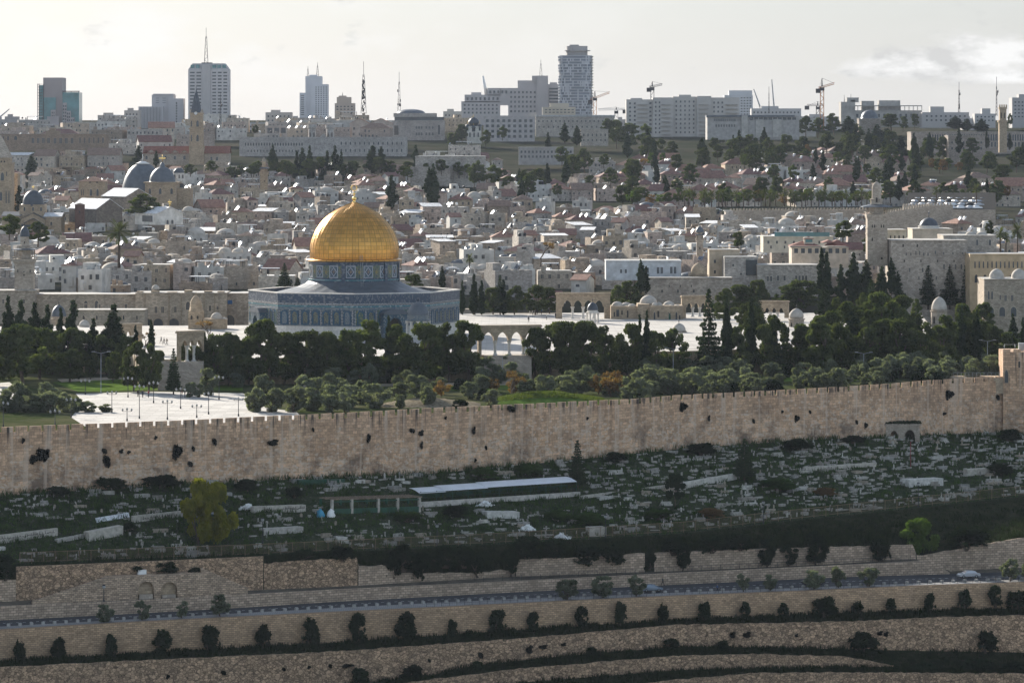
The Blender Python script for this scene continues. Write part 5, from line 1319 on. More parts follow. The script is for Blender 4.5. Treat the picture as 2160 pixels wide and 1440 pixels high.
# ---------------------------------------------------------------- skyline
YS_ = 2800.
def tower(name, label, boxes, grids, px, yb=275, Y=YS_, mat='cladding', col=(.40, .38, .37), extra=None, rz=0., wk='pane'):
    b = Bld(name, label, 'tower', px, yb, Y, rz); col = tuple(min(.62, q * f) for q, f in zip(col, (1.12, 1.12, 1.14)))  # distance haze put into the colour: skyline walls lightened and slightly blued
    mb = MB()
    for p0, p1, y0, y1, d0, d1 in boxes: b.box(mb, p0, p1, y0, y1, d0, d1)
    b.part('wall', mb, mat, col)
    for p0, p1, y0, y1, nx, ny, wf, hf, d in grids: b.grid(p0, p1, y0, y1, nx, ny, wf, hf, d - .03, wk)
    if extra: extra(b)
    b.done()
    return b
def mast(b, p, y0, y1, d, r=.35, bars=True, name='mast'):
    mb = MB(); z0, z1 = b.Z(y1), b.Z(y0); x = b.X(p)
    if bars:
        for sx, sy in ((-1, -1), (1, -1), (1, 1), (-1, 1)): mb.tube((x + sx * r * 1.6, d + sy * r * 1.6, z0), (x + sx * r * .5, d + sy * r * .5, z0 + (z1 - z0) * .75), .14, n=4)
        n = max(4, int((z1 - z0) / 3))
        for i in range(n):
            t = i / n * .75; q = r * (1.6 - 1.1 * t / .75); zz = z0 + (z1 - z0) * t; z2 = z0 + (z1 - z0) * (t + .75 / n)
            s = 1 if i % 2 else -1
            mb.tube((x - q * s, d - q, zz), (x + q * s, d - q, z2), .09, n=3); mb.tube((x - q * s, d + q, zz), (x + q * s, d + q, z2), .09, n=3)
        mb.tube((x, d, z0 + (z1 - z0) * .7), (x, d, z1), .14, n=5)
    else: mb.tube((x, d, z0), (x, d, z1), .22, .08, n=5)
    return b.part(name, mb, 'dark_metal')
def free_mast(label, p, y0, y1, Y=2650., r=.5, dishes=0, name='radio_mast'):
    b = Bld(name, label, 'mast', p, y1, Y); mast(b, p, y0, y1, 0, r)
    if dishes:
        for i in range(dishes):
            mb = MB(); z = b.Z(y0 + (y1 - y0) * U(.35, .95)); a = U(0, 6.3); mb.tube((.9 * cos(a), .9 * sin(a), z - .9), (.9 * cos(a), .9 * sin(a), z + .9), .45, n=6); b.part('antenna', mb, 'dark_metal')
    return b
# glazed tower with construction frame
def ex(b):
    mb = MB(); b.box(mb, 83, 92, 180, 275, -.6, 20); b.box(mb, 83, 118, 206, 275, -1., -.1); b.box(mb, 132, 167, 195, 275, -.6, 20); b.part('glass_curtain', mb, 'glass_teal')
    mb = MB()
    for p in (80, 83, 92): mb.tube((b.X(p), -1.5, b.Z(275)), (b.X(p), -1.5, b.Z(177)), .3, n=4)
    for y in range(178, 275, 6): mb.tube((b.X(80), -1.5, b.Z(y)), (b.X(90), -1.5, b.Z(y)), .2, n=4)
    for p in (134, 150, 166): mb.tube((b.X(p), 0, b.Z(200)), (b.X(p), 0, b.Z(192)), .35, n=4)
    mb.box(b.X(132), b.X(168), -.5, 1, b.Z(194), b.Z(192)); b.part('scaffold', mb, 'dark_metal')
    mb = MB(); b.box(mb, 108, 118, 232, 275, -2.2, -1.05); b.box(mb, 100, 125, 246, 275, -2.6, -1.06); b.box(mb, 133, 141, 217, 275, -2, -.65); b.box(mb, 141, 150, 234, 275, -2, -.65); b.box(mb, 150, 158, 248, 275, -2, -.65); b.part('stepped_bay', mb, 'cladding', (.42, .37, .36))
    for p, y0, n in ((113, 236, 5), (137, 222, 6), (145, 238, 4), (154, 252, 3)):
        for i in range(n): b.win(p - 2, y0 + i * 7, y0 + i * 7 + 4, 2.6, -2.25, 'pane'); b.win(p + 2, y0 + i * 7, y0 + i * 7 + 4, 2.6, -2.25, 'pane')
tower('glass_tower', 'brown slab tower flanked by teal glass and scaffolding', [(91, 132, 164, 276, 0, 22)], [], 122, col=(.30, .255, .24), extra=ex)
def ex(b):
    mb = MB()
    for i in range(7): b.box(mb, 297 + i * 6.6, 298.2 + i * 6.6, 226, 283, -.9, 0)
    b.part('fin', mb, 'cladding', (.3, .29, .29))
tower('office_block', 'twin grey blocks with deep vertical fins left of spire', [(292, 344, 225, 284, 0, 18), (319, 365, 200, 284, 4, 22), (354, 386, 208, 284, 3, 18), (322, 364, 198, 201, 3.5, 22)], [(324, 352, 205, 219, 2, 3, .5, .2, 4), (369, 374, 215, 265, 1, 9, .6, .7, 3)], 338, 285, 2750, col=(.40, .385, .385), extra=ex)
def ex(b):
    # chamfered attic
    mb = MB(); x0, x1 = b.X(397), b.X(482); z0, z1 = b.Z(147), b.Z(134); c = 9 * b.k
    v = [(x0, 0, z0), (x1, 0, z0), (x1, 20, z0), (x0, 20, z0), (x0 + c, 1.6, z1), (x1 - c, 1.6, z1), (x1 - c, 18, z1), (x0 + c, 18, z1)]
    mb.idx(v, [(4, 5, 6, 7), (0, 1, 5, 4), (1, 2, 6, 5), (2, 3, 7, 6), (3, 0, 4, 7)]); b.part('sloped_attic', mb, 'cladding', (.40, .385, .38))
    mb = MB(); b.box(mb, 424, 446, 132, 135, 4, 12); b.part('plant_room', mb, 'dark_metal')
    mast(b, 433, 58, 133, 8, .8)
    mb = MB(); b.box(mb, 426, 444, 136, 262, -.9, -.02); b.part('central_pier', mb, 'cladding', (.45, .43, .42))
    mb = MB()
    for p in (406, 417, 452, 462, 473): b.box(mb, p - 4, p + 4, 137, 146, .35, .9)
    b.part('attic_glazing', mb, 'glass_teal')
tower('hotel_tower', 'wide slab hotel tower with sloped top and tall mast', [(397, 482, 147, 266, 0, 20)], [(399, 426, 150, 262, 2, 16, .72, .42, 0), (446, 481, 150, 262, 3, 16, .68, .42, 0)], 439, 267, 2750, col=(.44, .42, .41), extra=ex)
def ex(b): mast(b, 649, 140, 162, 4, .4); mast(b, 669, 132, 160, 6, .5)
tower('hotel_tower', 'stepped white hotel tower with two short masts', [(632, 646, 196, 260, 0, 18), (644, 678, 161, 260, 1, 17), (655, 691, 178, 260, 0, 18), (652, 668, 158, 162, 3, 12)], [(633, 643, 200, 244, 1, 11, .7, .4, 0), (664, 691, 182, 244, 5, 14, .45, .4, 0)], 662, 262, 2780, col=(.52, .52, .53), extra=ex)
def ex(b): mast(b, 722, 195, 212, 5, .3)
tower('apartment_block', 'low stepped tan building just left of lattice mast', [(706, 748, 218, 262, 0, 14), (710, 740, 205, 220, 2, 12), (714, 730, 202, 206, 3, 9)], [(708, 746, 222, 240, 5, 3, .5, .4, 0)], 727, 262, 2700, col=(.40, .33, .27), extra=ex)
free_mast('thick dark lattice radio mast laden with antennas', 767, 130, 240, 2600, 1.1, 26)
free_mast('thin lattice radio mast right of the thick dark one', 842, 152, 236, 2600, .6, 5)
def ex(b):
    mast(b, 1141, 126, 160, 6, .6)
    mb = MB(); mb.tube((b.X(1018), 10, b.Z(160)), (b.X(1026), 10, b.Z(200)), .7, 1.5); b.part('leaning_pylon', mb, 'white')
stp = [(973, 1055, 214, 266, 0, 20), (980, 1055, 200, 216, 0, 20), (994, 1015, 195, 201, 2, 14), (1055, 1072, 186, 222, 0, 20), (1028, 1056, 186, 202, 0, 20), (1072, 1134, 186, 266, 0, 20), (1092, 1134, 170, 188, 1, 19), (1055, 1072, 244, 266, 0, 20), (1132, 1156, 160, 266, -2, 14), (1155, 1184, 178, 266, 1, 18), (1160, 1175, 174, 179, 3, 12), (1122, 1150, 160, 172, 0, 14)]
tower('municipal_complex', 'sprawling stepped office complex pierced by a square opening', stp, [(976, 1052, 218, 242, 9, 3, .45, .5, 0), (982, 1054, 203, 214, 8, 1, .45, .55, 0), (1030, 1072, 189, 200, 5, 1, .5, .55, 0), (1074, 1132, 190, 240, 7, 5, .45, .45, 0), (1158, 1182, 184, 240, 1, 8, .95, .45, 1)], 1078, 268, 2850, col=(.415, .385, .37), extra=ex)
def round_tower():
    b = Bld('round_tower', 'tall rounded glass residential tower with bristling balconies', 'tower', 1214, 262, 2800); k = b.k
    def oval(p0, p1, y0, y1, mb, d=1.0):
        w = (p1 - p0) / 2 * k; cx = b.X((p0 + p1) / 2); n = 28
        pts = []
        for i in range(n):
            a = 2 * pi * i / n; c_, s_ = cos(a), sin(a)
            e = .62
            pts.append((cx + w * abs(c_) ** e * (1 if c_ > 0 else -1), 12 + w * d * abs(s_) ** e * (1 if s_ > 0 else -1)))
        mb.prism(pts, b.Z(y1), b.Z(y0))
    mb = MB(); oval(1179, 1249, 117, 264, mb); b.part('glass_body', mb, 'glass_grey')
    mb = MB(); oval(1195, 1240, 97, 117, mb); oval(1201, 1222, 94, 98, mb); oval(1191, 1246, 106, 107.5, mb); b.part('penthouse', mb, 'cladding', (.34, .32, .31))
    mb = MB()
    for i in range(25): oval(1178, 1250, 117 + i * 5.9, 118.4 + i * 5.9, mb, 1.02)
    w = 36 * k
    for i in range(24):
        for j in range(34):
            a = pi + pi * (j + .5) / 34; e = .62
            if RND.random() < .6: continue
            c_, s_ = cos(a), sin(a)
            x = b.X(1214) + w * .985 * abs(c_) ** e * (1 if c_ > 0 else -1); y = 12 - w * .985 * abs(s_) ** e
            z = b.Z(122.9 + i * 5.9); mb.rbox((x, y, z + .75), (.42, 0, 0), (0, .3, 0), (0, 0, .76))
    b.part('facade_grid', mb, 'cladding', (.46, .47, .50))
    mb = MB()
    for i in range(20):
        mb.box(b.X(1246), b.X(1252), 3, 14, b.Z(120 + i * 6), b.Z(118.6 + i * 6))
    b.part('balconies', mb, 'concrete')
round_tower()
tower('office_block', 'low yellowish office building at foot of round tower', [(1144, 1214, 226, 266, 0, 16), (1160, 1200, 218, 228, 2, 12)], [(1148, 1212, 229, 240, 8, 2, .6, .4, 0)], 1180, 268, 2720, col=(.43, .38, .30))
b0 = [(1321, 1377, 210, 292, 0, 18), (1377, 1420, 206, 292, -2, 16), (1420, 1470, 204, 292, 1, 18), (1470, 1500, 203, 292, -2, 16), (1500, 1560, 206, 292, 0, 18), (1330, 1355, 207, 212, 3, 12), (1432, 1458, 200, 205, 3, 12)]
def ex(b):
    mb = MB()
    for y in range(220, 285, 9): b.box(mb, 1345, 1366, y, y + 1.5, -1.6, -.02); b.box(mb, 1396, 1414, y, y + 1.5, -3.6, -2.02); b.box(mb, 1474, 1494, y, y + 1.5, -3.6, -2.02); b.box(mb, 1530, 1555, y, y + 1.5, -1.6, -.02)
    b.part('balconies', mb, 'concrete')
tower('residential_slab', 'massive stepped beige apartment slab with balcony stacks', b0, [(1324, 1344, 214, 284, 2, 8, .4, .45, 0), (1367, 1377, 214, 284, 1, 8, .5, .45, 0), (1379, 1395, 212, 284, 2, 8, .4, .45, -2), (1422, 1468, 210, 284, 5, 8, .35, .45, 1), (1502, 1528, 212, 250, 3, 4, .4, .45, 0)], 1440, 294, 2600, col=(.42, .395, .36), extra=ex)
tower('office_block', 'pale gridded office block rising behind beige apartment slab', [(1528, 1588, 201, 262, 0, 16), (1538, 1587, 191, 203, 2, 14)], [(1530, 1586, 204, 244, 9, 7, .6, .35, 0)], 1558, 262, 2800, col=(.46, .46, .46))
def ex(b):
    mb = MB()
    for p in range(1782, 1945, 9): b.box(mb, p, p + 1.2, 224, 234, 0, .8)
    b.box(mb, 1780, 1945, 222.5, 224.5, -.3, 6); b.part('open_frame', mb, 'concrete')
    mast(b, 1782, 200, 215, 4, .25, False); mast(b, 1796, 198, 212, 4, .25, False)
tower('concrete_shell', 'unfinished concrete building with rooftop columns and boxes', [(1774, 1804, 215, 268, 0, 16), (1787, 1812, 206, 216, 2, 10), (1800, 1945, 233, 268, 1, 18), (1819, 1845, 213, 234, 3, 14), (1855, 1900, 212, 234, 3, 14), (1795, 1804, 211, 216, 2, 8)], [(1780, 1940, 238, 250, 14, 1, .4, .6, 1)], 1860, 270, 2600, mat='concrete', col=(.34, .31, .28), extra=ex)
tower('apartment_block', 'grey blocky apartments right of the unfinished concrete building', [(1945, 2044, 237, 270, 0, 16), (1963, 1992, 225, 240, 2, 10)], [(1950, 2040, 241, 258, 9, 2, .4, .4, 0)], 1990, 270, 2580, col=(.37, .35, .33))
tower('apartment_block', 'grey tower block cut by the right edge of skyline', [(2135, 2200, 206, 270, 0, 18), (2150, 2200, 199, 208, 2, 14)], [(2138, 2198, 212, 250, 8, 5, .5, .4, 0)], 2165, 270, 2700, col=(.33, .32, .31))
tower('apartment_block', 'pale low block at left of the lookout tower', [(2056, 2100, 240, 270, 0, 14), (2072, 2090, 229, 242, 2, 9)], [(2058, 2098, 243, 258, 5, 2, .4, .4, 0)], 2078, 270, 2560, col=(.40, .38, .36))
for i, (p0, p1, y0, c, lb) in enumerate(((262, 294, 233, (.36, .33, .3), 'brown grey apartment building left of the finned blocks'), (206, 262, 243, (.37, .33, .29), 'low tan apartment row between teal tower and finned blocks'), (150, 210, 266, (.5, .46, .38), 'cream office building below the teal glass tower'),
        (-40, 34, 252, (.34, .31, .29), 'grey rooftops at the far left skyline edge'), (10, 36, 246, (.3, .27, .25), 'small dark square block on the far left skyline'), (482, 560, 259, (.42, .42, .43), 'bluish low block right of the slab hotel tower'), (560, 615, 237, (.42, .37, .32), 'small stepped tan house between the two hotel towers'),
        (612, 640, 250, (.45, .42, .38), 'narrow cream building left of stepped white hotel'), (935, 975, 235, (.48, .44, .38), 'cream narrow block left of the stepped office complex'), (1585, 1690, 229, (.42, .41, .4), 'bluish low apartment row below the thin cranes'),
        (1690, 1775, 246, (.40, .38, .36), 'low grey houses around the tall orange crane'), (2030, 2060, 250, (.38, .36, .34), 'small grey house right of the blocky apartments'), (1298, 1325, 252, (.4, .37, .34), 'narrow beige house left of the beige apartment slab'), (1110, 1150, 243, (.42, .4, .38), 'grey house right below the square opening'))):
    tower('apartment_block', lb, [(p0, p1, y0, 275, 0, 14), (p0 + (p1 - p0) * .2, p0 + (p1 - p0) * .55, y0 - 5, y0 + 1, 2, 8)], [(p0 + 2, p1 - 2, y0 + 4, y0 + 22, max(2, int((p1 - p0) / 8)), 2, .4, .4, 0)], (p0 + p1) / 2, 276, 2640 + i * 7, col=c)
# cranes
def tower_crane(label, p, ytop, yb, jib0, jib1, Y, mat='crane'):
    """lattice mast, jib from jib0=(px,row) behind to jib1=(px,row) in front"""
    b = Bld('tower_crane', label, 'crane', p, yb, Y); k = b.k; w = 1.1
    mb = MB(); z1 = b.Z((jib0[1] + jib1[1]) / 2)
    for sx in (-1, 1):
        for sy in (-1, 1): mb.tube((sx * w, sy * w, 0), (sx * w, sy * w, z1), .2, n=4)
    n = int(z1 / 2.4)
    for i in range(n):
        z, z2 = z1 * i / n, z1 * (i + 1) / n; s = 1 if i % 2 else -1
        for sy in (-1, 1): mb.tube((-w * s, sy * w, z), (w * s, sy * w, z2), .13, n=3); mb.tube((sy * w, -w * s, z), (sy * w, w * s, z2), .13, n=3)
    b.part('mast', mb, mat)
    mb = MB(); mb.box(-1.4, 1.4, -1.4, 1.4, z1 - 2.6, z1 - .6); b.part('cab', mb, 'dark_metal')
    mb = MB(); t0 = Vector((b.X(jib0[0]), 0, b.Z(jib0[1]))); t1 = Vector((b.X(jib1[0]), 0, b.Z(jib1[1])))
    d = (t1 - t0); nn = 16
    for i in range(nn):
        a, c = t0 + d * i / nn, t0 + d * (i + 1) / nn
        for o in ((0, -.7, 0), (0, .7, 0), (0, 0, 1.2)): mb.tube(a + Vector(o), c + Vector(o), .16, n=4)
        mb.tube(a + Vector((0, -.7, 0)), c + Vector((0, 0, 1.2)), .1, n=3); mb.tube(a + Vector((0, .7, 0)), c + Vector((0, 0, 1.2)), .1, n=3)
    b.part('jib', mb, mat)
    mb = MB(); ap = Vector((0, 0, b.Z(ytop))); mb.tube((0, 0, z1), ap, .5, .2, n=5); mb.tube(ap, t0 + d * .92 + Vector((0, 0, 1.2)), .08, n=3); mb.tube(ap, t0 + d * .05, .08, n=3); b.part('apex', mb, 'dark_metal')
    mb = MB(); mb.box(t0.x - 1.6, t0.x + 1.6, -1.1, 1.1, t0.z - 2.6, t0.z + .2); b.part('counterweight', mb, 'dark_metal')
tower_crane('tall orange tower crane rising from the right hill trees', 1734, 165, 275, (1726, 188), (1760, 178), 2480)
tower_crane('crane with long orange jib right of the round tower', 1255, 192, 245, (1245, 212), (1286, 197), 2650)
tower_crane('small dark crane on top of the beige apartment slab', 1376, 172, 212, (1369, 186), (1397, 180), 2620, 'dark_metal')
tower_crane('distant dark crane with level jib left of tallest crane', 1725, 214, 250, (1702, 224), (1738, 223), 2780, 'dark_metal')
tower_crane('pale far crane with level jib right of round tower', 1300, 226, 250, (1318, 232), (1262, 233), 2790, 'grey_metal')
for lb, p0, y0, p1, y1 in (('thin leaning crane boom left of the upright pole', 1590, 188, 1605, 230), ('tall slightly leaning pale crane boom', 1628, 168, 1633, 228), ('pale crane boom at the far left skyline', 20, 230, -6, 252)):
    b = Bld('crane_boom', lb, 'crane', p1, y1, 2720); mb = MB(); mb.tube((0, 0, 0), (b.X(p0), 0, b.Z(y0)), .6, .3, n=5); b.part('boom', mb, 'grey_metal')
free_mast('thin tall aerial pole right of the concrete building', 2023, 173, 240, 2600, .35, 3)
free_mast('tall aerial with cross bars near the lookout tower', 2102, 162, 245, 2600, .3, 2)
free_mast('slim red and white pole before the slab hotel tower', 465, 196, 262, 2500, .35, 2)
free_mast('thin upright pole between the two leaning crane booms', 1622, 183, 235, 2640, .2)

# ---------------------------------------------------------------- rooftop fittings shared by the houses
def fit_meshes():
    d = {}
    mb = MB(); mb.lathe([(.01, 0), (.55, 0), (.55, .95), (.42, 1.1), (.2, 1.15), (.2, 1.25), (.01, 1.25)], 10); 
    for a in range(4): mb.tube((.4 * cos(a * pi / 2 + .7), .4 * sin(a * pi / 2 + .7), -.6), (.4 * cos(a * pi / 2 + .7), .4 * sin(a * pi / 2 + .7), 0), .04, n=4)
    d['tank_black'] = mb.mesh('water_tank', 'black_plastic'); d['tank_white'] = mb.mesh('water_tank', 'white')
    mb = MB(); t = radians(50); w, l = 1.15, 1.0
    ax = Vector((1, 0, 0)) * w; ay = Vector((0, cos(t), sin(t))) * l; n = Vector((0, -sin(t), cos(t))) * .04
    mb.rbox((0, 0, .85), ax, ay, n, 0)
    mb.tube((-.75, .85, 1.75), (.75, .85, 1.75), .32, n=10, mi=1)
    for x in (-.9, .9): mb.tube((x, .7, 0), (x, .7, 1.6), .04, n=4, mi=1); mb.tube((x, -.6, 0), (x, .7, .05), .03, n=4, mi=1)
    d['solar'] = mb.mesh('solar_heater', ['solar', 'white'])
    mb = MB(); mb.lathe([(.01, .0), (.3, .03), (.55, .13), (.7, .25)], 14); mb.tube((0, 0, .02), (0, 0, -.9), .05, n=4); mb.tube((.6, 0, .2), (0, 0, .55), .02, n=3)
    d['dish'] = mb.mesh('satellite_dish', 'grey_metal')
    mb = MB(); add_dome(mb, 0, 0, 0, 1, .62, 18, pointed=.1); d['dome'] = mb.mesh('dome', 'limewash')
    mb = MB(); add_dome(mb, 0, 0, 0, 1, .5, 18); d['dome_grey'] = mb.mesh('dome', 'lead')
    mb = MB(); mb.box(-.5, .5, -.5, .5, .9, 1.0, 0)
    for x in (-.47, .47):
        for y in (-.47, .47): mb.tube((x, y, 0), (x, y, .92), .02, n=4, mi=1)
    d['awning'] = mb.mesh('roof_awning', ['corrugated', 'dark_metal'])
    mb = MB(); mb.tube((0, 0, 0), (0, 0, 3.4), .035, n=4)
    for z in (2.4, 2.8, 3.2): mb.tube((-.5, 0, z), (.5, 0, z), .02, n=3)
    d['aerial'] = mb.mesh('aerial', 'dark_metal')
    return d
FIT = fit_meshes()
HOUSECOL = [('tan', (.45, .36, .275)), ('grey', (.39, .355, .32)), ('cream', (.52, .445, .36)), ('brown', (.35, .275, .21)), ('pinkish', (.46, .365, .305)), ('sandy', (.49, .39, .28)), ('pale', (.48, .43, .375))]
REDS = [('red', (.25, .135, .105)), ('dark red', (.20, .105, .09)), ('brown', (.25, .17, .13)), ('orange red', (.33, .18, .13))]
BOXES = []     # screen boxes that houses may not hide: px0, px1, lowest visible row, distance, depth
def exc(*a): BOXES.append(a)
for a in ((26, 78, 620, 1135, 8), (1815, 1880, 560, 1150, 10), (1464, 1488, 540, 1190, 4), (543, 570, 395, 1760, 6), (-30, 42, 445, 1620, 22), (0, 130, 487, 1500, 18), (240, 402, 432, 1680, 60),
          (160, 226, 428, 1640, 16), (318, 400, 468, 1440, 22), (190, 325, 462, 1500, 30), (255, 330, 436, 1600, 26), (154, 182, 484, 1480, 8), (300, 490, 342, 2080, 24), (-40, 224, 312, 2060, 22),
          (505, 860, 345, 2330, 30), (866, 1026, 388, 1990, 26), (1090, 1214, 342, 2180, 18), (983, 1018, 296, 2440, 16), (1018, 1300, 296, 2520, 120), (1488, 1690, 288, 2440, 30), (1920, 2165, 340, 2240, 150), (2104, 2130, 312, 2250, 8),
          (-60, 565, 640, 1132, 22), (1275, 1440, 640, 1165, 20), (1360, 1730, 640, 1160, 26), (1665, 1795, 560, 1180, 18), (1608, 1760, 528, 1230, 18), (1878, 2260, 640, 1140, 26), (1988, 2110, 560, 1150, 20), (1923, 2012, 507, 1300, 18), (1870, 1914, 520, 1220, 14),
          (1865, 2015, 470, 1440, 30), (1536, 1845, 447, 1600, 8), (828, 940, 296, 2540, 34), (1318, 1562, 292, 2600, 22), (1770, 2170, 268, 2600, 30), (1225, 1285, 303, 2380, 14), (232, 275, 545, 1180, 4), (1940, 2090, 446, 1560, 40), (810, 842, 420, 1650, 6), (900, 925, 420, 1650, 6)): exc(*a)
def blocked(p0, p1, ytop, Y, d):
    for a0, a1, yv, Yl, dl in BOXES:
        if p1 > a0 and p0 < a1:
            if Y < Yl and ytop < yv - 2: return True
            if Y < Yl + dl and Y + d > Yl - 1: return True
    return False
NH = {}
def house(px, Y, w, d, h, rz, roof, ci, rnd, name='stone_house', zbase=None, group='old town houses'):
    X = XW(px, Y); z0 = (gz(X, Y) if zbase is None else zbase) - .6
    cn, col = HOUSECOL[ci]; j = rnd.uniform(.9, 1.25); col = tuple(c * j for c in col)
    pl_ = rnd.random() < (.24 if roof == 'flat' else .14)
    if pl_: q = .46 + .12 * rnd.random(); col = (q, q * .955, q * .885); cn = 'white'
    st = 'one' if h < 4.6 else 'two' if h < 7.4 else 'three'
    feats = []
    k = F / Y
    root = thing(name, '', 'house', (X, Y, z0), rz, group)
    mb = MB(); mb.box(-w / 2, w / 2, 0, d, 0, h)
    annex = False
    if roof == 'flat':
        par = rnd.choice((0, 0, .45, .6))
        if par:
            t = .25
            for x0, x1, y0, y1 in ((-w / 2, w / 2, 0, t), (-w / 2, w / 2, d - t, d), (-w / 2, -w / 2 + t, t, d - t), (w / 2 - t, w / 2, t, d - t)): mb.box(x0, x1, y0, y1, h, h + par)
        r_ = rnd.random()
        if r_ < .45:
            a0 = rnd.uniform(-w / 2 + .3, 0); aw = rnd.uniform(2.2, max(2.5, w * .5)); ah = rnd.uniform(2., 3.); annex = True
            mb.box(a0, min(a0 + aw, w / 2 - .3), d * .35, d - .3, h, h + ah)
        elif r_ < .62:
            mb.box(-w / 2, -w / 2 + w * rnd.uniform(.35, .6), -rnd.uniform(1.2, 2.5), 0, 0, h * rnd.uniform(.45, .7))
    for _ in range(rnd.choice((1, 2, 3, 4)) if roof in ('flat', 'dome') else 1):
        a, b_, c = rnd.uniform(.7, 2.2), rnd.uniform(.7, 1.8), rnd.uniform(.5, 1.9); x = rnd.uniform(-w / 2 + .2, w / 2 - a - .2)
        if roof in ('flat', 'dome') and rnd.random() < .7: mb.box(x, x + a, .3, .3 + b_, h, h + c)
        else: mb.box(x, x + a, -b_ * .6, 0, h * rnd.uniform(.2, .5), h * rnd.uniform(.55, .85))
    if roof == 'gable': mb.tri_ends(-w / 2, w / 2, 0, d, h, min(w, d) * .32, 'x')
    mb.build('wall', 'plaster' if pl_ else 'house', root, col=col)
    if roof == 'flat':
        r = MB(); r.box(-w / 2 + .26, w / 2 - .26, .26, d - .26, h - .02, h + .06); r.build('roof', 'roofing', root, col=rnd.choice(((.5, .48, .45), (.36, .34, .32), (.6, .59, .57))))
    elif roof == 'dome':
        r = MB(); r.box(-w / 2 - .1, w / 2 + .1, -.1, d + .1, h, h + .18); r.build('roof', 'roofing', root, col=(.48, .44, .39))
        nd = rnd.choice((1, 1, 2, 2, 3)); gd = rnd.random() < .3
        for i in range(nd):
            rr = min(w / nd / 2 * .88, d * .46, 3.6); 
            o = obj('dome', FIT['dome_grey' if gd else 'dome'], root, (-w / 2 + w * (i + .5) / nd, d * .5, h + .17), 0, scale=(rr, rr, rr * rnd.uniform(.75, 1.25)))
        feats.append({1: 'one', 2: 'two', 3: 'three'}[nd] + (' grey' if gd else ' pale') + (' dome' if nd == 1 else ' domes'))
    elif roof in ('hip', 'gable'):
        rn, rc = rnd.choice(REDS); r = MB()
        if roof == 'hip': r.hip(-w / 2, w / 2, 0, d, h, min(w, d) * .27, .45)
        else: r.gable(-w / 2, w / 2, 0, d, h, min(w, d) * .32, 'x', .4)
        r.build('roof', 'red_roof', root, col=rc); feats.append(rn + (' hipped roof' if roof == 'hip' else ' gabled roof'))
    elif roof == 'sheet':
        r = MB(); s = rnd.uniform(.6, 1.4)
        v = [(-w / 2 - .4, -.5, h + .05), (w / 2 + .4, -.5, h + .05), (w / 2 + .4, d + .3, h + s), (-w / 2 - .4, d + .3, h + s)]; v += [(a, b_, c + .12) for a, b_, c in v]
        r.idx(v, [(3, 2, 1, 0), (4, 5, 6, 7), (0, 1, 5, 4), (1, 2, 6, 5), (2, 3, 7, 6), (3, 0, 4, 7)]); r.build('roof', 'corrugated', root); feats.append('white sheet roof')
    # windows
    fl = max(1, int(h / 3)); nw = max(1, int(w / 2.3)); kd = rnd.choice(('rect', 'rect', 'arch', 'pane', 'rect')); cnt = 0
    for f in range(fl):
        z = h - 2.4 - f * 3.0
        if z < .3: break
        for i in range(nw):
            if rnd.random() < .35 or cnt >= 8: continue
            x = -w / 2 + w * (i + .5) / nw + rnd.uniform(-.3, .3); cnt += 1
            obj('window', WIN[kd], root, (x, -.01, z), 0, col, scale=(rnd.uniform(.75, 1.15), 1, rnd.uniform(1.0, 1.6)))
    # fittings
    def spot(): return rnd.uniform(-w / 2 + .9, w / 2 - .9), rnd.uniform(.8, min(d - .8, 4.))
    ft = []
    if roof == 'flat':
        n = rnd.choice((1, 2, 2, 3, 4))
        for _ in range(n):
            kf = rnd.choice(('solar', 'solar', 'tank_black', 'tank_black', 'tank_white', 'dish', 'awning', 'awning', 'aerial', 'solar'))
            x, y = spot()
            if kf == 'solar': obj('solar_heater', FIT['solar'], root, (x, y, h + .06), radians(-68) - rz + rnd.gauss(0, .22))
            elif kf.startswith('tank'): obj('water_tank', FIT[kf], root, (x, y, h + .7), 0)
            elif kf == 'dish':
                o = obj('satellite_dish', FIT['dish'], root, (x, y, h + 1.1)); o.rotation_euler = (radians(55), 0, radians(-60) - rz + rnd.uniform(-.5, .5))
            elif kf == 'awning': obj('roof_awning', FIT['awning'], root, (x * .5, y + 1, h + .06), 0, scale=(w * .5, 2.6, 2.3))
            else: obj('aerial', FIT['aerial'], root, (x, y, h + .05))
            ft.append(kf)
        for kf, ph in (('awning', 'white awning'), ('tank_black', 'black tank'), ('tank_white', 'white tank'), ('dish', 'satellite dish'), ('solar', 'solar heater'), ('aerial', 'aerial')):
            if kf in ft and len(feats) < 2:
                c = ft.count(kf); feats.append(('two ' + ph + 's') if c == 2 else ('several ' + ph + 's') if c > 2 else ph)
    elif roof == 'hip' and rnd.random() < .55:
        for _ in range(rnd.choice((1, 2, 3))):
            obj('solar_heater', FIT['solar'], root, (rnd.uniform(-w / 4, w / 4), d * .3, h + min(w, d) * .1), radians(-68) - rz + rnd.gauss(0, .2))
        feats.append('solar heaters')
    nm = {'flat': 'flat', 'dome': 'domed', 'hip': '', 'gable': '', 'sheet': ''}[roof]
    base = f"{cn} {st}-storey {nm + ' ' if nm else ''}{'home' if name == 'town_house' else 'house'}" + (' with ' + ' and '.join(feats[:2]) if feats else ' with bare roof')
    base = ('narrow ' if w < 7.2 else 'wide ' if w > 10.5 else '') + base
    root['label'] = base
    p = scr(X, Y, z0 + h)
    LBL.append((root, base, p[0], p[1]))
    NH[name] = NH.get(name, 0) + 1
    return root
HR = random.Random(5)
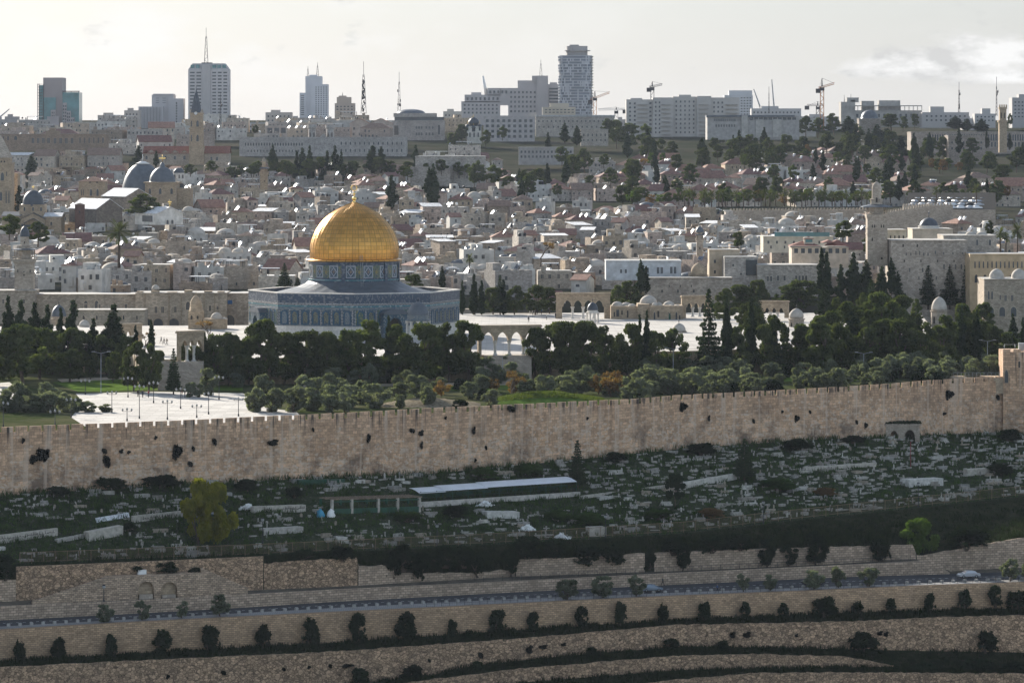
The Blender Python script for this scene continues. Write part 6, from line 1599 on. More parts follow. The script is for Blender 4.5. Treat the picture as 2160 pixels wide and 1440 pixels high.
def fill_old_town():
    Yr = [1158, 1192, 1228, 1266, 1306, 1346, 1388, 1430, 1474, 1520, 1568, 1616, 1668, 1722, 1780, 1842, 1905, 1970, 2040, 2110]
    for r, Y0 in enumerate(Yr):
        p = -30 + HR.uniform(0, 40)
        lim = 2200 if Y0 < 1580 else 1500 if Y0 < 1720 else 1060
        while p < lim:
            Y = Y0 + HR.uniform(-13, 13)
            w = HR.choice((4.8, 5.6, 6.6, 7.6, 8.6, 10.6)) * HR.uniform(.9, 1.15); d = HR.uniform(6.5, 10); h = HR.choice((3.4, 4.4, 5.4, 6.2, 6.8, 8.2)) * HR.uniform(.9, 1.1)
            if 1150 < p < 1300 or 560 < p < 1000:
                if Y0 < 1200: h = min(h, 5.5)
            wp = w * F / Y
            x = HR.random()
            roof = 'flat' if x < .58 else 'dome' if x < .79 else 'hip' if x < .89 else 'sheet' if x < .945 else 'gable'
            if Y0 > 1800 and x > .45: roof = 'hip' if x < .8 else 'gable'
            yt = HY - (gz(0, Y) - .6 + h - ZC) * F / Y
            c = p + wp / 2
            if not blocked(p - 2, p + wp + 2, yt - 8, Y, d):
                nm = 'domed_house' if roof == 'dome' else 'tiled_house' if roof in ('hip', 'gable') else 'stone_house' if Y < 1440 else 'town_house'
                house(c, Y, w, d, h, HR.choice((0, .15, -.2, .35, -.35, .5)) + HR.uniform(-.1, .1), roof, HR.randrange(7), HR, nm, group={'domed_house': 'domed houses of the old town', 'tiled_house': 'tiled houses of the old town', 'stone_house': 'nearer flat-roofed houses of the old town', 'town_house': 'farther flat-roofed houses of the old town'}[nm])
            p += wp * HR.uniform(.92, 1.12) + HR.choice((0, 0, 0, 4, 10))
fill_old_town()
def hillside():
    for y, Y, p0, p1, st in ((428, 1720, 1330, 1500, 66), (412, 1790, 1340, 2160, 60), (398, 1850, 1060, 2160, 56), (385, 1910, 1040, 2160, 56), (371, 1975, 1040, 2180, 54), (356, 2045, 1050, 2180, 56), (341, 2115, 1040, 2180, 54), (326, 2190, 930, 2180, 54), (312, 2265, 1460, 2180, 52), (301, 2335, 1480, 1940, 50)):
        p = p0 + HR.uniform(0, 30)
        while p < p1:
            w = HR.uniform(9, 15); d = HR.uniform(9, 13); h = HR.choice((4.2, 6.2, 6.8, 8.))
            yy = y + HR.uniform(-3, 3); z = ZC - (yy - HY) * Y / F
            roof = HR.choice(('hip', 'hip', 'hip', 'hip', 'gable', 'flat', 'flat'))
            yt = HY - (z + h - ZC) * F / Y
            wp = w * F / Y
            if HR.random() < .86 and not blocked(p, p + wp, yt - 6, Y, d): house(p + wp / 2, Y, w, d, h, HR.uniform(-.45, .45), roof, HR.randrange(7), HR, 'hillside_villa', group='villas on the hillside')
            p += st * HR.uniform(.65, 1.1)
hillside()
def ridge():
    for y, Y, p0, p1 in ((352, 2035, -20, 900), (338, 2115, -20, 980), (326, 2195, 200, 960), (314, 2275, -20, 1330), (303, 2365, -20, 2180), (293, 2450, -20, 2180), (284, 2530, 190, 2180), (277, 2600, -20, 1780), (364, 2000, 420, 1060), (318, 2240, 1030, 1500), (306, 2330, 1030, 1330)):
        p = p0 + HR.uniform(0, 30)
        while p < p1:
            w = HR.uniform(11, 24); d = HR.uniform(9, 12); h = HR.choice((6.2, 7.5, 9.2, 11.)) if y != 364 else 3.4; z = ZC - (y + HR.uniform(-3, 3) - HY) * Y / F
            roof = HR.choice(('flat', 'flat', 'flat', 'hip', 'flat', 'gable', 'sheet')) if Y < 2400 else 'flat'
            yt = HY - (z + h - ZC) * F / Y; wp = w * F / Y
            if HR.random() < (.85 if p < 1300 else .7) and not blocked(p, p + wp, yt - 6, Y, d): house(p + wp / 2, Y, w, d, h, HR.uniform(-.3, .3), roof, HR.randrange(7), HR, 'city_house', z, 'city houses along the ridge')
            p += wp * HR.uniform(.98, 1.4)
ridge()
print('houses', NH)
# car park on the hill
CARC = [('white', (.75, .75, .75)), ('silver', (.45, .46, .48)), ('grey', (.18, .19, .2)), ('black', (.02, .02, .022)), ('red', (.35, .03, .03)), ('blue', (.05, .1, .25))]
def car_mesh(L=4.4, W=1.75):
    prof = [(-L / 2, .35), (-L / 2, .78), (-L / 2 + .15, .92), (-L * .36, .98), (-L * .27, 1.36), (-L * .1, 1.46), (L * .1, 1.43), (L * .26, .98), (L * .42, .86), (L / 2 - .04, .72), (L / 2, .5), (L / 2, .35)]
    mb = MB(); n = len(prof)
    half = [W / 2 if z < 1. else W / 2 * .78 for _, z in prof]
    v = [(x, -h, z) for (x, z), h in zip(prof, half)] + [(x, h, z) for (x, z), h in zip(prof, half)]
    mb.idx(v, [(i, i + 1, n + i + 1, n + i) for i in range(n - 1)] + [tuple(range(n - 1, -1, -1)), tuple(range(n, 2 * n)), (0, n, 2 * n - 1, n - 1)], 0)
    body = mb.mesh('body', 'carpaint')
    g = MB(); g.s_ = 0
    h0, h1 = W / 2 * .97, W / 2 * .79
    for s in (-1, 1):
        g.face([(-L * .335, s * (h0 * .9), 1.0), (-L * .26, s * (h1 + .015), 1.33), (-L * .02, s * (h1 + .015), 1.38), (-L * .02, s * (h0 * .9), 1.0)][::s])
        g.face([(L * .0, s * (h0 * .9), 1.0), (L * .0, s * (h1 + .015), 1.38), (L * .1, s * (h1 + .015), 1.37), (L * .235, s * (h0 * .9), 1.0)][::s])
    g.face([(L * .115, -h1, 1.42), (L * .115, h1, 1.42), (L * .25, h1, 1.0), (L * .25, -h1, 1.0)])
    g.face([(-L * .272, h1, 1.36), (-L * .272, -h1, 1.36), (-L * .355, -h1, 1.0), (-L * .355, h1, 1.0)])
    glass = g.mesh('windows', 'glass')
    w = MB(); w.tube((0, -.11, 0), (0, .11, 0), .32, n=16); tyre = w.mesh('tyre', 'rubber')
    w = MB(); w.tube((0, -.118, 0), (0, .118, 0), .19, n=12); rim = w.mesh('rim', 'grey_metal')
    l = MB(); l.box(-.04, .04, -.2, .2, -.07, .07); lamp = l.mesh('headlight', 'lampglass')
    return body, glass, tyre, rim, lamp
CM = car_mesh()
def car(name, label, loc, rz, col, auto=None, group=None, full=True):
    r = thing(name, label, 'car', loc, rz, group, auto)
    obj('body', CM[0], r, (0, 0, 0), 0, col); obj('windows', CM[1], r)
    for x in (-1.35, 1.32):
        for y in (-.77, .77):
            t = obj('wheel', CM[2], r, (x, y, .32)); 
            if full: obj('rim', CM[3], t)
    if full:
        for y in (-.6, .6): obj('headlight', CM[4], r, (2.19, y, .66))
        for y in (-.6, .6): obj('tail_light', CM[4], r, (-2.19, y, .75))
    return r
for j, (y, Y) in enumerate(((441, 1530), (435, 1552), (429, 1576), (424, 1600), (419, 1624))):
    for i in range(9):
        p = 1925 + i * 17 + HR.uniform(-4, 4) + j * 3; cn, cc = HR.choice(CARC[:4] + CARC[:2])
        if p < 2085: 
            o = obj('parked_car', CM[0], None, at(p, y, Y), radians(HR.choice((20, 25, 110))), cc); tag(o, f'tiny {cn} parked car in the crowded hillside car park', 'car', 'cars in the hillside car park', auto=True)
MAT['tarmac'] = plain('tarmac', (.06, .058, .056), 1., var=.2, spec=0.)
def pad(p0, p1, yb, Y0, Y1):
    z = ZC - (yb - HY) * Y0 / F
    mb = MB(); v = [(XW(p0, Y0), Y0, z), (XW(p1, Y0), Y0, z), (XW(p1, Y1), Y1, z + (Y1 - Y0) * .045), (XW(p0, Y1), Y1, z + (Y1 - Y0) * .045)]
    v += [(x, y, 5.) for x, y, _ in v]
    mb.idx(v, [(0, 1, 2, 3)], 1); mb.idx(v, [(4, 5, 1, 0), (5, 6, 2, 1), (6, 7, 3, 2), (7, 4, 0, 3)], 0)
    return structure(mb.build('car_park', ['ashlar', 'tarmac']))
pad(1915, 2100, 442.4, 1522, 1636)

# ---------------------------------------------------------------- trees and shrubs
def leafcloud(mb, clumps, n, size, rnd, up=0., long=1., shell=.45):
    tot = sum(c[3] * c[3] * c[4] for c in clumps) ** 1.
    ws = [c[3] * c[3] * c[4] / tot for c in clumps]
    for (cx, cy, cz, rx, rz), w in zip(clumps, ws):
        for _ in range(max(3, int(n * w))):
            u = rnd.gauss(0, 1), rnd.gauss(0, 1), rnd.gauss(0, 1); l = sqrt(sum(q * q for q in u)) or 1
            rr = rnd.random() ** shell
            x, y, z = cx + u[0] / l * rx * rr, cy + u[1] / l * rx * rr, cz + u[2] / l * rz * rr
            s = size * rnd.uniform(.6, 1.35)
            a = Vector((rnd.gauss(0, 1), rnd.gauss(0, 1), rnd.gauss(0, 1) + up)); a.normalize()
            b_ = a.cross(Vector((rnd.gauss(0, 1), rnd.gauss(0, 1), rnd.gauss(0, 1))))
            if b_.length < 1e-3: continue
            b_.normalize(); a *= s * long * .5; b_ *= s * .5
            c = Vector((x, y, z))
            mb.face([c - a, c + b_ * .8, c + a, c - b_ * .8])
def limb(mb, p, d, l, r, depth, rnd, ends, spread=.6):
    q = p + d * l
    mid = p + d * l * .5 + Vector((rnd.uniform(-1, 1), rnd.uniform(-1, 1), 0)) * l * .06
    mb.tube(p, mid, r, r * .85, 6, cap=False); mb.tube(mid, q, r * .85, r * .68, 6, cap=False)
    if depth == 0: ends.append(q); return
    for _ in range(rnd.choice((2, 2, 3))):
        nd = (d + Vector((rnd.uniform(-1, 1), rnd.uniform(-1, 1), rnd.uniform(-.3, .7))) * spread).normalized()
        limb(mb, q, nd, l * rnd.uniform(.62, .85), r * .62, depth - 1, rnd, ends, spread)
def proto_tree(kind, variant, label):
    rnd = random.Random(kind + str(variant)); tr, cr = MB(), MB(); bark = 'bark'; fol = None; ends = []
    if kind == 'pine':            # 12 m Aleppo pine, leaning trunk, layered billowing crown
        ln = Vector((rnd.uniform(-.12, .12), rnd.uniform(-.1, .1), 1)).normalized()
        limb(tr, Vector((0, 0, -.4)), ln, 4.4, .34, 2, rnd, ends, .55)
        cl = []
        top = ln * 7
        for i in range(38):
            t = rnd.random(); a = rnd.uniform(0, 2 * pi)
            R = 4.0 * (1 - abs(t - .4) ** 1.6 * 1.5); q = rnd.random() ** .5
            z = 3.0 + 8.4 * t
            cl.append((top.x + R * q * cos(a), top.y + R * q * sin(a), z, rnd.uniform(.8, 1.6), rnd.uniform(.5, .95)))
        for e in ends: cl.append((e.x, e.y, e.z + .4, rnd.uniform(.9, 1.3), .7))
        leafcloud(cr, cl, 9000, .40, rnd, .3, 1.4, .3); fol = 'f_pine'
    elif kind == 'broad':
        limb(tr, Vector((0, 0, -.3)), Vector((0, 0, 1)), 2.2, .25, 2, rnd, ends, .7)
        cl = []
        for i in range(24):
            a = rnd.uniform(0, 2 * pi); t = rnd.random(); R = 3.2 * sqrt(max(0, 1 - (2 * t - 1) ** 2)); q = rnd.random() ** .5
            cl.append((R * q * cos(a), R * q * sin(a), 2.4 + 5.4 * t, rnd.uniform(.7, 1.3), rnd.uniform(.6, 1.)))
        leafcloud(cr, cl, 7000, .38, rnd, 0, 1.3, .35); fol = 'f_broad'
    elif kind == 'cypress':       # 14 m flame
        tr.tube((0, 0, -.4), (0, 0, 6), .25, .12, 7)
        cl = []; fat = rnd.uniform(.85, 1.15)
        for i in range(46):
            t = (i + rnd.random()) / 46; z = .7 + 13 * t
            R = 1.75 * fat * (min(1, t * 5) ** .5) * (1 - t ** 2.2) ** .8
            a = rnd.uniform(0, 2 * pi); q = rnd.random() ** .6
            cl.append((R * .62 * q * cos(a), R * .62 * q * sin(a), z, max(.28, R * .55), rnd.uniform(.8, 1.3) * (1 - .5 * t)))
        leafcloud(cr, cl, 6500, .34, rnd, 1.6, 1.9, .35); fol = 'f_cypress'
    elif kind == 'conifer':       # loose layered conifer
        tr.tube((0, 0, -.4), (0, 0, 12.4), .28, .05, 7)
        cl = []
        for i in range(17):
            t = i / 16; z = 1.6 + 11 * t; R = 3.1 * (1 - t) ** .85 * rnd.uniform(.75, 1.1) + .25
            nb = 7 if t < .6 else 5
            for k in range(nb):
                a = 2 * pi * k / nb + i * 1.3 + rnd.uniform(-.3, .3); q = rnd.uniform(.7, 1.1)
                e = Vector((R * q * cos(a), R * q * sin(a), z - R * .12)); tr.tube((0, 0, z), e, .06, .02, 4, cap=False)
                for f in (.45, .8): cl.append((e.x * f, e.y * f, z - R * .1 * f + .1, max(.28, R * .26), .34))
        leafcloud(cr, cl, 4600, .36, rnd, .3, 1.5, .5); fol = 'f_cypress'
    elif kind in ('olive', 'autumn'):
        for _ in range(rnd.choice((1, 2, 2))):
            limb(tr, Vector((rnd.uniform(-.15, .15), rnd.uniform(-.15, .15), -.2)), Vector((rnd.uniform(-.35, .35), rnd.uniform(-.35, .35), 1)).normalized(), 1.35, .19, 2, rnd, ends, .8)
        cl = []
        for i in range(20):
            a = rnd.uniform(0, 2 * pi); t = rnd.random(); R = 2.1 * sqrt(max(0, 1 - (2 * t - 1) ** 2)) * rnd.uniform(.8, 1.1); q = rnd.random() ** .5
            cl.append((R * q * cos(a), R * q * sin(a), .9 + 3.7 * t, rnd.uniform(.45, .85), rnd.uniform(.4, .7)))
        for e in ends: cl.append((e.x, e.y, e.z, .5, .45))
        leafcloud(cr, cl, 3600 if kind == 'olive' else 1300, .25, rnd, .2, 1.7, .45); fol = 'f_olive' if kind == 'olive' else 'f_autumn'
    elif kind == 'bush':          # 2 m leafy young shrub
        for _ in range(5): limb(tr, Vector((rnd.uniform(-.1, .1), rnd.uniform(-.1, .1), -.1)), Vector((rnd.uniform(-.35, .35), rnd.uniform(-.35, .35), 1)).normalized(), .6, .05, 1, rnd, ends, .5)
        cl = []
        for i in range(20):
            t = rnd.random() ** .8; a = rnd.uniform(0, 2 * pi); R = .7 * sqrt(max(0.05, 1 - (2 * t - 1) ** 2)) * rnd.uniform(.6, 1.15)
            cl.append((R * cos(a) * .7, R * sin(a) * .7, .08 + 1.85 * t, rnd.uniform(.14, .36), rnd.uniform(.2, .5)))
        for i in range(14): t = rnd.random(); a = rnd.uniform(0, 2 * pi); cl.append((.72 * cos(a) * (1 - .6 * t), .72 * sin(a) * (1 - .6 * t), .2 + 2. * t, .1, .26))
        leafcloud(cr, cl, 2200, .14, rnd, .8, 2.1, .55); fol = 'f_bush'
    elif kind == 'capers':        # shrub hanging from a wall joint: grows from its fixed back
        tr.tube((0, .3, 0), (0, -.1, 0), .06, .04, 5)
        cl = [(rnd.uniform(-.5, .5), -.25, -rnd.random() * .9 + .2, rnd.uniform(.25, .45), rnd.uniform(.25, .5)) for _ in range(7)]
        leafcloud(cr, cl, 1300, .13, rnd, -.8, 1.9, .6); fol = 'f_wall'
    elif kind == 'bare':
        limb(tr, Vector((0, 0, -.3)), Vector((.05, 0, 1)), 2., .2, 4, rnd, ends, .75)
        leafcloud(cr, [(e.x, e.y, e.z, .5, .4) for e in ends[:40]], 420, .2, rnd, 0, 1.5, .8); fol = 'f_autumn'
    elif kind == 'palm':          # 9 m
        tr.tube((0, 0, -.3), (.1, 0, 7.2), .3, .24, 8)
        for i in range(44):
            a = rnd.uniform(0, 2 * pi); el = rnd.uniform(-.5, 1.35); L = rnd.uniform(2.6, 3.3)
            p = Vector((.1, 0, 7.2)); d = Vector((cos(a) * cos(el), sin(a) * cos(el), sin(el))); side = Vector((-sin(a), cos(a), 0))
            prev = p; w0 = .1
            for k in range(6):
                d = (d + Vector((0, 0, -.17))).normalized(); q = prev + d * L / 6; w1 = .42 * sin(pi * (k + 1.3) / 7.6)
                dr = Vector((0, 0, -.22 * w1))
                for sgn in (-1, 1):
                    for m in (0, .5):
                        a0, a1 = prev + (q - prev) * m, prev + (q - prev) * (m + .34)
                        cr.face([a0, a1, a1 + side * sgn * w1 + dr + d * .25, a0 + side * sgn * w0 + dr + d * .25])
                prev = q; w0 = w1
        fol = 'f_palm'
    name = {'pine': 'pine_tree', 'broad': 'leafy_tree', 'cypress': 'cypress_tree', 'conifer': 'conifer_tree', 'olive': 'olive_tree', 'autumn': 'autumn_tree', 'bush': 'shrub', 'capers': 'wall_shrub', 'bare': 'bare_tree', 'palm': 'palm_tree'}[kind]
    return tr.mesh('trunk', bark), cr.mesh('crown', fol), name
TREE = {}
def tree_proto(kind, v):
    if (kind, v) not in TREE: TREE[kind, v] = proto_tree(kind, v, '')
    return TREE[kind, v]
TH = {'pine': (11.6, 8.4), 'broad': (8.2, 7.2), 'cypress': (14.2, 2.75), 'conifer': (13., 6.4), 'olive': (4.9, 4.7), 'autumn': (4.9, 4.7), 'bush': (2.2, 1.5), 'capers': (1.4, 1.5), 'bare': (6.4, 6.), 'palm': (9., 6.)}
NV = {'pine': 5, 'broad': 3, 'cypress': 4, 'conifer': 2, 'olive': 4, 'autumn': 2, 'bush': 4, 'capers': 3, 'bare': 2, 'palm': 2}
TR = random.Random(21)
LEAFMAT = {}
SIZEW = {}
def tree(kind, px, yt, yb, w, Y, label=None, cat='tree', group=None, mat=None, bark=None, loc=None, auto=True, name=None):
    """stand a tree whose crown spans rows yt..yb and is w px wide, at distance Y"""
    v = TR.randrange(NV[kind]); t, c, nm = tree_proto(kind, v)
    H, W = TH[kind]; k = Y / F
    s, sw = (yb - yt) * k / H, w * k / W
    L = at(px, yb, Y) if loc is None else Vector(loc)
    r = thing(name or nm, '', cat, L, TR.uniform(0, 6.28) if kind != 'capers' else 0, group)
    r.scale = (sw, sw, s)
    a = obj('trunk', t, r); b = obj('crown', c, r)
    if mat:
        b.material_slots[0].link = 'OBJECT'; b.material_slots[0].material = MAT[mat]
    if bark:
        a.material_slots[0].link = 'OBJECT'; a.material_slots[0].material = MAT[bark]
    r['label'] = label or nm.replace('_', ' ')
    if auto: LBL.append((r, r['label'], px, (yt + yb) / 2))
    return r
Y56 = lambda yb: 56 * F / (yb - HY)
PE = pl([(-300, 1040), (-92, 925), (-84.01, 884), (0, 906), (44, 922), (70, 938), (108, 980)])
def stand(px, yb):
    """distance and row of the foot of something standing behind the rampart at column px"""
    Y = 800.
    while Y < 1140:
        X = XW(px, Y); on = X < 112 and Y > PE(X) and (Y < 1124 if X > -31 else Y < 1044)
        row = HY + (ZC - (0. if on else gz(X, Y))) * F / Y
        if on and row > yb + 2 and Y < PE(X) + 3: pass
        if row <= yb: return Y, row
        nX = XW(px, Y + 2)
        if not on and nX < 112 and Y + 2 > PE(nX) and Y < 1000:
            top = HY + 50 * F / (Y + 2)
            if yb > top + 6: return Y - 2.5, HY + 56 * F / (Y - 2.5)
        Y += 1.
    return Y, yb
def sizeword(hpx): return 'tall ' if hpx > 95 else 'small ' if hpx < 55 else ''
def park(kind, lst, words, grp, mat=None, bark=None):
    for px, yt, yb, w in lst:
        if kind == 'olive': w = min(w, (yb - yt) * 1.25)
        Y, yb = stand(px, yb); yb += (yb - yt) * (.14 if kind in ('olive', 'pine') else 0)
        tree(kind, px, yt, yb, w, Y, sizeword(yb - yt) + words, group=grp, mat=mat, bark=bark)
G1 = 'trees of the walled park'
park('pine', [(48, 682, 812, 118), (-8, 700, 815, 70), (110, 700, 790, 60), (282, 722, 826, 62), (312, 728, 828, 56), (420, 712, 806, 72), (452, 704, 804, 74), (523, 694, 806, 78), (552, 672, 800, 96), (600, 700, 800, 80), (648, 697, 802, 92), (690, 702, 800, 64), (735, 694, 806, 76), (775, 679, 806, 104), (700, 700, 812, 70),
               (845, 690, 806, 78), (878, 681, 812, 108), (920, 690, 806, 70), (950, 684, 800, 70), (990, 679, 802, 84), (1128, 690, 790, 62), (1160, 682, 802, 70), (1195, 677, 806, 88), (1240, 676, 808, 92), (1275, 690, 802, 72), (1322, 682, 796, 70), (1384, 700, 792, 62), (1424, 696, 792, 60)], 'dark pine with billowing crown before the upper terrace', G1, bark=None)
park('pine', [(1608, 684, 776, 54), (1640, 668, 780, 66), (1700, 686, 786, 76), (1738, 672, 790, 84), (1776, 684, 788, 66), (1820, 690, 784, 70), (1858, 676, 780, 72), (1905, 672, 784, 74), (1945, 682, 784, 66), (1985, 668, 780, 78), (2020, 664, 772, 60), (2060, 676, 772, 64), (2090, 690, 768, 54), (1560, 690, 780, 58), (2128, 700, 766, 44)], 'dark pine in the dense right-hand grove', G1)
park('pine', [(1690, 590, 656, 86), (1660, 600, 652, 60), (1790, 640, 730, 76), (1868, 616, 716, 88), (1905, 622, 712, 66), (1560, 600, 660, 62), (1325, 594, 660, 66), (1298, 604, 662, 44), (1130, 602, 664, 50), (1160, 606, 662, 46), (1040, 606, 664, 44), (1085, 604, 664, 46), (2075, 640, 716, 50), (2148, 610, 700, 40), (1530, 612, 680, 50), (1600, 590, 650, 48), (1755, 655, 740, 66), (1830, 660, 740, 60), (2030, 640, 735, 50)], 'grey-green pine farther back in the park', G1, 'f_pine')
CY1 = [(18, 622, 776, 38), (44, 630, 778, 40), (74, 636, 776, 44), (100, 640, 776, 36), (128, 646, 768, 26), (154, 630, 768, 44), (196, 670, 750, 36), (239, 640, 756, 54), (286, 684, 745, 16), (319, 671, 750, 15), (432, 697, 770, 18), (820, 663, 790, 22), (1349, 660, 776, 20), (1364, 652, 774, 20), (1533, 622, 766, 24), (1585, 625, 764, 30), (1882, 650, 776, 36), (2028, 640, 776, 26), (2137, 660, 742, 20), (2060, 650, 776, 26), (2158, 668, 740, 18), (1960, 690, 776, 22)]
park('cypress', CY1, 'dark columnar cypress', G1)
park('cypress', [(1733, 520, 640, 26), (1744, 528, 640, 26), (1800, 532, 640, 34), (1828, 546, 640, 30), (1860, 560, 650, 30), (1880, 540, 620, 20), (1352, 545, 618, 20), (1363, 560, 618, 18), (1000, 575, 664, 20), (1016, 590, 664, 18), (975, 590, 664, 14), (1062, 588, 664, 20), (1774, 556, 640, 26), (933, 560, 612, 14), (1894, 570, 660, 26)], 'slim cypress behind the upper terrace', G1)
park('conifer', [(1495, 610, 780, 74), (366, 735, 832, 40), (1958, 560, 650, 56), (2003, 562, 650, 52), (600, 555, 612, 40), (628, 585, 612, 22), (1838, 590, 690, 50), (1740, 600, 700, 60), (2036, 560, 690, 44), (1600, 620, 690, 40), (1055, 580, 664, 36)], 'loose layered dark conifer', G1)
park('pine', [(145, 738, 806, 66), (190, 760, 800, 30), (238, 742, 806, 40), (870, 580, 618, 50)], 'small round dark pine', G1)
park('pine', [(20, 700, 800, 84), (85, 694, 800, 92), (140, 694, 795, 76), (182, 700, 792, 64), (225, 704, 794, 66), (262, 708, 796, 56), (335, 738, 806, 40), (396, 724, 802, 54), (484, 704, 802, 66), (505, 716, 806, 56)], 'dark spreading pine in the left grove', G1)
for i in range(40):
    px = TR.uniform(1540, 2120); yt = TR.uniform(618, 690); h = TR.uniform(50, 84)
    if min(abs(px - 1640), abs(px - 1684), abs(px - 1981)) < 44: yt = max(yt, 694); h = 50
    Y, yb = stand(px, max(yt + h, 690))
    tree(TR.choice(('pine', 'pine', 'cypress', 'conifer')), px, yt, yb, h * TR.uniform(.4, .8), Y, 'dense dark tree deep in the right grove', group=G1)
park('bare', [(305, 690, 745, 60), (445, 672, 735, 80), (1080, 778, 845, 60), (1140, 500, 560, 60), (1352, 330, 380, 40)], 'bare thin-branched tree', G1)
park('autumn', [(1082, 780, 836, 46), (1262, 790, 832, 50), (1290, 780, 836, 60), (930, 800, 838, 40), (1300, 800, 836, 40), (1040, 796, 836, 34)], 'russet half-leafless tree behind the rampart', G1)
park('olive', [(30, 806, 878, 66), (75, 838, 897, 84), (100, 806, 850, 70), (10, 826, 884, 50), (135, 828, 862, 44), (145, 858, 893, 46), (186, 846, 887, 44), (222, 850, 890, 40), (537, 818, 867, 48), (574, 818, 869, 58), (618, 816, 870, 74), (660, 812, 866, 70), (700, 806, 858, 60), (738, 806, 860, 58), (790, 803, 860, 84), (640, 792, 836, 76), (840, 806, 850, 54), (880, 790, 838, 70), (850, 780, 826, 50), (990, 804, 842, 50), (1020, 790, 836, 50),
               (1110, 800, 838, 44), (1150, 790, 838, 56), (1190, 786, 836, 70), (1225, 782, 832, 56), (1335, 780, 832, 56), (1372, 770, 830, 78), (1415, 772, 832, 72), (1455, 786, 832, 58), (1500, 780, 828, 74), (1545, 790, 826, 60), (1590, 782, 824, 80), (1640, 788, 820, 66), (1690, 784, 820, 84), (1735, 790, 818, 60), (1780, 786, 816, 74), (1825, 788, 814, 58), (1560, 756, 800, 66), (1486, 750, 796, 70), (1440, 756, 796, 50), (1370, 756, 800, 50), (1850, 770, 806, 80), (1920, 766, 802, 70), (1985, 770, 800, 80), (2050, 766, 800, 70), (440, 770, 834, 50), (400, 806, 838, 34), (418, 808, 838, 30), (500, 786, 818, 40), (55, 818, 874, 64), (112, 826, 884, 66), (22, 846, 898, 60), (165, 838, 884, 46), (90, 852, 900, 56), (700, 775, 815, 50), (1080, 748, 800, 60), (1040, 752, 800, 50), (1020, 756, 806, 60)], 'silvery olive tree near the rampart', 'olive trees inside the rampart')
for i in range(150):
    px = TR.choice((TR.uniform(1290, 2110), TR.uniform(1290, 2110), TR.uniform(530, 1050), TR.uniform(1040, 1290), TR.uniform(1290, 2110)))
    a = HY + 56 * F / (YW(px) + 4); yb = TR.uniform(HY + 56 * F / 905. + 4, a) if px < 1290 else TR.uniform(max(782, a - 40), a + 1)
    if 1040 < px < 1280 and yb > 832: continue
    h = TR.uniform(30, 50); kd = TR.choice(('olive', 'olive', 'olive', 'olive', 'bush')); Y, yb = stand(px, yb)
    tree(kd, px, yb - h * (1 if kd == 'olive' else .6), yb + h * .14, h * TR.uniform(.9, 1.25), Y, 'silvery olive tree in the grove' if kd == 'olive' else 'dark shrub in the olive grove', group='olive grove inside the rampart')
# single trees of the old town
tree('palm', 251, 472, 562, 66, 1195, 'big date palm among the roofs behind the left minaret', auto=False)
for px, yt, yb, w in ((826, 368, 440, 27), (913, 344, 440, 26), (66, 327, 382, 28), (40, 390, 452, 22), (292, 306, 352, 22), (329, 318, 352, 12), (575, 304, 374, 22), (638, 310, 392, 24), (653, 306, 392, 20), (626, 316, 388, 16), (690, 316, 394, 20), (706, 306, 394, 26), (720, 318, 394, 18), (680, 330, 394, 22), (786, 306, 364, 34), (804, 308, 364, 22), (877, 304, 358, 18), (905, 352, 420, 20), (935, 346, 398, 28), (952, 356, 398, 16), (1156, 278, 318, 14), (1191, 258, 300, 18), (1217, 264, 306, 18), (1190, 346, 388, 10), (1480, 290, 320, 18)):
    Y = 1640 if yb > 400 else 2000 if yb > 345 else 2250
    tree('cypress', px, yt, yb, w, Y, 'distant dark cypress standing over the roofs', group='cypresses among the far roofs')
for px, yt, yb, w in ((1778, 466, 512, 40), (1830, 120 + 380, 540, 30), (2085, 466, 500, 22), (1555, 490, 528, 28), (1925, 440, 480, 36), (402, 346, 372, 30), (605, 340, 372, 34), (300, 410, 462, 74), (20, 455, 505, 50), (80, 470, 520, 50), (1012, 340, 396, 34), (1040, 350, 396, 40), (1000, 348, 396, 30), (1070, 372, 400, 36), (1100, 366, 398, 16), (975, 262, 300, 26), (968, 268, 306, 18), (1025, 276, 310, 26), (1060, 268, 296, 24), (955, 280, 312, 24), (540, 264, 284, 16), (1300, 255, 312, 40), (1322, 262, 318, 54), (1360, 264, 312, 30), (1280, 252, 300, 30)):
    Y = 1230 if yb > 495 else 1450 if yb > 440 else 1900 if yb > 340 else 2420
    tree('pine' if TR.random() < .6 else 'broad', px, yt, yb, w, Y, 'distant round bushy tree between old buildings', group='trees among the far roofs')
for px, yt, yb, w in ((2110, 482, 535, 34), (2122, 492, 532, 26), (2146, 474, 540, 34), (990, 538, 575, 26), (2060, 390, 428, 26), (1975, 395, 430, 26)):
    tree('palm', px, yt, yb, w, 1160 if yb > 500 else 1540, 'fan palm against stone walls', group='palms of the old town')
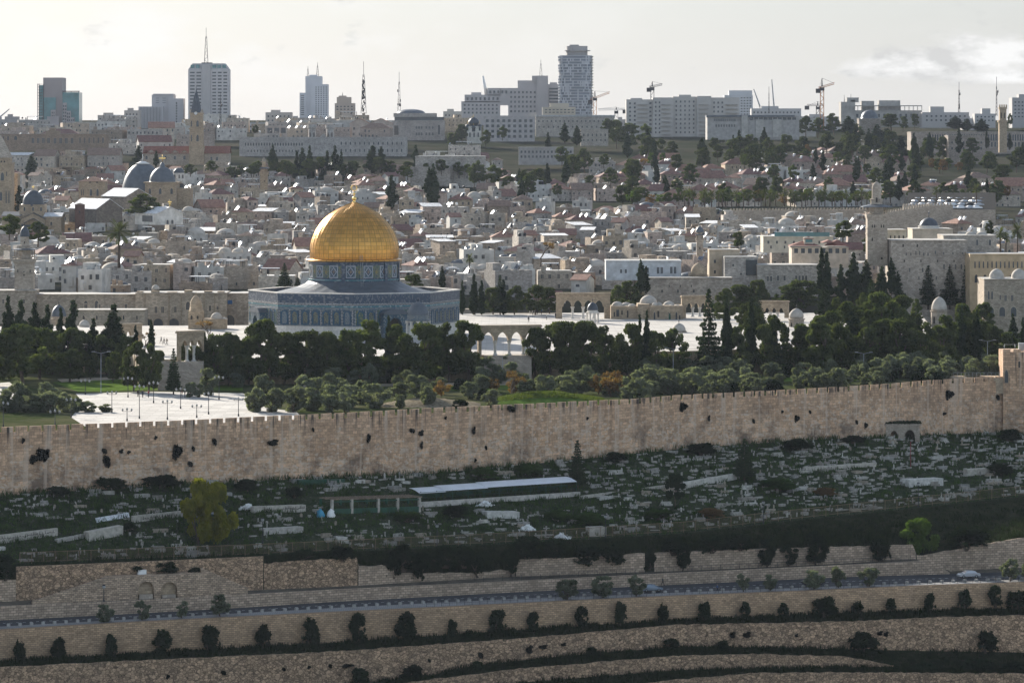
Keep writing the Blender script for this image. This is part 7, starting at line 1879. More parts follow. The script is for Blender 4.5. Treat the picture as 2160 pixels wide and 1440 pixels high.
# palm row and hillside woods
for i in range(34):
    px = 1440 + i * 12.5 + TR.uniform(-4, 4)
    tree('palm', px, 402 + TR.uniform(-4, 6), 436 + TR.uniform(-3, 3), 24, 1660 + TR.uniform(-15, 15), 'green palm in the long row below the villas', group='palms of the long row')
for i in range(26):
    px = 1330 + i * 21 + TR.uniform(-8, 8)
    tree('broad' if TR.random() < .7 else 'autumn', px, 404 + TR.uniform(-6, 6), 432, 28, 1690, 'yellowish bushy tree behind the palm row', group='bushy trees behind the palms', mat=TR.choice(('f_broad', 'f_broad', 'f_lime', 'f_autumn')))
def hillwood():
    for _ in range(220):
        px = TR.uniform(1060, 2165); yb = TR.uniform(312, 430)
        if px < 1300 and yb < 340: continue
        dens = 1. if (px > 1650 and yb < 360) else .55
        if TR.random() > dens: continue
        Y = 1700 + (430 - yb) / 118 * 570
        kd = TR.choice(('cypress', 'pine', 'pine', 'broad', 'pine', 'cypress'))
        h = TR.uniform(24, 44) if kd != 'broad' else TR.uniform(18, 28)
        if kd == 'cypress': h *= 1.25
        w = h * (.34 if kd == 'cypress' else .95)
        tree(kd, px, yb - h, yb + (0 if kd == 'cypress' else h * .2), w, Y, {'cypress': 'dark pointed cypress', 'pine': 'dark rounded pine', 'broad': 'bright leafy tree'}[kd] + ' among the hillside villas', group='trees of the hillside', mat='f_lime' if kd == 'broad' and TR.random() < .25 else 'f_autumn' if kd == 'broad' and TR.random() < .25 else None)
hillwood()
for _ in range(44):
    px = TR.uniform(440, 1060); yb = TR.uniform(356, 378); h = TR.uniform(16, 26); tree(TR.choice(('pine', 'broad', 'broad')), px, yb - h, yb + 4, h * 1.2, 1990 + TR.uniform(-10, 10), 'bushy tree below the long pale hostel', group='bushy trees below the hostel', mat=TR.choice(('f_pine', 'f_broad', 'f_pine')))
for px, yt, yb, w in ((1700, 246, 290, 30), (1725, 250, 290, 30), (1760, 240, 285, 36), (1790, 244, 286, 34), (1680, 252, 292, 24), (1810, 262, 300, 36), (1880, 240, 275, 40), (1905, 245, 278, 34), (1930, 240, 272, 30), (1850, 262, 300, 48), (1870, 270, 310, 40), (2015, 245, 272, 34), (2040, 250, 276, 26), (2070, 250, 280, 30), (2130, 240, 268, 22), (1660, 285, 330, 36), (1690, 290, 340, 44), (1780, 290, 360, 46), (1840, 290, 350, 46), (1900, 285, 340, 34), (1930, 290, 350, 30), (1960, 292, 345, 36), (1990, 288, 345, 30), (1520, 278, 310, 30), (1560, 272, 305, 26), (1610, 270, 300, 30)):
    tree('pine' if TR.random() < .7 else 'cypress', px, yt, yb, w if TR.random() < .7 else w * .6, 2480 if yb < 315 else 2250, 'dark tree below the right skyline', group='dark trees under the skyline')

# ---------------------------------------------------------------- the cemetery slope
FR = random.Random(33)
def cem_at(px, y):
    lo, hi = 0., 1.
    for _ in range(30):
        m = (lo + hi) / 2; q = cem(px, m)
        if scr(*q)[1] > y: lo = m
        else: hi = m
    return cem(px, lo)
def wall_rz(p): 
    a, b_ = Vector((XW(p - 20, YN(p - 20)), YN(p - 20), 0)), Vector((XW(p + 20, YN(p + 20)), YN(p + 20), 0)); d = b_ - a
    return math.atan2(d.y, d.x)
TOMBC = [('white', (.47, .445, .40)), ('grey', (.30, .285, .26)), ('pale', (.40, .37, .325)), ('brownish', (.33, .28, .22)), ('weathered', (.27, .245, .21))]
def head_mesh(k):
    mb = MB()
    if k == 0:
        pts = [(-.28, 0), (.28, 0), (.28, .75)] + [(.28 * cos(pi * i / 6), .75 + .28 * sin(pi * i / 6)) for i in range(1, 6)] + [(-.28, .75)]
        n = len(pts); v = [(x, -.07, z) for x, z in pts] + [(x, .07, z) for x, z in pts]
        mb.idx(v, [tuple(range(n)), tuple(range(2 * n - 1, n - 1, -1))] + [(i, n + i, n + (i + 1) % n, (i + 1) % n) for i in range(n)])
    elif k == 1:
        mb.lathe([(.26, 0), (.24, .1), (.16, .15), (.14, .8), (.2, .9), (.22, 1.05), (.12, 1.2), (.01, 1.3)], 8)
    else:
        v = [(-.24, -.08, 0), (.24, -.08, 0), (.24, .08, 0), (-.24, .08, 0), (-.2, -.07, .85), (.2, -.07, .85), (.2, .07, .85), (-.2, .07, .85), (0, -.06, 1.15), (0, .06, 1.15)]
        mb.idx(v, [(0, 1, 5, 8, 4), (2, 3, 7, 9, 6), (1, 2, 6, 5), (3, 0, 4, 7), (5, 6, 9, 8), (4, 8, 9, 7)])
    return mb.mesh('headstone', 'tomb')
HM = [head_mesh(k) for k in range(3)]
def tomb_mesh(k):
    mb = MB()
    if k == 0: mb.box(-1.1, 1.1, -.5, .5, -.5, .38); mb.box(-1.0, 1.0, -.4, .4, .38, .46)
    elif k == 1: mb.box(-1.2, 1.2, -.6, .6, -.5, .2); mb.box(-.95, .95, -.38, .38, .2, .62); mb.box(-1.02, 1.02, -.44, .44, .62, .7)
    elif k == 2:
        for x0, x1, y0, y1 in ((-1.3, 1.3, -.75, -.6), (-1.3, 1.3, .6, .75), (-1.3, -1.15, -.6, .6), (1.15, 1.3, -.6, .6)): mb.box(x0, x1, y0, y1, -.5, .42)
        mb.box(-1.15, 1.15, -.6, .6, -.5, .12)
    else: mb.box(-1.0, 1.0, -.42, .42, -.5, .2)
    return mb.mesh('slab', 'tomb')
TM = [tomb_mesh(k) for k in range(4)]
NO_GRAVE = [(860, 1230, 1010, 1075), (680, 885, 1035, 1095), (385, 500, 1090, 1150), (0, 270, 1095, 1160), (500, 650, 1055, 1085), (1240, 1285, 1095, 1135)]
def graves():
    ng = nh = 0; tries = 0
    while (ng < 285 or nh < 215) and tries < 6000:
        tries += 1
        px = FR.uniform(-10, 2165)
        if px < 1380 and FR.random() < .35: continue
        t = FR.uniform(.03, .97)
        q = cem(px, t); p = scr(*q)
        if any(a < p[0] < b_ and c < p[1] < d for a, b_, c, d in NO_GRAVE): continue
        dn = vn(px / 23., 1) * .5 + vn(p[1] / 9. + px / 60., 2) * .7
        if dn < (.42 if px > 1450 else .52): continue
        cn, cc = FR.choice(TOMBC); j = FR.uniform(.8, 1.15); cc = tuple(c * j for c in cc)
        rz = wall_rz(px) + FR.gauss(0, .13)
        if ng < 285 and (FR.random() < .6 or nh >= 215):
            k = FR.choice((0, 0, 1, 2, 3)); s = FR.uniform(.65, 1.1)
            kn = {0: 'box tomb', 1: 'stepped tomb', 2: 'walled grave plot', 3: 'low grave slab'}[k]
            nhd = FR.choice((0, 0, 1, 1, 2))
            lb = f'{cn} {kn}' + {0: ' without headstone', 1: ' with one headstone', 2: ' with two headstones'}[nhd]
            r = thing('grave', lb, 'grave', q, rz, 'graves below the rampart', auto=True); r.scale = (s * FR.uniform(.85, 1.4), s, s)
            obj('slab', TM[k], r, (0, 0, 0), 0, cc)
            for i in range(nhd):
                hk = FR.randrange(3); o = obj('headstone', HM[hk], r, ((-.85, .85)[i], 0, .3), radians(90) + FR.gauss(0, .2), tuple(min(.6, c * 1.15) for c in cc), scale=(.7, .7, FR.uniform(.35, .75)))
            ng += 1
        elif nh < 215:
            hk = FR.choice((0, 0, 1, 2)); s = FR.uniform(.55, 1.0)
            o = obj('headstone', HM[hk], None, q - Vector((0, 0, .15)), rz + FR.gauss(0, .5), cc, scale=(s, s, s * FR.uniform(.8, 1.2)))
            o.rotation_euler.x = FR.gauss(0, .07)
            tag(o, f'{cn} ' + {0: 'round-topped headstone', 1: 'carved post headstone', 2: 'pointed headstone'}[hk] + ' standing in weeds', 'headstone', 'headstones below the rampart', auto=True); nh += 1
graves()
def grave_stones():
    mb = MB(); n = 0
    while n < 1300:
        px = FR.uniform(-10, 2165); t = FR.uniform(.03, .97)
        if px < 1380 and FR.random() < .3: continue
        q = cem(px, t); p = scr(*q)
        if any(a < p[0] < b_ and c < p[1] < d for a, b_, c, d in NO_GRAVE): continue
        if vn(px / 31., 7) * .6 + vn(p[1] / 11. + px / 70., 8) * .6 < (.38 if px > 1450 else .46): continue
        n += 1; rz = wall_rz(px) + FR.gauss(0, .2); c_, s_ = cos(rz), sin(rz)
        if FR.random() < .72: L, W, h = FR.uniform(.35, 1.0), FR.uniform(.15, .4), FR.uniform(.08, .26)
        else: L, W, h = FR.uniform(.1, .2), .07, FR.uniform(.3, .55)
        mb.rbox(q + Vector((0, 0, h * .4)), (L * c_, L * s_, FR.gauss(0, .02)), (-W * s_, W * c_, 0), (FR.gauss(0, .04), 0, h))
    o = mb.build('scattered_graves', 'tomb', col=(.36, .335, .295)); stuff(o); o['label'] = 'many small pale graves and stones crowding the slope'; o['category'] = 'graves'
grave_stones()
def slope_block(name, label, p0, y0t, p1, y1t, h_px, d=.8, mat='tomb', col=(.46, .42, .36), cat='wall', script=None, lean=0.):
    """long low block lying along the slope, from (p0,row of its top) to (p1,row of its top)"""
    a = cem_at(p0, y0t + h_px); b_ = cem_at(p1, y1t + h_px); k = a.y / F
    L = (b_ - a).length; rz = math.atan2(b_.y - a.y, b_.x - a.x)
    r = thing(name, label, cat, a, rz)
    dz = b_.z - a.z; h = h_px * k; L2 = hypot(b_.x - a.x, b_.y - a.y)
    v = [(0, 0, -.8), (L2, 0, dz - .8), (L2, d, dz - .8), (0, d, -.8), (0, lean, h), (L2, lean, dz + h), (L2, d + lean, dz + h), (0, d + lean, h)]
    mb = MB(); mb.idx(v, [(0, 3, 2, 1), (4, 5, 6, 7), (0, 1, 5, 4), (1, 2, 6, 5), (2, 3, 7, 6), (3, 0, 4, 7)]); mb.build('slab', mat, r, col=col)
    if script:
        m2 = MB(); x0, x1 = L2 * script[0], L2 * script[1]; x = x0
        while x < x1:
            w = FR.uniform(.18, .55); z = dz * x / L2 + h * FR.uniform(.42, .6); n = 6; prev = None
            for i in range(n + 1):
                q = Vector((x + w * i / n, -.02, z + .13 * sin(i * 1.3 + w * 9) * FR.uniform(.6, 1.2)))
                if prev: m2.tube(prev, q, .045, n=4)
                prev = q
            if FR.random() < .6: m2.tube((x + w * .4, -.02, z + .1), (x + w * .45, -.02, z + .42), .045, n=4)
            if FR.random() < .5: m2.tube((x + w * .6, -.02, z - .2), (x + w * .68, -.02, z - .18), .05, n=4)
            x += w + FR.uniform(.03, .2)
        m2.build('painted_script', 'black_plastic', r)
    return r
slope_block('low_wall', 'long plastered wall with black painted script at left edge', -30, 1132, 122, 1113, 16, script=(.05, .95))
slope_block('low_wall', 'plastered wall with faint script left of the yellow tree', 280, 1088, 386, 1077, 14, script=(.2, .75))
slope_block('low_wall', 'cream plaster block under the leaning metal sheet', 188, 1122, 260, 1108, 20, 2.)
slope_block('low_wall', 'cream niche wall with painted script right of yellow tree', 535, 1068, 645, 1064, 14, 1.2, script=(.55, .98))
slope_block('metal_sheet', 'leaning corrugated white metal sheet among graves', 208, 1093, 278, 1081, 12, .08, 'corrugated', cat='sheet', lean=1.2)
slope_block('low_wall', 'pale sloping ramp wall beside the painted script wall', 122, 1137, 190, 1124, 8, 1.2, col=(.4, .37, .33))
slope_block('low_wall', 'long thin retaining kerb running behind the roofed shelter', 1225, 1046, 1410, 1022, 7, .8)
slope_block('low_wall', 'long kerb wall in the right half of cemetery', 1440, 1018, 1560, 997, 12, 1., col=(.5, .47, .42))
slope_block('low_wall', 'broad pale terrace wall near the right edge', 2040, 990, 2120, 985, 14, 2.)
slope_block('low_wall', 'stepped white tomb terrace right of the red pole', 1918, 1012, 1990, 1008, 16, 3., col=(.55, .53, .49))
slope_block('low_wall', 'pale wall stretch left of the red pole', 1700, 985, 1850, 975, 9, 1.)
slope_block('low_wall', 'big low white tomb block below the roofed shelter', 1028, 1079, 1096, 1079, 14, 3., col=(.5, .48, .44))
slope_block('low_wall', 'broken stone wall rows left of the lamp post', 560, 1115, 640, 1110, 12, 2., col=(.42, .39, .35))
slope_block('low_wall', 'square pale tomb with small headstone near the fence', 1244, 1112, 1279, 1111, 18, 2.4, col=(.52, .48, .42))
slope_block('low_wall', 'green painted grave kerb against the rampart foot', 630, 1012, 728, 1010, 10, 1., 'green_paint')
# roofed shelter
def shelter():
    a = cem_at(878, 1062); b_ = cem_at(1216, 1040); rz = math.atan2(b_.y - a.y, b_.x - a.x); L = hypot(b_.x - a.x, b_.y - a.y); dz = b_.z - a.z; k = a.y / F
    r = thing('roofed_shelter', 'long open shelter with white curved metal roof in cemetery', 'shelter', a, rz)
    H = 2.3
    f = lambda u, y, z: (L * u, y, dz * u + z)
    mb = MB(); n = 8
    for s, (u0, u1, zz) in enumerate(((0., .16, -.15), (.15, .42, .05), (.41, .98, .2))):
        prev = None
        for i in range(n + 1):
            y = -1.4 + 4.4 * i / n; z = H + zz + .7 * sin(pi * (i / n) * .55 + .0)
            q = (f(u0, y, z), f(u1, y, z), f(u0, y, z + .07), f(u1, y, z + .07))
            if prev:
                mb.face([prev[2], prev[3], q[3], q[2]], 0, smooth=True); mb.face([prev[0], q[0], q[1], prev[1]], 0, smooth=True)
                mb.face([prev[0], prev[2], q[2], q[0]]); mb.face([prev[1], q[1], q[3], prev[3]])
            else: mb.face([q[0], q[1], q[3], q[2]])
            prev = q
        mb.face([prev[0], prev[2], prev[3], prev[1]])
    mb.build('roof', 'sheet_white', r)
    for i in range(11):
        u = i / 10 * .97 + .01; m2 = MB(); m2.tube(f(u, -1.2, -.6), f(u, -1.2, H + .2), .07, n=6); m2.build('post', 'green_paint', r)
    m2 = MB(); v = [f(0, 3.4, -.5), f(1, 3.4, -.5), f(1, 3.4, 1.5), f(0, 3.4, 1.5)]; v += [(x, y + .15, z) for x, y, z in v]
    m2.idx(v, [(0, 1, 2, 3), (7, 6, 5, 4), (3, 2, 6, 7), (0, 3, 7, 4), (1, 5, 6, 2)]); m2.build('back_wall', 'green_paint', r)
    m2 = MB(); v = [f(.0, -1.5, -1.2), f(1, -1.5, -1.2), f(1, -1.5, .45), f(0, -1.5, .45)]; v += [(x, y + .35, z) for x, y, z in v]
    m2.idx(v, [(0, 1, 2, 3), (7, 6, 5, 4), (3, 2, 6, 7), (0, 3, 7, 4), (1, 5, 6, 2)]); m2.build('front_kerb', 'tomb', r, col=(.5, .46, .41))
    m2 = MB(); m2.tube(f(0, -1.2, 1.2), f(.97, -1.2, 1.2), .04, n=4); m2.tube(f(0, -1.2, H), f(.97, -1.2, H + .1), .05, n=4); m2.build('rail', 'green_paint', r)
    a = cem_at(694, 1080); b_ = cem_at(880, 1074); rz = math.atan2(b_.y - a.y, b_.x - a.x); L = hypot(b_.x - a.x, b_.y - a.y); dz = b_.z - a.z
    r = thing('open_pergola', 'green framed pergola with bare timber roof left of shelter', 'pergola', a, rz)
    m2 = MB(); v = [f(0, -1.2, -1.2), f(1, -1.2, -1.2), f(1, -1.2, .7), f(0, -1.2, .7)]; v += [(x, y + .25, z) for x, y, z in v]
    m2.idx(v, [(0, 1, 2, 3), (7, 6, 5, 4), (3, 2, 6, 7), (0, 3, 7, 4), (1, 5, 6, 2)]); m2.build('parapet', 'green_paint', r)
    for u in (.0, .22, .52, .74, .99):
        m2 = MB(); x, y, z = f(u, 0, 0); m2.box(x - .25, x + .25, -1.25, -.8, z - .6, z + 2.5); m2.build('post', 'tomb', r, col=(.42, .38, .33))
        m2 = MB(); m2.box(x - .18, x + .18, 2.6, 3., z - .6, z + 2.5); m2.build('post', 'green_paint', r)
    m2 = MB()
    for y in (-1.1, .8, 2.7): m2.tube(f(-.02, y, 2.55), f(1.02, y, 2.55), .1, n=4)
    for i in range(34): m2.tube(f(i / 33, -1.6, 2.7), f(i / 33, 3.2, 2.75), .06, n=4)
    m2.build('timber_roof', 'wood', r)
    m2 = MB(); m2.tube(f(0, -1.1, 2.1), f(1, -1.1, 2.1), .16, n=4); m2.build('beam', 'green_paint', r)
shelter()
def heap(label, px, y, w, n, cols, name='rubble_heap'):
    q = cem_at(px, y); mb = MB(); k = q.y / F; W = w * k
    for _ in range(n):
        s = FR.uniform(.12, .35); x = FR.gauss(0, W * .25); yy = FR.gauss(0, .6); z = max(0, .9 - abs(x) / W * 1.8) * FR.random()
        ax = Vector((FR.gauss(0, 1), FR.gauss(0, 1), FR.gauss(0, .5))).normalized(); ay = ax.orthogonal().normalized(); mb.rbox((x, yy, z), ax * s, ay * s * .8, ax.cross(ay) * s * .45)
    o = mb.build(name, 'white' if cols else 'tomb', None, q, col=(.5, .48, .45)); tag(o, label, 'heap')
heap('scattered heap of white rubble below the shelter kerb', 1112, 1117, 34, 90, 1)
heap('heap of white sacks left of the script niche wall', 522, 1073, 30, 70, 1)
heap('pile of white bags under the shelter roof', 1023, 1066, 34, 70, 1, 'bag_pile')
heap('small white rubble heap beside the fence at centre', 1183, 1134, 26, 50, 1)
for lb, px, mat in (('small blue tarpaulin bundle beside the green pergola', 676, 'tarp_turq'), ('small white tarpaulin bundle beside the green pergola', 698, 'white')):
    q = cem_at(px, 1090); mb = MB(); n = 10
    mb.lathe([(.75, 0), (.9, .3), (.7, .8), (.5, 1.2), (.2, 1.5), (.02, 1.6)], 9); 
    mb.v = [(x + FR.gauss(0, .1), y + FR.gauss(0, .1), z + FR.gauss(0, .06)) for x, y, z in mb.v]
    tag(mb.build('tarpaulin_bundle', mat, None, q), lb, 'bundle')
# slope fence
def fence():
    r = thing('metal_fence', 'long rusty mesh fence along the lower edge of cemetery', 'fence', (0, 0, 0))
    pts = []
    p = 42.
    while p < 2200:
        q = cem(p, .012); pts.append((p, q)); p += 25.
    pm = MB(); pm.tube((0, 0, -.4), (0, 0, 2.05), .06, n=5); pm = pm.mesh('post', 'rust_metal')
    for p, q in pts: obj('post', pm, r, q)
    mb = MB()
    for (p0, a), (p1, b_) in zip(pts, pts[1:]):
        for z, rr in ((1.98, .055), (.25, .05)): mb.tube(a + Vector((0, 0, z)), b_ + Vector((0, 0, z)), rr, n=4)
    mb.build('rail', 'rust_metal', r)
    mb = MB()
    for (p0, a), (p1, b_) in zip(pts, pts[1:]):
        for i in range(1, 11):
            q = a + (b_ - a) * i / 11; mb.tube(q + Vector((0, 0, .25)), q + Vector((0, 0, 1.98)), .022, n=3, cap=False)
    mb.build('mesh_panel', 'rust_metal', r)
fence()

# ---------------------------------------------------------------- vegetation nobody could count
def blades(mb, p, rnd, h, w, n):
    for _ in range(n):
        a = rnd.uniform(0, 2 * pi); b_ = Vector((cos(a), sin(a), 0)); o = p + Vector((rnd.gauss(0, .35), rnd.gauss(0, .35), -.05)); hh = h * rnd.uniform(.5, 1.3)
        lean = Vector((rnd.gauss(0, .25), rnd.gauss(0, .25), 1)) * hh
        mb.face([o - b_ * w, o + b_ * w, o + b_ * w * .5 + lean * .8, o + lean])
GR = random.Random(8)
def weeds():
    mb = MB()
    for _ in range(7500):
        px = GR.uniform(-60, 2220); t = GR.uniform(.0, 1.)
        if t > .9: pass
        elif vn(px / 46., 1) * .6 + vn(scr(*cem(px, t))[1] / 17. + px / 90., 2) * .6 > .8 and GR.random() < .7: continue
        blades(mb, cem(px, t), GR, .35 + .7 * vn(px / 19. + t * 23., 12) if t < .9 else 1.05, .09, 8)
    o = mb.build('cemetery_weeds', 'f_weeds'); stuff(o); o['label'] = 'dark green weeds and low brush covering the cemetery slope'; o['category'] = 'weeds'
    mb = MB()
    for _ in range(4200):       # brush between fence and road walls, taller and darker
        px = GR.uniform(-60, 2220)
        if 30 < px < 560 and GR.random() < .8: continue
        t = GR.random(); Y0, Y1 = YF(px) + .6, YN(px)
        z0, z1 = hz(yFt(px), YF(px)), hz(yN(px), YN(px)); Y = Y0 + (Y1 - Y0) * t
        p = Vector((XW(px, Y), Y, z0 + (z1 - z0) * t - .1)); blades(mb, p, GR, (.8 + .8 * vn(px / 30., 6)) * (1.1 - .75 * t), .1, 9)
    o = mb.build('slope_brush', 'f_grass'); stuff(o); o['label'] = 'dark brush on the bank between fence and road walls'; o['category'] = 'brush'
    mb = MB()
    for fY, yt, p0, p1, wd, nn in ((lambda p: YA(p) - .3, yAb, -60, 2220, 1., 2300), (YB, yBb, 680, 2220, 1., 1500), (YC, yCb, 1050, 2220, 1., 1000)):
        yn_ = {yAb: (yBt, YB), yBb: (yCt, YC), yCb: (yDt, YD)}[yt]
        for _ in range(nn):
            px = GR.uniform(p0, p1); t = GR.random()
            Y0 = fY(px); Y1 = yn_[1](px); z0 = hz(yt(px), Y0); z1 = hz(yn_[0](px), Y1) - .1
            Y = Y0 + (Y1 + .8 - Y0) * t; p = Vector((XW(px, Y), Y, z0 + (z1 - z0) * t)); blades(mb, p, GR, .45 + .5 * vn(px / 25., 9), .11, 7)
    o = mb.build('terrace_grass', 'f_grass'); stuff(o); o['label'] = 'dark grass strips growing on the wall terraces'; o['category'] = 'grass'
    mb = MB()
    for _ in range(1500):
        px = GR.uniform(1042, 1272); Y = 56 * F / (851 - HY) + GR.uniform(1.5, 12)
        x0, x1 = 1040, 1275; u_ = (px - x0) / (x1 - x0); v_ = (Y - 56 * F / (852 - HY)) / 16
        z = -6. + 1.9 * (sin(pi * max(.01, min(.99, u_))) ** .5) * sin(pi * max(.01, min(.99, v_))) ** .8 * (.75 + .5 * vn(u_ * 6 + v_ * 3, 4)) - .15
        blades(mb, Vector((XW(px, Y), Y, z)), GR, .35, .08, 5)
    o = mb.build('mound_grass', 'f_broad'); stuff(o); o['label'] = 'bright grass on the mound behind the rampart'; o['category'] = 'grass'
weeds()

# ---------------------------------------------------------------- shrubs, trees and plants of the slopes
for px, yt, yb, w in ((42, 1352, 1399, 28), (124, 1342, 1392, 34), (235, 1336, 1388, 32), (343, 1330, 1385, 46), (444, 1318, 1378, 46), (556, 1318, 1374, 36), (655, 1302, 1364, 42), (756, 1292, 1358, 38), (857, 1288, 1352, 48), (955, 1305, 1347, 26), (1050, 1285, 1338, 42), (1126, 1290, 1335, 28),
                      (1228, 1278, 1328, 32), (1310, 1267, 1318, 30), (1400, 1274, 1314, 26), (1486, 1268, 1312, 32), (1572, 1270, 1308, 26), (1652, 1272, 1308, 26), (1740, 1258, 1303, 60), (1808, 1268, 1301, 30), (1880, 1262, 1299, 28), (1962, 1250, 1292, 28), (2035, 1242, 1284, 30), (2100, 1234, 1278, 30), (2145, 1246, 1284, 64)):
    Y = YA(px) - 1.4; h = (yb - yt)
    lb = ('wide low ' if w > 55 else 'small ' if h < 42 else 'tall ' if h > 58 else '') + 'dark shrub in the row before the roadside wall'
    tree('bush', px, yt, yb, w, Y, lb, 'shrub', 'row of young shrubs along the wall')
for px, yt, yb, w, fY in ((870, 1400, 1448, 56, YB), (1010, 1394, 1444, 50, YB), (1150, 1388, 1440, 60, YB), (1082, 1412, 1440, 30, YB), (1247, 1366, 1420, 40, YB), (1525, 1352, 1390, 44, YB), (1820, 1334, 1386, 70, YB), (1415, 1346, 1374, 40, YB), (760, 1408, 1450, 44, YB), (2080, 1330, 1376, 50, YB), (1580, 1420, 1446, 50, YC), (1950, 1398, 1444, 90, YC), (2060, 1390, 1440, 90, YC), (1720, 1412, 1444, 50, YC), (2140, 1396, 1444, 70, YC)):
    tree('bush', px, yt, yb, w, fY(px) - 1.2, 'dark overgrown bush on the lowest terraces', 'shrub', 'bushes on the lowest terraces')
for px, y, w, h in ((88, 956, 30, 28), (74, 962, 24, 22), (98, 954, 16, 22), (225, 970, 20, 26), (220, 950, 14, 12), (377, 943, 26, 36), (400, 977, 14, 12), (576, 931, 26, 14), (256, 950, 10, 10), (452, 930, 12, 16), (408, 945, 8, 12), (780, 918, 10, 22), (888, 911, 12, 14), (868, 907, 14, 10), (1076, 861, 20, 14), (1000, 905, 8, 18), (1025, 943, 7, 10), (889, 936, 6, 18),
                   (1003, 968, 7, 10), (1442, 852, 22, 22), (1495, 880, 6, 14), (1589, 887, 8, 10), (1682, 878, 16, 18), (1806, 889, 9, 10), (1827, 893, 12, 16), (2003, 826, 26, 24), (1992, 870, 14, 8), (2104, 837, 10, 12), (1651, 866, 8, 8), (1708, 868, 7, 8), (50, 925, 8, 14), (330, 920, 8, 10), (660, 905, 6, 10), (940, 880, 6, 8), (1240, 880, 6, 8), (273, 951, 10, 8)):
    Y = YW(px) - .28; k = Y / F
    t, c, nm = tree_proto('capers', TR.randrange(3))
    r = thing('wall_shrub', 'dark caper bush hanging on the rampart face' if h > 15 else 'small dark tuft rooted in the rampart face', 'shrub', at(px, y, Y), TR.uniform(-.3, .3), 'caper bushes on the rampart', auto=True)
    r.scale = (w * k / 1.5, max(w, h) * k / 1.5, h * k / 1.3); obj('stem', t, r); obj('foliage', c, r)
for px, y, w, h in ((1117, 1366, 16, 19), (1146, 1362, 20, 10), (1189, 1357, 13, 8), (1013, 1380, 13, 14), (905, 1392, 8, 8), (1545, 1336, 14, 15), (1575, 1336, 18, 14), (1856, 1333, 13, 11), (1869, 1335, 11, 12), (1680, 1338, 8, 8), (471, 1417, 14, 10), (355, 1423, 10, 12), (598, 1410, 10, 8), (653, 1404, 10, 9), (696, 1403, 10, 9), (737, 1400, 30, 10)):
    Y = YB(px) - .12; k = Y / F
    t, c, nm = tree_proto('capers', TR.randrange(3))
    r = thing('wall_shrub', 'small dark tuft growing from the tall rubble wall', 'shrub', at(px, y, Y), TR.uniform(-.3, .3), 'tufts on the rubble wall', auto=True)
    r.scale = (w * k / 1.5, w * k / 1.5, h * k / 1.3); obj('stem', t, r); obj('foliage', c, r)
for px, yt, yb, w in ((1195, 1222, 1266, 58), (1273, 1210, 1263, 60), (1342, 1213, 1259, 46), (1568, 1209, 1248, 32), (1625, 1208, 1246, 40), (1718, 1198, 1244, 58), (1768, 1195, 1241, 36), (1832, 1196, 1238, 54), (2132, 1177, 1226, 46), (2172, 1180, 1224, 40), (222, 1270, 1316, 48), (301, 1267, 1310, 38), (383, 1267, 1306, 34), (463, 1254, 1301, 50)):
    tree('olive', px, yt, yb, w, YA(px) + 1.6, ('small ' if w < 40 else 'broad ' if w > 56 else '') + 'olive tree on the pavement beside the road', group='olive trees along the road')
for px, yt, yb, w, kd, mt, lb in ((1618, 1130, 1198, 50, 'olive', 'f_bush', 'dark tree before the pale blockwork wall'), (1665, 1148, 1196, 40, 'olive', 'f_bush', 'small dark tree before the pale blockwork wall'), (1722, 1122, 1193, 66, 'olive', 'f_bush', 'wide dark tree before the pale blockwork wall'),
                                  (1855, 1136, 1186, 50, 'olive', 'f_bush', 'dark green tree left of the lime green tree'), (1440, 1140, 1204, 40, 'olive', 'f_bush', 'dark slender tree at middle of the pale wall'), (1008, 1160, 1216, 64, 'autumn', 'f_bush', 'thin brownish tree over the broken blockwork'), (1078, 1164, 1214, 40, 'olive', 'f_bush', 'dark tree beside the round wall opening')):
    tree(kd, px, yt, yb, w, YF(px) - .9, lb, mat=mt, auto=False)
tree('broad', 1938, 1096, 1200, 92, YF(1938) + 4, 'lime green leafy tree glowing above the road wall', mat='f_lime', auto=False)
q = cem_at(440, 1150); tree('broad', 418, 1012, 1190, 84, q.y, 'large yellow green tree in the cemetery, taller left crown', mat='f_yellow', auto=False)
q = cem_at(470, 1142); tree('broad', 456, 1022, 1184, 88, q.y, 'yellow green tree joined to the larger one on its right', mat='f_yellow', auto=False)
for kd, px, yt, yb, w, lb in (('conifer', 1218, 928, 1030, 54, 'dark conifer at the end of the roofed shelter'), ('conifer', 1570, 925, 1012, 56, 'dark conifer among graves below the rampart'), ('broad', 1424, 1000, 1070, 50, 'olive brown tree in the middle of the cemetery'), ('broad', 1180, 1040, 1120, 1, '')):
    if not lb: continue
    q = cem_at(px, yb); tree(kd, px, yt, yb, w, q.y, lb, mat='f_cypress' if kd == 'conifer' else 'f_bush', auto=False)
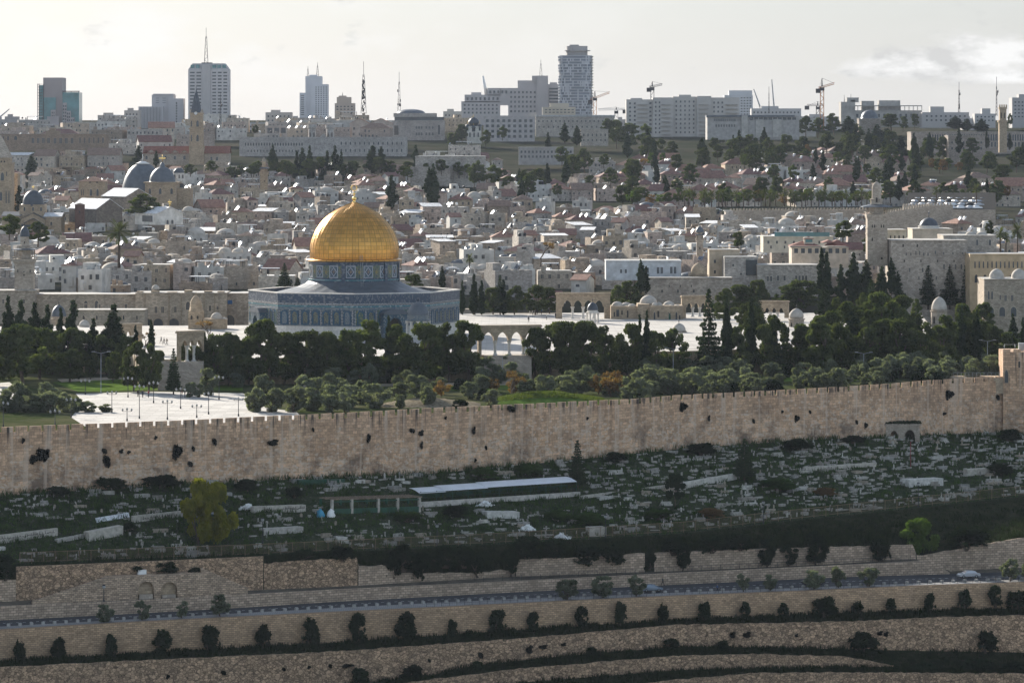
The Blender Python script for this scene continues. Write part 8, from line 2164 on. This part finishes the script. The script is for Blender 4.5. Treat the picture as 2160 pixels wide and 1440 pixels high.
for px, y, w, h, mt in ((273, 1124, 36, 22, 'f_bush'), (1245, 1105, 70, 24, 'f_weeds'), (1180, 1095, 60, 20, 'f_weeds'), (960, 1090, 60, 24, 'f_bush'), (620, 1050, 40, 24, 'f_bush'), (520, 1035, 50, 26, 'f_bush'), (340, 1028, 90, 26, 'f_bush'), (230, 1030, 80, 24, 'f_bush'), (120, 1045, 60, 20, 'f_bush'), (1020, 1010, 60, 24, 'f_weeds'), (1120, 1000, 70, 22, 'f_weeds'), (1300, 975, 60, 22, 'f_bush'), (1480, 960, 70, 26, 'f_bush'), (1680, 950, 70, 24, 'f_bush'), (1640, 1035, 90, 26, 'f_weeds'), (1740, 1045, 50, 18, 'f_autumn'), (2110, 1000, 60, 24, 'f_bush'), (2130, 930, 60, 26, 'f_bush'), (1800, 935, 60, 16, 'f_bush'), (1390, 1095, 70, 22, 'f_weeds'), (1500, 1090, 60, 18, 'f_autumn'), (860, 1100, 70, 20, 'f_weeds')):
    q = cem_at(px, y); tree('bush', px, y - h, y, w, q.y, {'f_bush': 'dark spreading bush', 'f_lime': 'bright yellow-green bush', 'f_weeds': 'mid green spreading bush', 'f_autumn': 'reddish brown bush'}[mt] + ' among the graves', 'shrub', 'bushes of the cemetery', mat=mt)
for px, yt, yb, w in ((850, 1150, 1205, 60), (890, 1165, 1222, 46), (830, 1172, 1218, 36), (940, 1150, 1196, 70), (980, 1150, 1196, 50), (1240, 1150, 1190, 70), (1290, 1150, 1190, 60), (1370, 1160, 1200, 26), (350, 1182, 1212, 56), (290, 1192, 1206, 24), (410, 1196, 1212, 40), (10, 1170, 1222, 60), (1860, 1140, 1180, 40), (1500, 1130, 1165, 60), (1560, 1125, 1160, 60), (720, 1150, 1180, 60), (640, 1158, 1180, 60), (2040, 1110, 1160, 90), (1110, 1130, 1175, 70), (1170, 1135, 1175, 60), (1420, 1130, 1170, 60)):
    tree('bush', px, yt, yb, w, YF(px) + .1, 'dark bush tumbling over the road retaining wall', 'shrub', 'bushes over the road walls')

# ---------------------------------------------------------------- road furniture, cars and people
bm_ = MB(); bm_.box(-.27, .27, -.27, .27, 0, .5); bm_.box(-.23, .23, -.23, .23, .5, .56); BOL = bm_.mesh('bollard', 'concrete_pale')
p = 18.
while p < 2190:
    Y = YS(p) - .9
    o = obj('bollard', BOL, None, (XW(p, Y), Y, ZC - 86.95), wall_rz(p)); tag(o, 'square stone bollard standing along the kerb of the road', 'bollard', 'stone bollards along the road'); p += 24.3
def railing(name, label, p0, p1, fY, z, h, st):
    r = thing(name, label, 'railing', (0, 0, 0)); pts = []
    p = p0
    while p <= p1: pts.append(Vector((XW(p, fY(p)), fY(p), z(p)))); p += st
    pm = MB(); pm.tube((0, 0, -.1), (0, 0, h), .045, n=4); pm = pm.mesh('post', 'dark_metal')
    for q in pts: obj('post', pm, r, q)
    for f in (.45, .98):
        mb = MB()
        for a, b_ in zip(pts, pts[1:]): mb.tube(a + Vector((0, 0, h * f)), b_ + Vector((0, 0, h * f)), .035, n=4)
        mb.build('rail', 'dark_metal', r)
railing('roadside_railing', 'thin dark railing on the pavement edge beside the bollards', 900, 2190, lambda p: YA(p) + .8, lambda p: ZC - 86.95, 1.1, 16)
railing('roadside_railing', 'thin dark railing on the ledge under pale blockwork wall', 1000, 1930, lambda p: YR(p) + 1.1, lambda p: hz(yE(p), YR(p)), 1.05, 20)
def road_rz(p): 
    a = (XW(p + 30, YR(p + 30)) - XW(p - 30, YR(p - 30)), YR(p + 30) - YR(p - 30)); return math.atan2(a[1], a[0])
def rmid(p, f): Y = YS(p) + (YR(p) - YS(p)) * f; return (XW(p, Y), Y, ZC - 87.06)
car('road_car', 'blue grey sedan driving beside a roadside olive tree', rmid(1373, .3), road_rz(1373), (.20, .24, .28))
car('road_car', 'black car half hidden behind a broad roadside olive', rmid(1715, .35), road_rz(1715) + pi, (.015, .015, .018))
car('road_car', 'silver white hatchback on the bend at right', rmid(2043, .5), road_rz(2043) + pi, (.52, .53, .55))

def person_mesh(pose, cols):
    j = dict(pelvis=((0, 0, .95), .14), belly=((0, 0, 1.12), .135), chest=((0, -.01, 1.32), .155), neck=((0, -.01, 1.48), .062), jaw=((0, -.03, 1.55), .078), head=((0, -.01, 1.64), .098), top=((0, 0, 1.72), .07))
    for s, n in ((-1, 'l'), (1, 'r')):
        st = 1 if n == 'l' else -1
        sw = .22 * st if pose == 'walk' else .03 * st
        j['sh' + n] = ((.19 * s, 0, 1.41), .065); j['el' + n] = ((.25 * s, sw * .5 + .03, 1.13), .047); j['wr' + n] = ((.25 * s, sw - .05, .9), .034); j['ha' + n] = ((.25 * s, sw * 1.1 - .08, .8), .036)
        lg = -.26 * st if pose == 'walk' else 0
        if pose == 'sit':
            j['hi' + n] = ((.1 * s, 0, .9), .095); j['kn' + n] = ((.12 * s, -.44, .92), .07); j['an' + n] = ((.12 * s, -.46, .5), .046); j['to' + n] = ((.12 * s, -.62, .46), .036)
        else:
            j['hi' + n] = ((.1 * s, 0, .88), .095); j['kn' + n] = ((.11 * s, lg * .6 - .03, .5), .067); j['an' + n] = ((.11 * s, lg * 1.25 + .03, .09), .046); j['to' + n] = ((.12 * s, lg * 1.25 - .13, .04), .036)
    names = list(j); E = [('pelvis', 'belly'), ('belly', 'chest'), ('chest', 'neck'), ('neck', 'jaw'), ('jaw', 'head'), ('head', 'top')]
    for n in 'lr': E += [('chest', 'sh' + n), ('sh' + n, 'el' + n), ('el' + n, 'wr' + n), ('wr' + n, 'ha' + n), ('pelvis', 'hi' + n), ('hi' + n, 'kn' + n), ('kn' + n, 'an' + n), ('an' + n, 'to' + n)]
    me = bpy.data.meshes.new('skeleton'); dz = -.46 if pose == 'sit' else 0
    me.from_pydata([(Vector(j[n][0]) + Vector((0, 0, dz)))[:] for n in names], [(names.index(a), names.index(b_)) for a, b_ in E], [])
    o = bpy.data.objects.new('person', me); COL.objects.link(o)
    sk = o.modifiers.new('skin', 'SKIN'); ss = o.modifiers.new('sub', 'SUBSURF'); ss.levels = 1; ss.render_levels = 1
    for i, n in enumerate(names):
        v = me.skin_vertices[0].data[i]; v.radius = (j[n][1], j[n][1]); v.use_root = (n == 'pelvis')
    dg = bpy.context.evaluated_depsgraph_get(); dg.update()
    m2 = bpy.data.meshes.new_from_object(o.evaluated_get(dg))
    bpy.data.objects.remove(o)
    m2.name = 'person'
    for c in ('shirt', 'trousers', 'skin', 'hair'): m2.materials.append(MAT[c if c in ('skin', 'hair') else cols[c]])
    hipz = (.93 if pose != 'sit' else .93) + dz
    for f in m2.polygons:
        c = f.center - Vector((0, 0, dz)); f.use_smooth = True
        if c.z > 1.5: f.material_index = 3 if (c.z > 1.66 or c.y > .02) else 2
        elif abs(c.x) > .2 and c.z < .93 and not (pose == 'sit' and c.y < -.2): f.material_index = 2
        elif c.z < .97: f.material_index = 1
        else: f.material_index = 0
    return m2
for n, c in (('cl_dark', (.03, .035, .05)), ('cl_black', (.015, .015, .016)), ('cl_red', (.28, .04, .05)), ('cl_white', (.6, .58, .55)), ('cl_blue', (.06, .10, .2)), ('cl_tan', (.3, .24, .17))): MAT[n] = plain(n, c, .9, var=.15)
PM = {}
def person(pose, top, bot, loc, rz, label, group=None):
    k = (pose, top, bot)
    if k not in PM: PM[k] = person_mesh(pose, {'shirt': 'cl_' + top, 'trousers': 'cl_' + bot})
    o = obj('person', PM[k], None, loc, rz); tag(o, label, 'person', group); return o
def pave(p): Y = YA(p) + 1.6; return (XW(p, Y), Y, ZC - 86.95)
person('walk', 'blue', 'dark', pave(1513), radians(70), 'person in dark blue walking along the roadside pavement')
Yq = YR(1398) - 1.; person('walk', 'dark', 'black', (XW(1398, Yq), Yq, ZC - 87.06), radians(100), 'person in black walking by the wall behind the sedan')
G = lambda px, y, h: (XW(px, h * F / (y - HY)), h * F / (y - HY), ZC - h + .03)
for px, y, po, t, b_, lb in ((291, 837, 'stand', 'black', 'black', 'person in black standing under the plaza trees'), (301, 839, 'walk', 'dark', 'black', 'person in dark clothes walking on the plaza'), (313, 839, 'stand', 'red', 'dark', 'person in a red top standing on the plaza'), (384, 838, 'stand', 'red', 'black', 'leftmost person of the pair by a tree planter'), (390, 839, 'stand', 'dark', 'dark', 'rightmost person of the pair by a tree planter')):
    person(po, t, b_, G(px, y, 56), radians(U(-90, 90)), lb)
for px, y, t, lb in ((340, 724, 'dark', 'person left of the group walking on the terrace'), (346, 727, 'black', 'person in the middle of the terrace walking group'), (352, 728, 'tan', 'person in tan at right of the terrace walking group'), (1124, 668, 'black', 'person in black beside the tiny tall aedicule'), (1133, 664, 'dark', 'person standing right of the tiny tall aedicule'), (1142, 664, 'blue', 'person in blue near the terrace rim wall'), (1153, 675, 'white', 'person in white before the sunlit four arch arcade'), (1115, 680, 'dark', 'person at the left end of the eastern arcade roof line'), (1172, 672, 'black', 'person beside the left pier of the sunlit arcade')):
    person('walk' if px < 400 else 'stand', t, 'black', G(px, y, 50), radians(U(-150, 150)), lb)
for i, (px, y, t) in enumerate(((1628, 788, 'white'), (1664, 786, 'black'), (1756, 788, 'white'), (1805, 784, 'white'), (1832, 784, 'white'), (1852, 783, 'blue'), (1876, 783, 'white'), (1900, 782, 'white'), (1938, 780, 'red'), (1978, 779, 'white'), (2024, 778, 'blue'))):
    person('walk', t, 'dark', G(px, y, 56), radians(U(-150, 150)), f'person in {t} top, ' + ('first', 'second', 'third', 'fourth', 'fifth', 'sixth', 'seventh', 'eighth', 'ninth', 'tenth', 'eleventh')[i] + ' from left under the right grove', 'people under the right grove')

def lamp(kind, label, loc, H, group=None, rz=0.):
    r = thing('street_lamp' if kind != 'plaza' else 'plaza_lamp', label, 'lamp', loc, rz, group, auto=True)
    mb = MB(); mb.lathe([(.16, 0), (.16, .4), (.08, .55), (.06, H)], 8); mb.build('post', 'dark_metal' if kind != 'grey' else 'grey_metal', r)
    if kind == 'plaza':
        m2 = MB(); m2.tube((-.9, 0, H - .15), (.9, 0, H - .15), .04, n=5); m2.build('arm', 'dark_metal', r)
        for x in (-.9, 0, .9):
            m2 = MB(); m2.lathe([(.01, 0), (.17, .08), (.22, .42), (.05, .55), (.01, .7)], 8); m2.build('lantern', 'lampglass', r, (x, 0, H - .15 if x else H))
    elif kind == 'black':
        m2 = MB(); m2.lathe([(.12, H), (.3, H + .12), (.3, H + .5), (.05, H + .55)], 10); m2.build('lantern', 'lampglass', r)
        m2 = MB(); m2.lathe([(.36, H + .5), (.2, H + .68), (.01, H + .72)], 10); m2.build('lamp_shade', 'dark_metal', r)
    else:
        m2 = MB(); m2.tube((0, 0, H), (-1.6, 0, H + .35), .05, n=5); m2.tube((0, 0, H), (1.6, 0, H + .35), .05, n=5); m2.build('arm', 'grey_metal', r)
        for x in (-1.7, 1.7): m2 = MB(); m2.box(x - .4, x + .4, -.12, .12, H + .3, H + .42); m2.build('lamp_head', 'grey_metal', r)
for px, yt, yb in ((236, 830, 870), (270, 800, 838), (294, 817, 883), (353, 849, 885), (324, 810, 850), (381, 823, 862), (415, 858, 881), (440, 833, 874), (462, 798, 843), (503, 843, 878), (7, 853, 901), (268, 866, 888), (150, 845, 880), (180, 805, 832), (116, 870, 897), (583, 830, 868)):
    Y = Y56(yb); lamp('plaza', 'black three-lantern lamp on the white plaza', (XW(px, Y), Y, -5.97), (yb - yt) * Y / F, 'lamps of the plaza')
for px, yt, yb in ((213, 745, 830), (1060, 752, 808), (1420, 736, 800), (2083, 720, 784), (1822, 746, 800), (1845, 640, 712), (1820, 612, 690)):
    Y = Y56(yb); lamp('grey', 'tall grey double-armed street lamp among the park trees', (XW(px, Y), Y, -6.), (yb - yt) * Y / F, 'street lamps of the park')
for px, yt, yb in ((554, 1099, 1146), (922, 1112, 1150), (1277, 1094, 1136), (1610, 1084, 1126), (1937, 1070, 1116), (219, 1246, 1275)):
    q = cem_at(px, min(yb, yN(px) - 1)) if px != 219 else Vector((XW(219, YF(219) - 4.5), YF(219) - 4.5, hz(1270, YR(219))))
    lamp('black', 'black lamp post with round lantern on the cemetery edge' if px != 219 else 'short dark lamp post before the fountain wall', q, (yb - yt) * q.y / F, 'lamp posts of the cemetery')
q = cem_at(1921, 985); b = thing('flag_pole', 'dark red bare pole standing among graves at right', 'pole', q); mb = MB(); mb.tube((0, 0, -.3), (0, 0, 5.4), .09, .06, 6); mb.build('pole', 'cl_red', b); mb = MB(); mb.lathe([(.1, 5.4), (.13, 5.5), (.01, 5.62)], 8); mb.build('finial', 'cl_red', b)

# ---------------------------------------------------------------- sky with thin veil and clouds; air
def make_sky():
    nt = wn
    sky = nt.nodes.new('ShaderNodeTexSky'); sky.sky_type = 'NISHITA'; sky.sun_disc = False
    sky.sun_elevation = SUN_EL; sky.sun_rotation = SUN_AZ; sky.altitude = 700.; sky.air_density = 1.0; sky.dust_density = SKY_DUST; sky.ozone_density = 1.5
    d = N(nt, 'ShaderNodeTexCoord', out=0)
    sp = nt.nodes.new('ShaderNodeSeparateXYZ'); nt.links.new(d, sp.inputs[0])
    x, z = sp.outputs[0], sp.outputs[2]
    def blob(cx, cz, sx, sz):
        a = math_(nt, 'DIVIDE', math_(nt, 'SUBTRACT', x, cx), sx); b_ = math_(nt, 'DIVIDE', math_(nt, 'SUBTRACT', z, cz), sz)
        return math_(nt, 'POWER', 2.718, math_(nt, 'MULTIPLY', math_(nt, 'ADD', math_(nt, 'MULTIPLY', a, a), math_(nt, 'MULTIPLY', b_, b_)), -1.))
    v = vscale(nt, d, (60., 60., 130.))
    n1 = noise(nt, v, 1., 8, .58); n2 = noise(nt, vadd(nt, v, (3.1, 1.7, .35)), 1., 8, .58)
    m = math_(nt, 'ADD', blob(.1225, .0222, .018, .0046), math_(nt, 'MULTIPLY', blob(.098, .019, .014, .0036), .75))
    m = math_(nt, 'ADD', m, math_(nt, 'MULTIPLY', blob(.128, .0155, .012, .0022), .8))
    f = ramp(nt, math_(nt, 'ADD', math_(nt, 'MULTIPLY', m, .95), math_(nt, 'MULTIPLY', math_(nt, 'SUBTRACT', n1, .5), 2.2)), .26, .6)
    shade = ramp(nt, math_(nt, 'SUBTRACT', n2, n1), -.12, .12, .74, 1.12)
    wv = vscale(nt, d, (26., 26., 70.)); w1 = noise(nt, wv, 1., 7, .6)
    fl = math_(nt, 'MULTIPLY', ramp(nt, w1, .48, .66, 0, .8), math_(nt, 'ADD', blob(-.08, .028, .07, .012), .12))
    veil = ramp(nt, z, 0., .30, VEIL[0], VEIL[1])
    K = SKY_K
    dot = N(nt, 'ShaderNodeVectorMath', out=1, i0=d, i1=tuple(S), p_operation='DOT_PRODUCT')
    glow_fill = math_(nt, 'MAXIMUM', ramp(nt, dot, .72, .88, .76, 1.03), ramp(nt, dot, -.3, .55, 1.3, .7))  # sunward glow, plus added brightness opposite the sun to fill shaded walls
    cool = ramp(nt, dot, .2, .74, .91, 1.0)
    base = mixc(nt, veil, sky.outputs[0], mixc(nt, 1., mixc(nt, ramp(nt, z, .006, .034), tuple(K * q for q in (.985, .99, 1.0)), tuple(K * q for q in (.89, .945, .995))), N(nt, 'ShaderNodeCombineColor', Red=math_(nt, 'MULTIPLY', glow_fill, cool), Green=glow_fill, Blue=math_(nt, 'DIVIDE', glow_fill, cool)), 'MULTIPLY'))
    c = mixc(nt, fl, base, tuple(K * 1.22 * q for q in (1., .99, .97)))
    cc = mixc(nt, 1., tuple(K * 1.1 * q for q in (1., .995, .985)), N(nt, 'ShaderNodeCombineColor', Red=shade, Green=shade, Blue=shade), 'MULTIPLY')
    c = mixc(nt, math_(nt, 'MULTIPLY', f, .85), c, cc)
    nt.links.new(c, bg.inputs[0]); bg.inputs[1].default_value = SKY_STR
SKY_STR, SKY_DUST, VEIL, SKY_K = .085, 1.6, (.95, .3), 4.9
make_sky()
def haze():
    mb = MB(); mb.box(-1400, 1400, -460, 6600, -74, 134)
    m = bpy.data.materials.new('haze_air'); m.use_nodes = True; nt = m.node_tree; nt.nodes.clear()
    vol = nt.nodes.new('ShaderNodeVolumePrincipled'); vol.inputs['Density'].default_value = HAZE_D; vol.inputs['Color'].default_value = (.72, .82, 1, 1); vol.inputs['Anisotropy'].default_value = .35
    o = nt.nodes.new('ShaderNodeOutputMaterial'); nt.links.new(vol.outputs[0], o.inputs['Volume'])
    MAT['haze'] = m
    h = mb.build('haze', 'haze'); stuff(h); h['label'] = 'pale blue haze filling the air over the city'; h['category'] = 'haze'
HAZE_D = .000014
haze()

# ---------------------------------------------------------------- labels: what sets each repeat apart
MARKS = [('the golden dome', 748, 490), ('the left minaret', 52, 560), ('the square right minaret', 1850, 480), ('the two grey church domes', 320, 385), ('the black-domed left church', 65, 440), ('the white gabled church', 350, 455), ('the big date palm', 251, 515),
         ('the black church spire', 413, 235), ('the tall twin-turret hostel', 680, 300), ('the museum dome', 870, 250), ('the round glass tower', 1214, 170), ('the sunlit four-arch arcade', 1230, 645), ('the eastern arcade', 1075, 715), ('the whitewashed long building', 1400, 568), ('the palm row', 1640, 420),
         ('the tall orange crane', 1734, 215), ('the slim lookout tower', 2116, 260), ('the black-domed right church', 1964, 480), ('the twin-domed college', 2130, 610), ('the cream glass-balustrade house', 1685, 510), ('the thin pale minaret', 1476, 510), ('the cypress row', 680, 350), ('the pale stepped building', 960, 360),
         ('the two lone cypresses', 870, 400), ('the large dome among trees', 1981, 645), ('the blocky arcade', 1632, 652), ('the chapel row', 1365, 655), ('the carved fountain', 412, 655), ('the white plaza', 380, 850), ('the grassy mound', 1150, 840), ('the blue tiled walls', 750, 655), ('the corner tower', 2140, 820), ('the arched shrine', 1900, 912),
         ('the roofed shelter', 1050, 1040), ('the green pergola', 785, 1065), ('the yellow green tree', 440, 1080), ('the end conifer', 1218, 985), ('the brown cemetery tree', 1424, 1035), ('the red pole', 1921, 960), ('the lime green tree', 1938, 1125), ('the painted script wall', 60, 1125), ('the arched niches', 335, 1240), ('the blue grey sedan', 1373, 1243), ('the white hatchback', 2043, 1213), ('the car park', 2010, 430),
         ('the beige apartment slab', 1440, 250), ('the dark graves conifer', 1570, 970), ('the left spire tower', 5, 370), ('the brown convent', 90, 300), ('the tan stone facade', 380, 650), ('the scalloped drum church', 1964, 500), ('the villas with turret', 1715, 530), ('the far city wall', 1700, 450), ('the great plain wall building', 1960, 590), ('the grey shuttered block', 1150, 328), ('the rampart left end', 60, 960), ('the rampart middle', 1000, 930), ('the rampart right part', 1700, 880)]
def rel(px, py, base=''):
    best = min([m for m in MARKS if not any(q in base for q in m[0].split()[-2:] if len(q) > 3)] or MARKS, key=lambda m: hypot((m[1] - px), (m[2] - py) * 1.6))
    dx, dy = px - best[1], py - best[2]
    w = 'left of' if abs(dx) > abs(dy) * 1.3 and dx < 0 else 'right of' if abs(dx) > abs(dy) * 1.3 else 'above' if dy < 0 else 'below'
    return f'{w} {best[0]}'
ORD = ['leftmost', 'second from left', 'third from left', 'fourth from left', 'fifth from left', 'sixth from left', 'seventh from left', 'eighth from left', 'ninth from left', 'tenth from left', 'eleventh from left', 'twelfth from left', 'thirteenth from left', 'fourteenth from left', 'fifteenth from left', 'sixteenth from left']
def finish_labels():
    by = {}
    for e in LBL: by.setdefault(e[1], []).append(e)
    for base, es in by.items():
        sub = {}
        for e in es: sub.setdefault(rel(e[2], e[3], base if 'house' not in base else ''), []).append(e)
        for rl, ss in sub.items():
            ss.sort(key=lambda e: e[2])
            for i, (o, b_, px, py) in enumerate(ss):
                lab = f'{b_} {rl}'
                if len(ss) > 1:
                    od = ORD[i] if i < len(ORD) and i < len(ss) - 1 else 'rightmost' if i == len(ss) - 1 else f'number {i + 1} from left'
                    lab = f'{od} {lab}'
                w = lab.split()
                if len(w) > 16:
                    lab = lab.replace(' with bare roof', '').replace('-storey', ' storey' if False else '-storey'); w = lab.split()
                if len(w) > 16 and ' and ' in lab:
                    a, _, r_ = lab.partition(' and '); 
                    lab = a + ' ' + rl; w = lab.split()
                if len(w) > 16:
                    lab = lab.replace('the ', '', 1); w = lab.split()
                if len(w) > 16:
                    lab = ' '.join(w[:16])
                o['label'] = lab
finish_labels()
seen = {}
for o, b_, px, py in sorted(LBL, key=lambda e: -e[3]): seen.setdefault(o['label'], []).append(o)
for l, os_ in seen.items():
    for o, w in zip(os_, ('nearest', 'farther', 'farthest', 'hindmost') if len(os_) > 1 else ()): o['label'] = ' '.join((w + ' ' + l).split()[:16])
for o in bpy.data.objects:
    if o.parent is None and o.type in ('MESH', 'EMPTY') and 'category' in o and 'kind' in o and o['kind'] == 'structure': del o['category']
print('objects', len(bpy.data.objects))
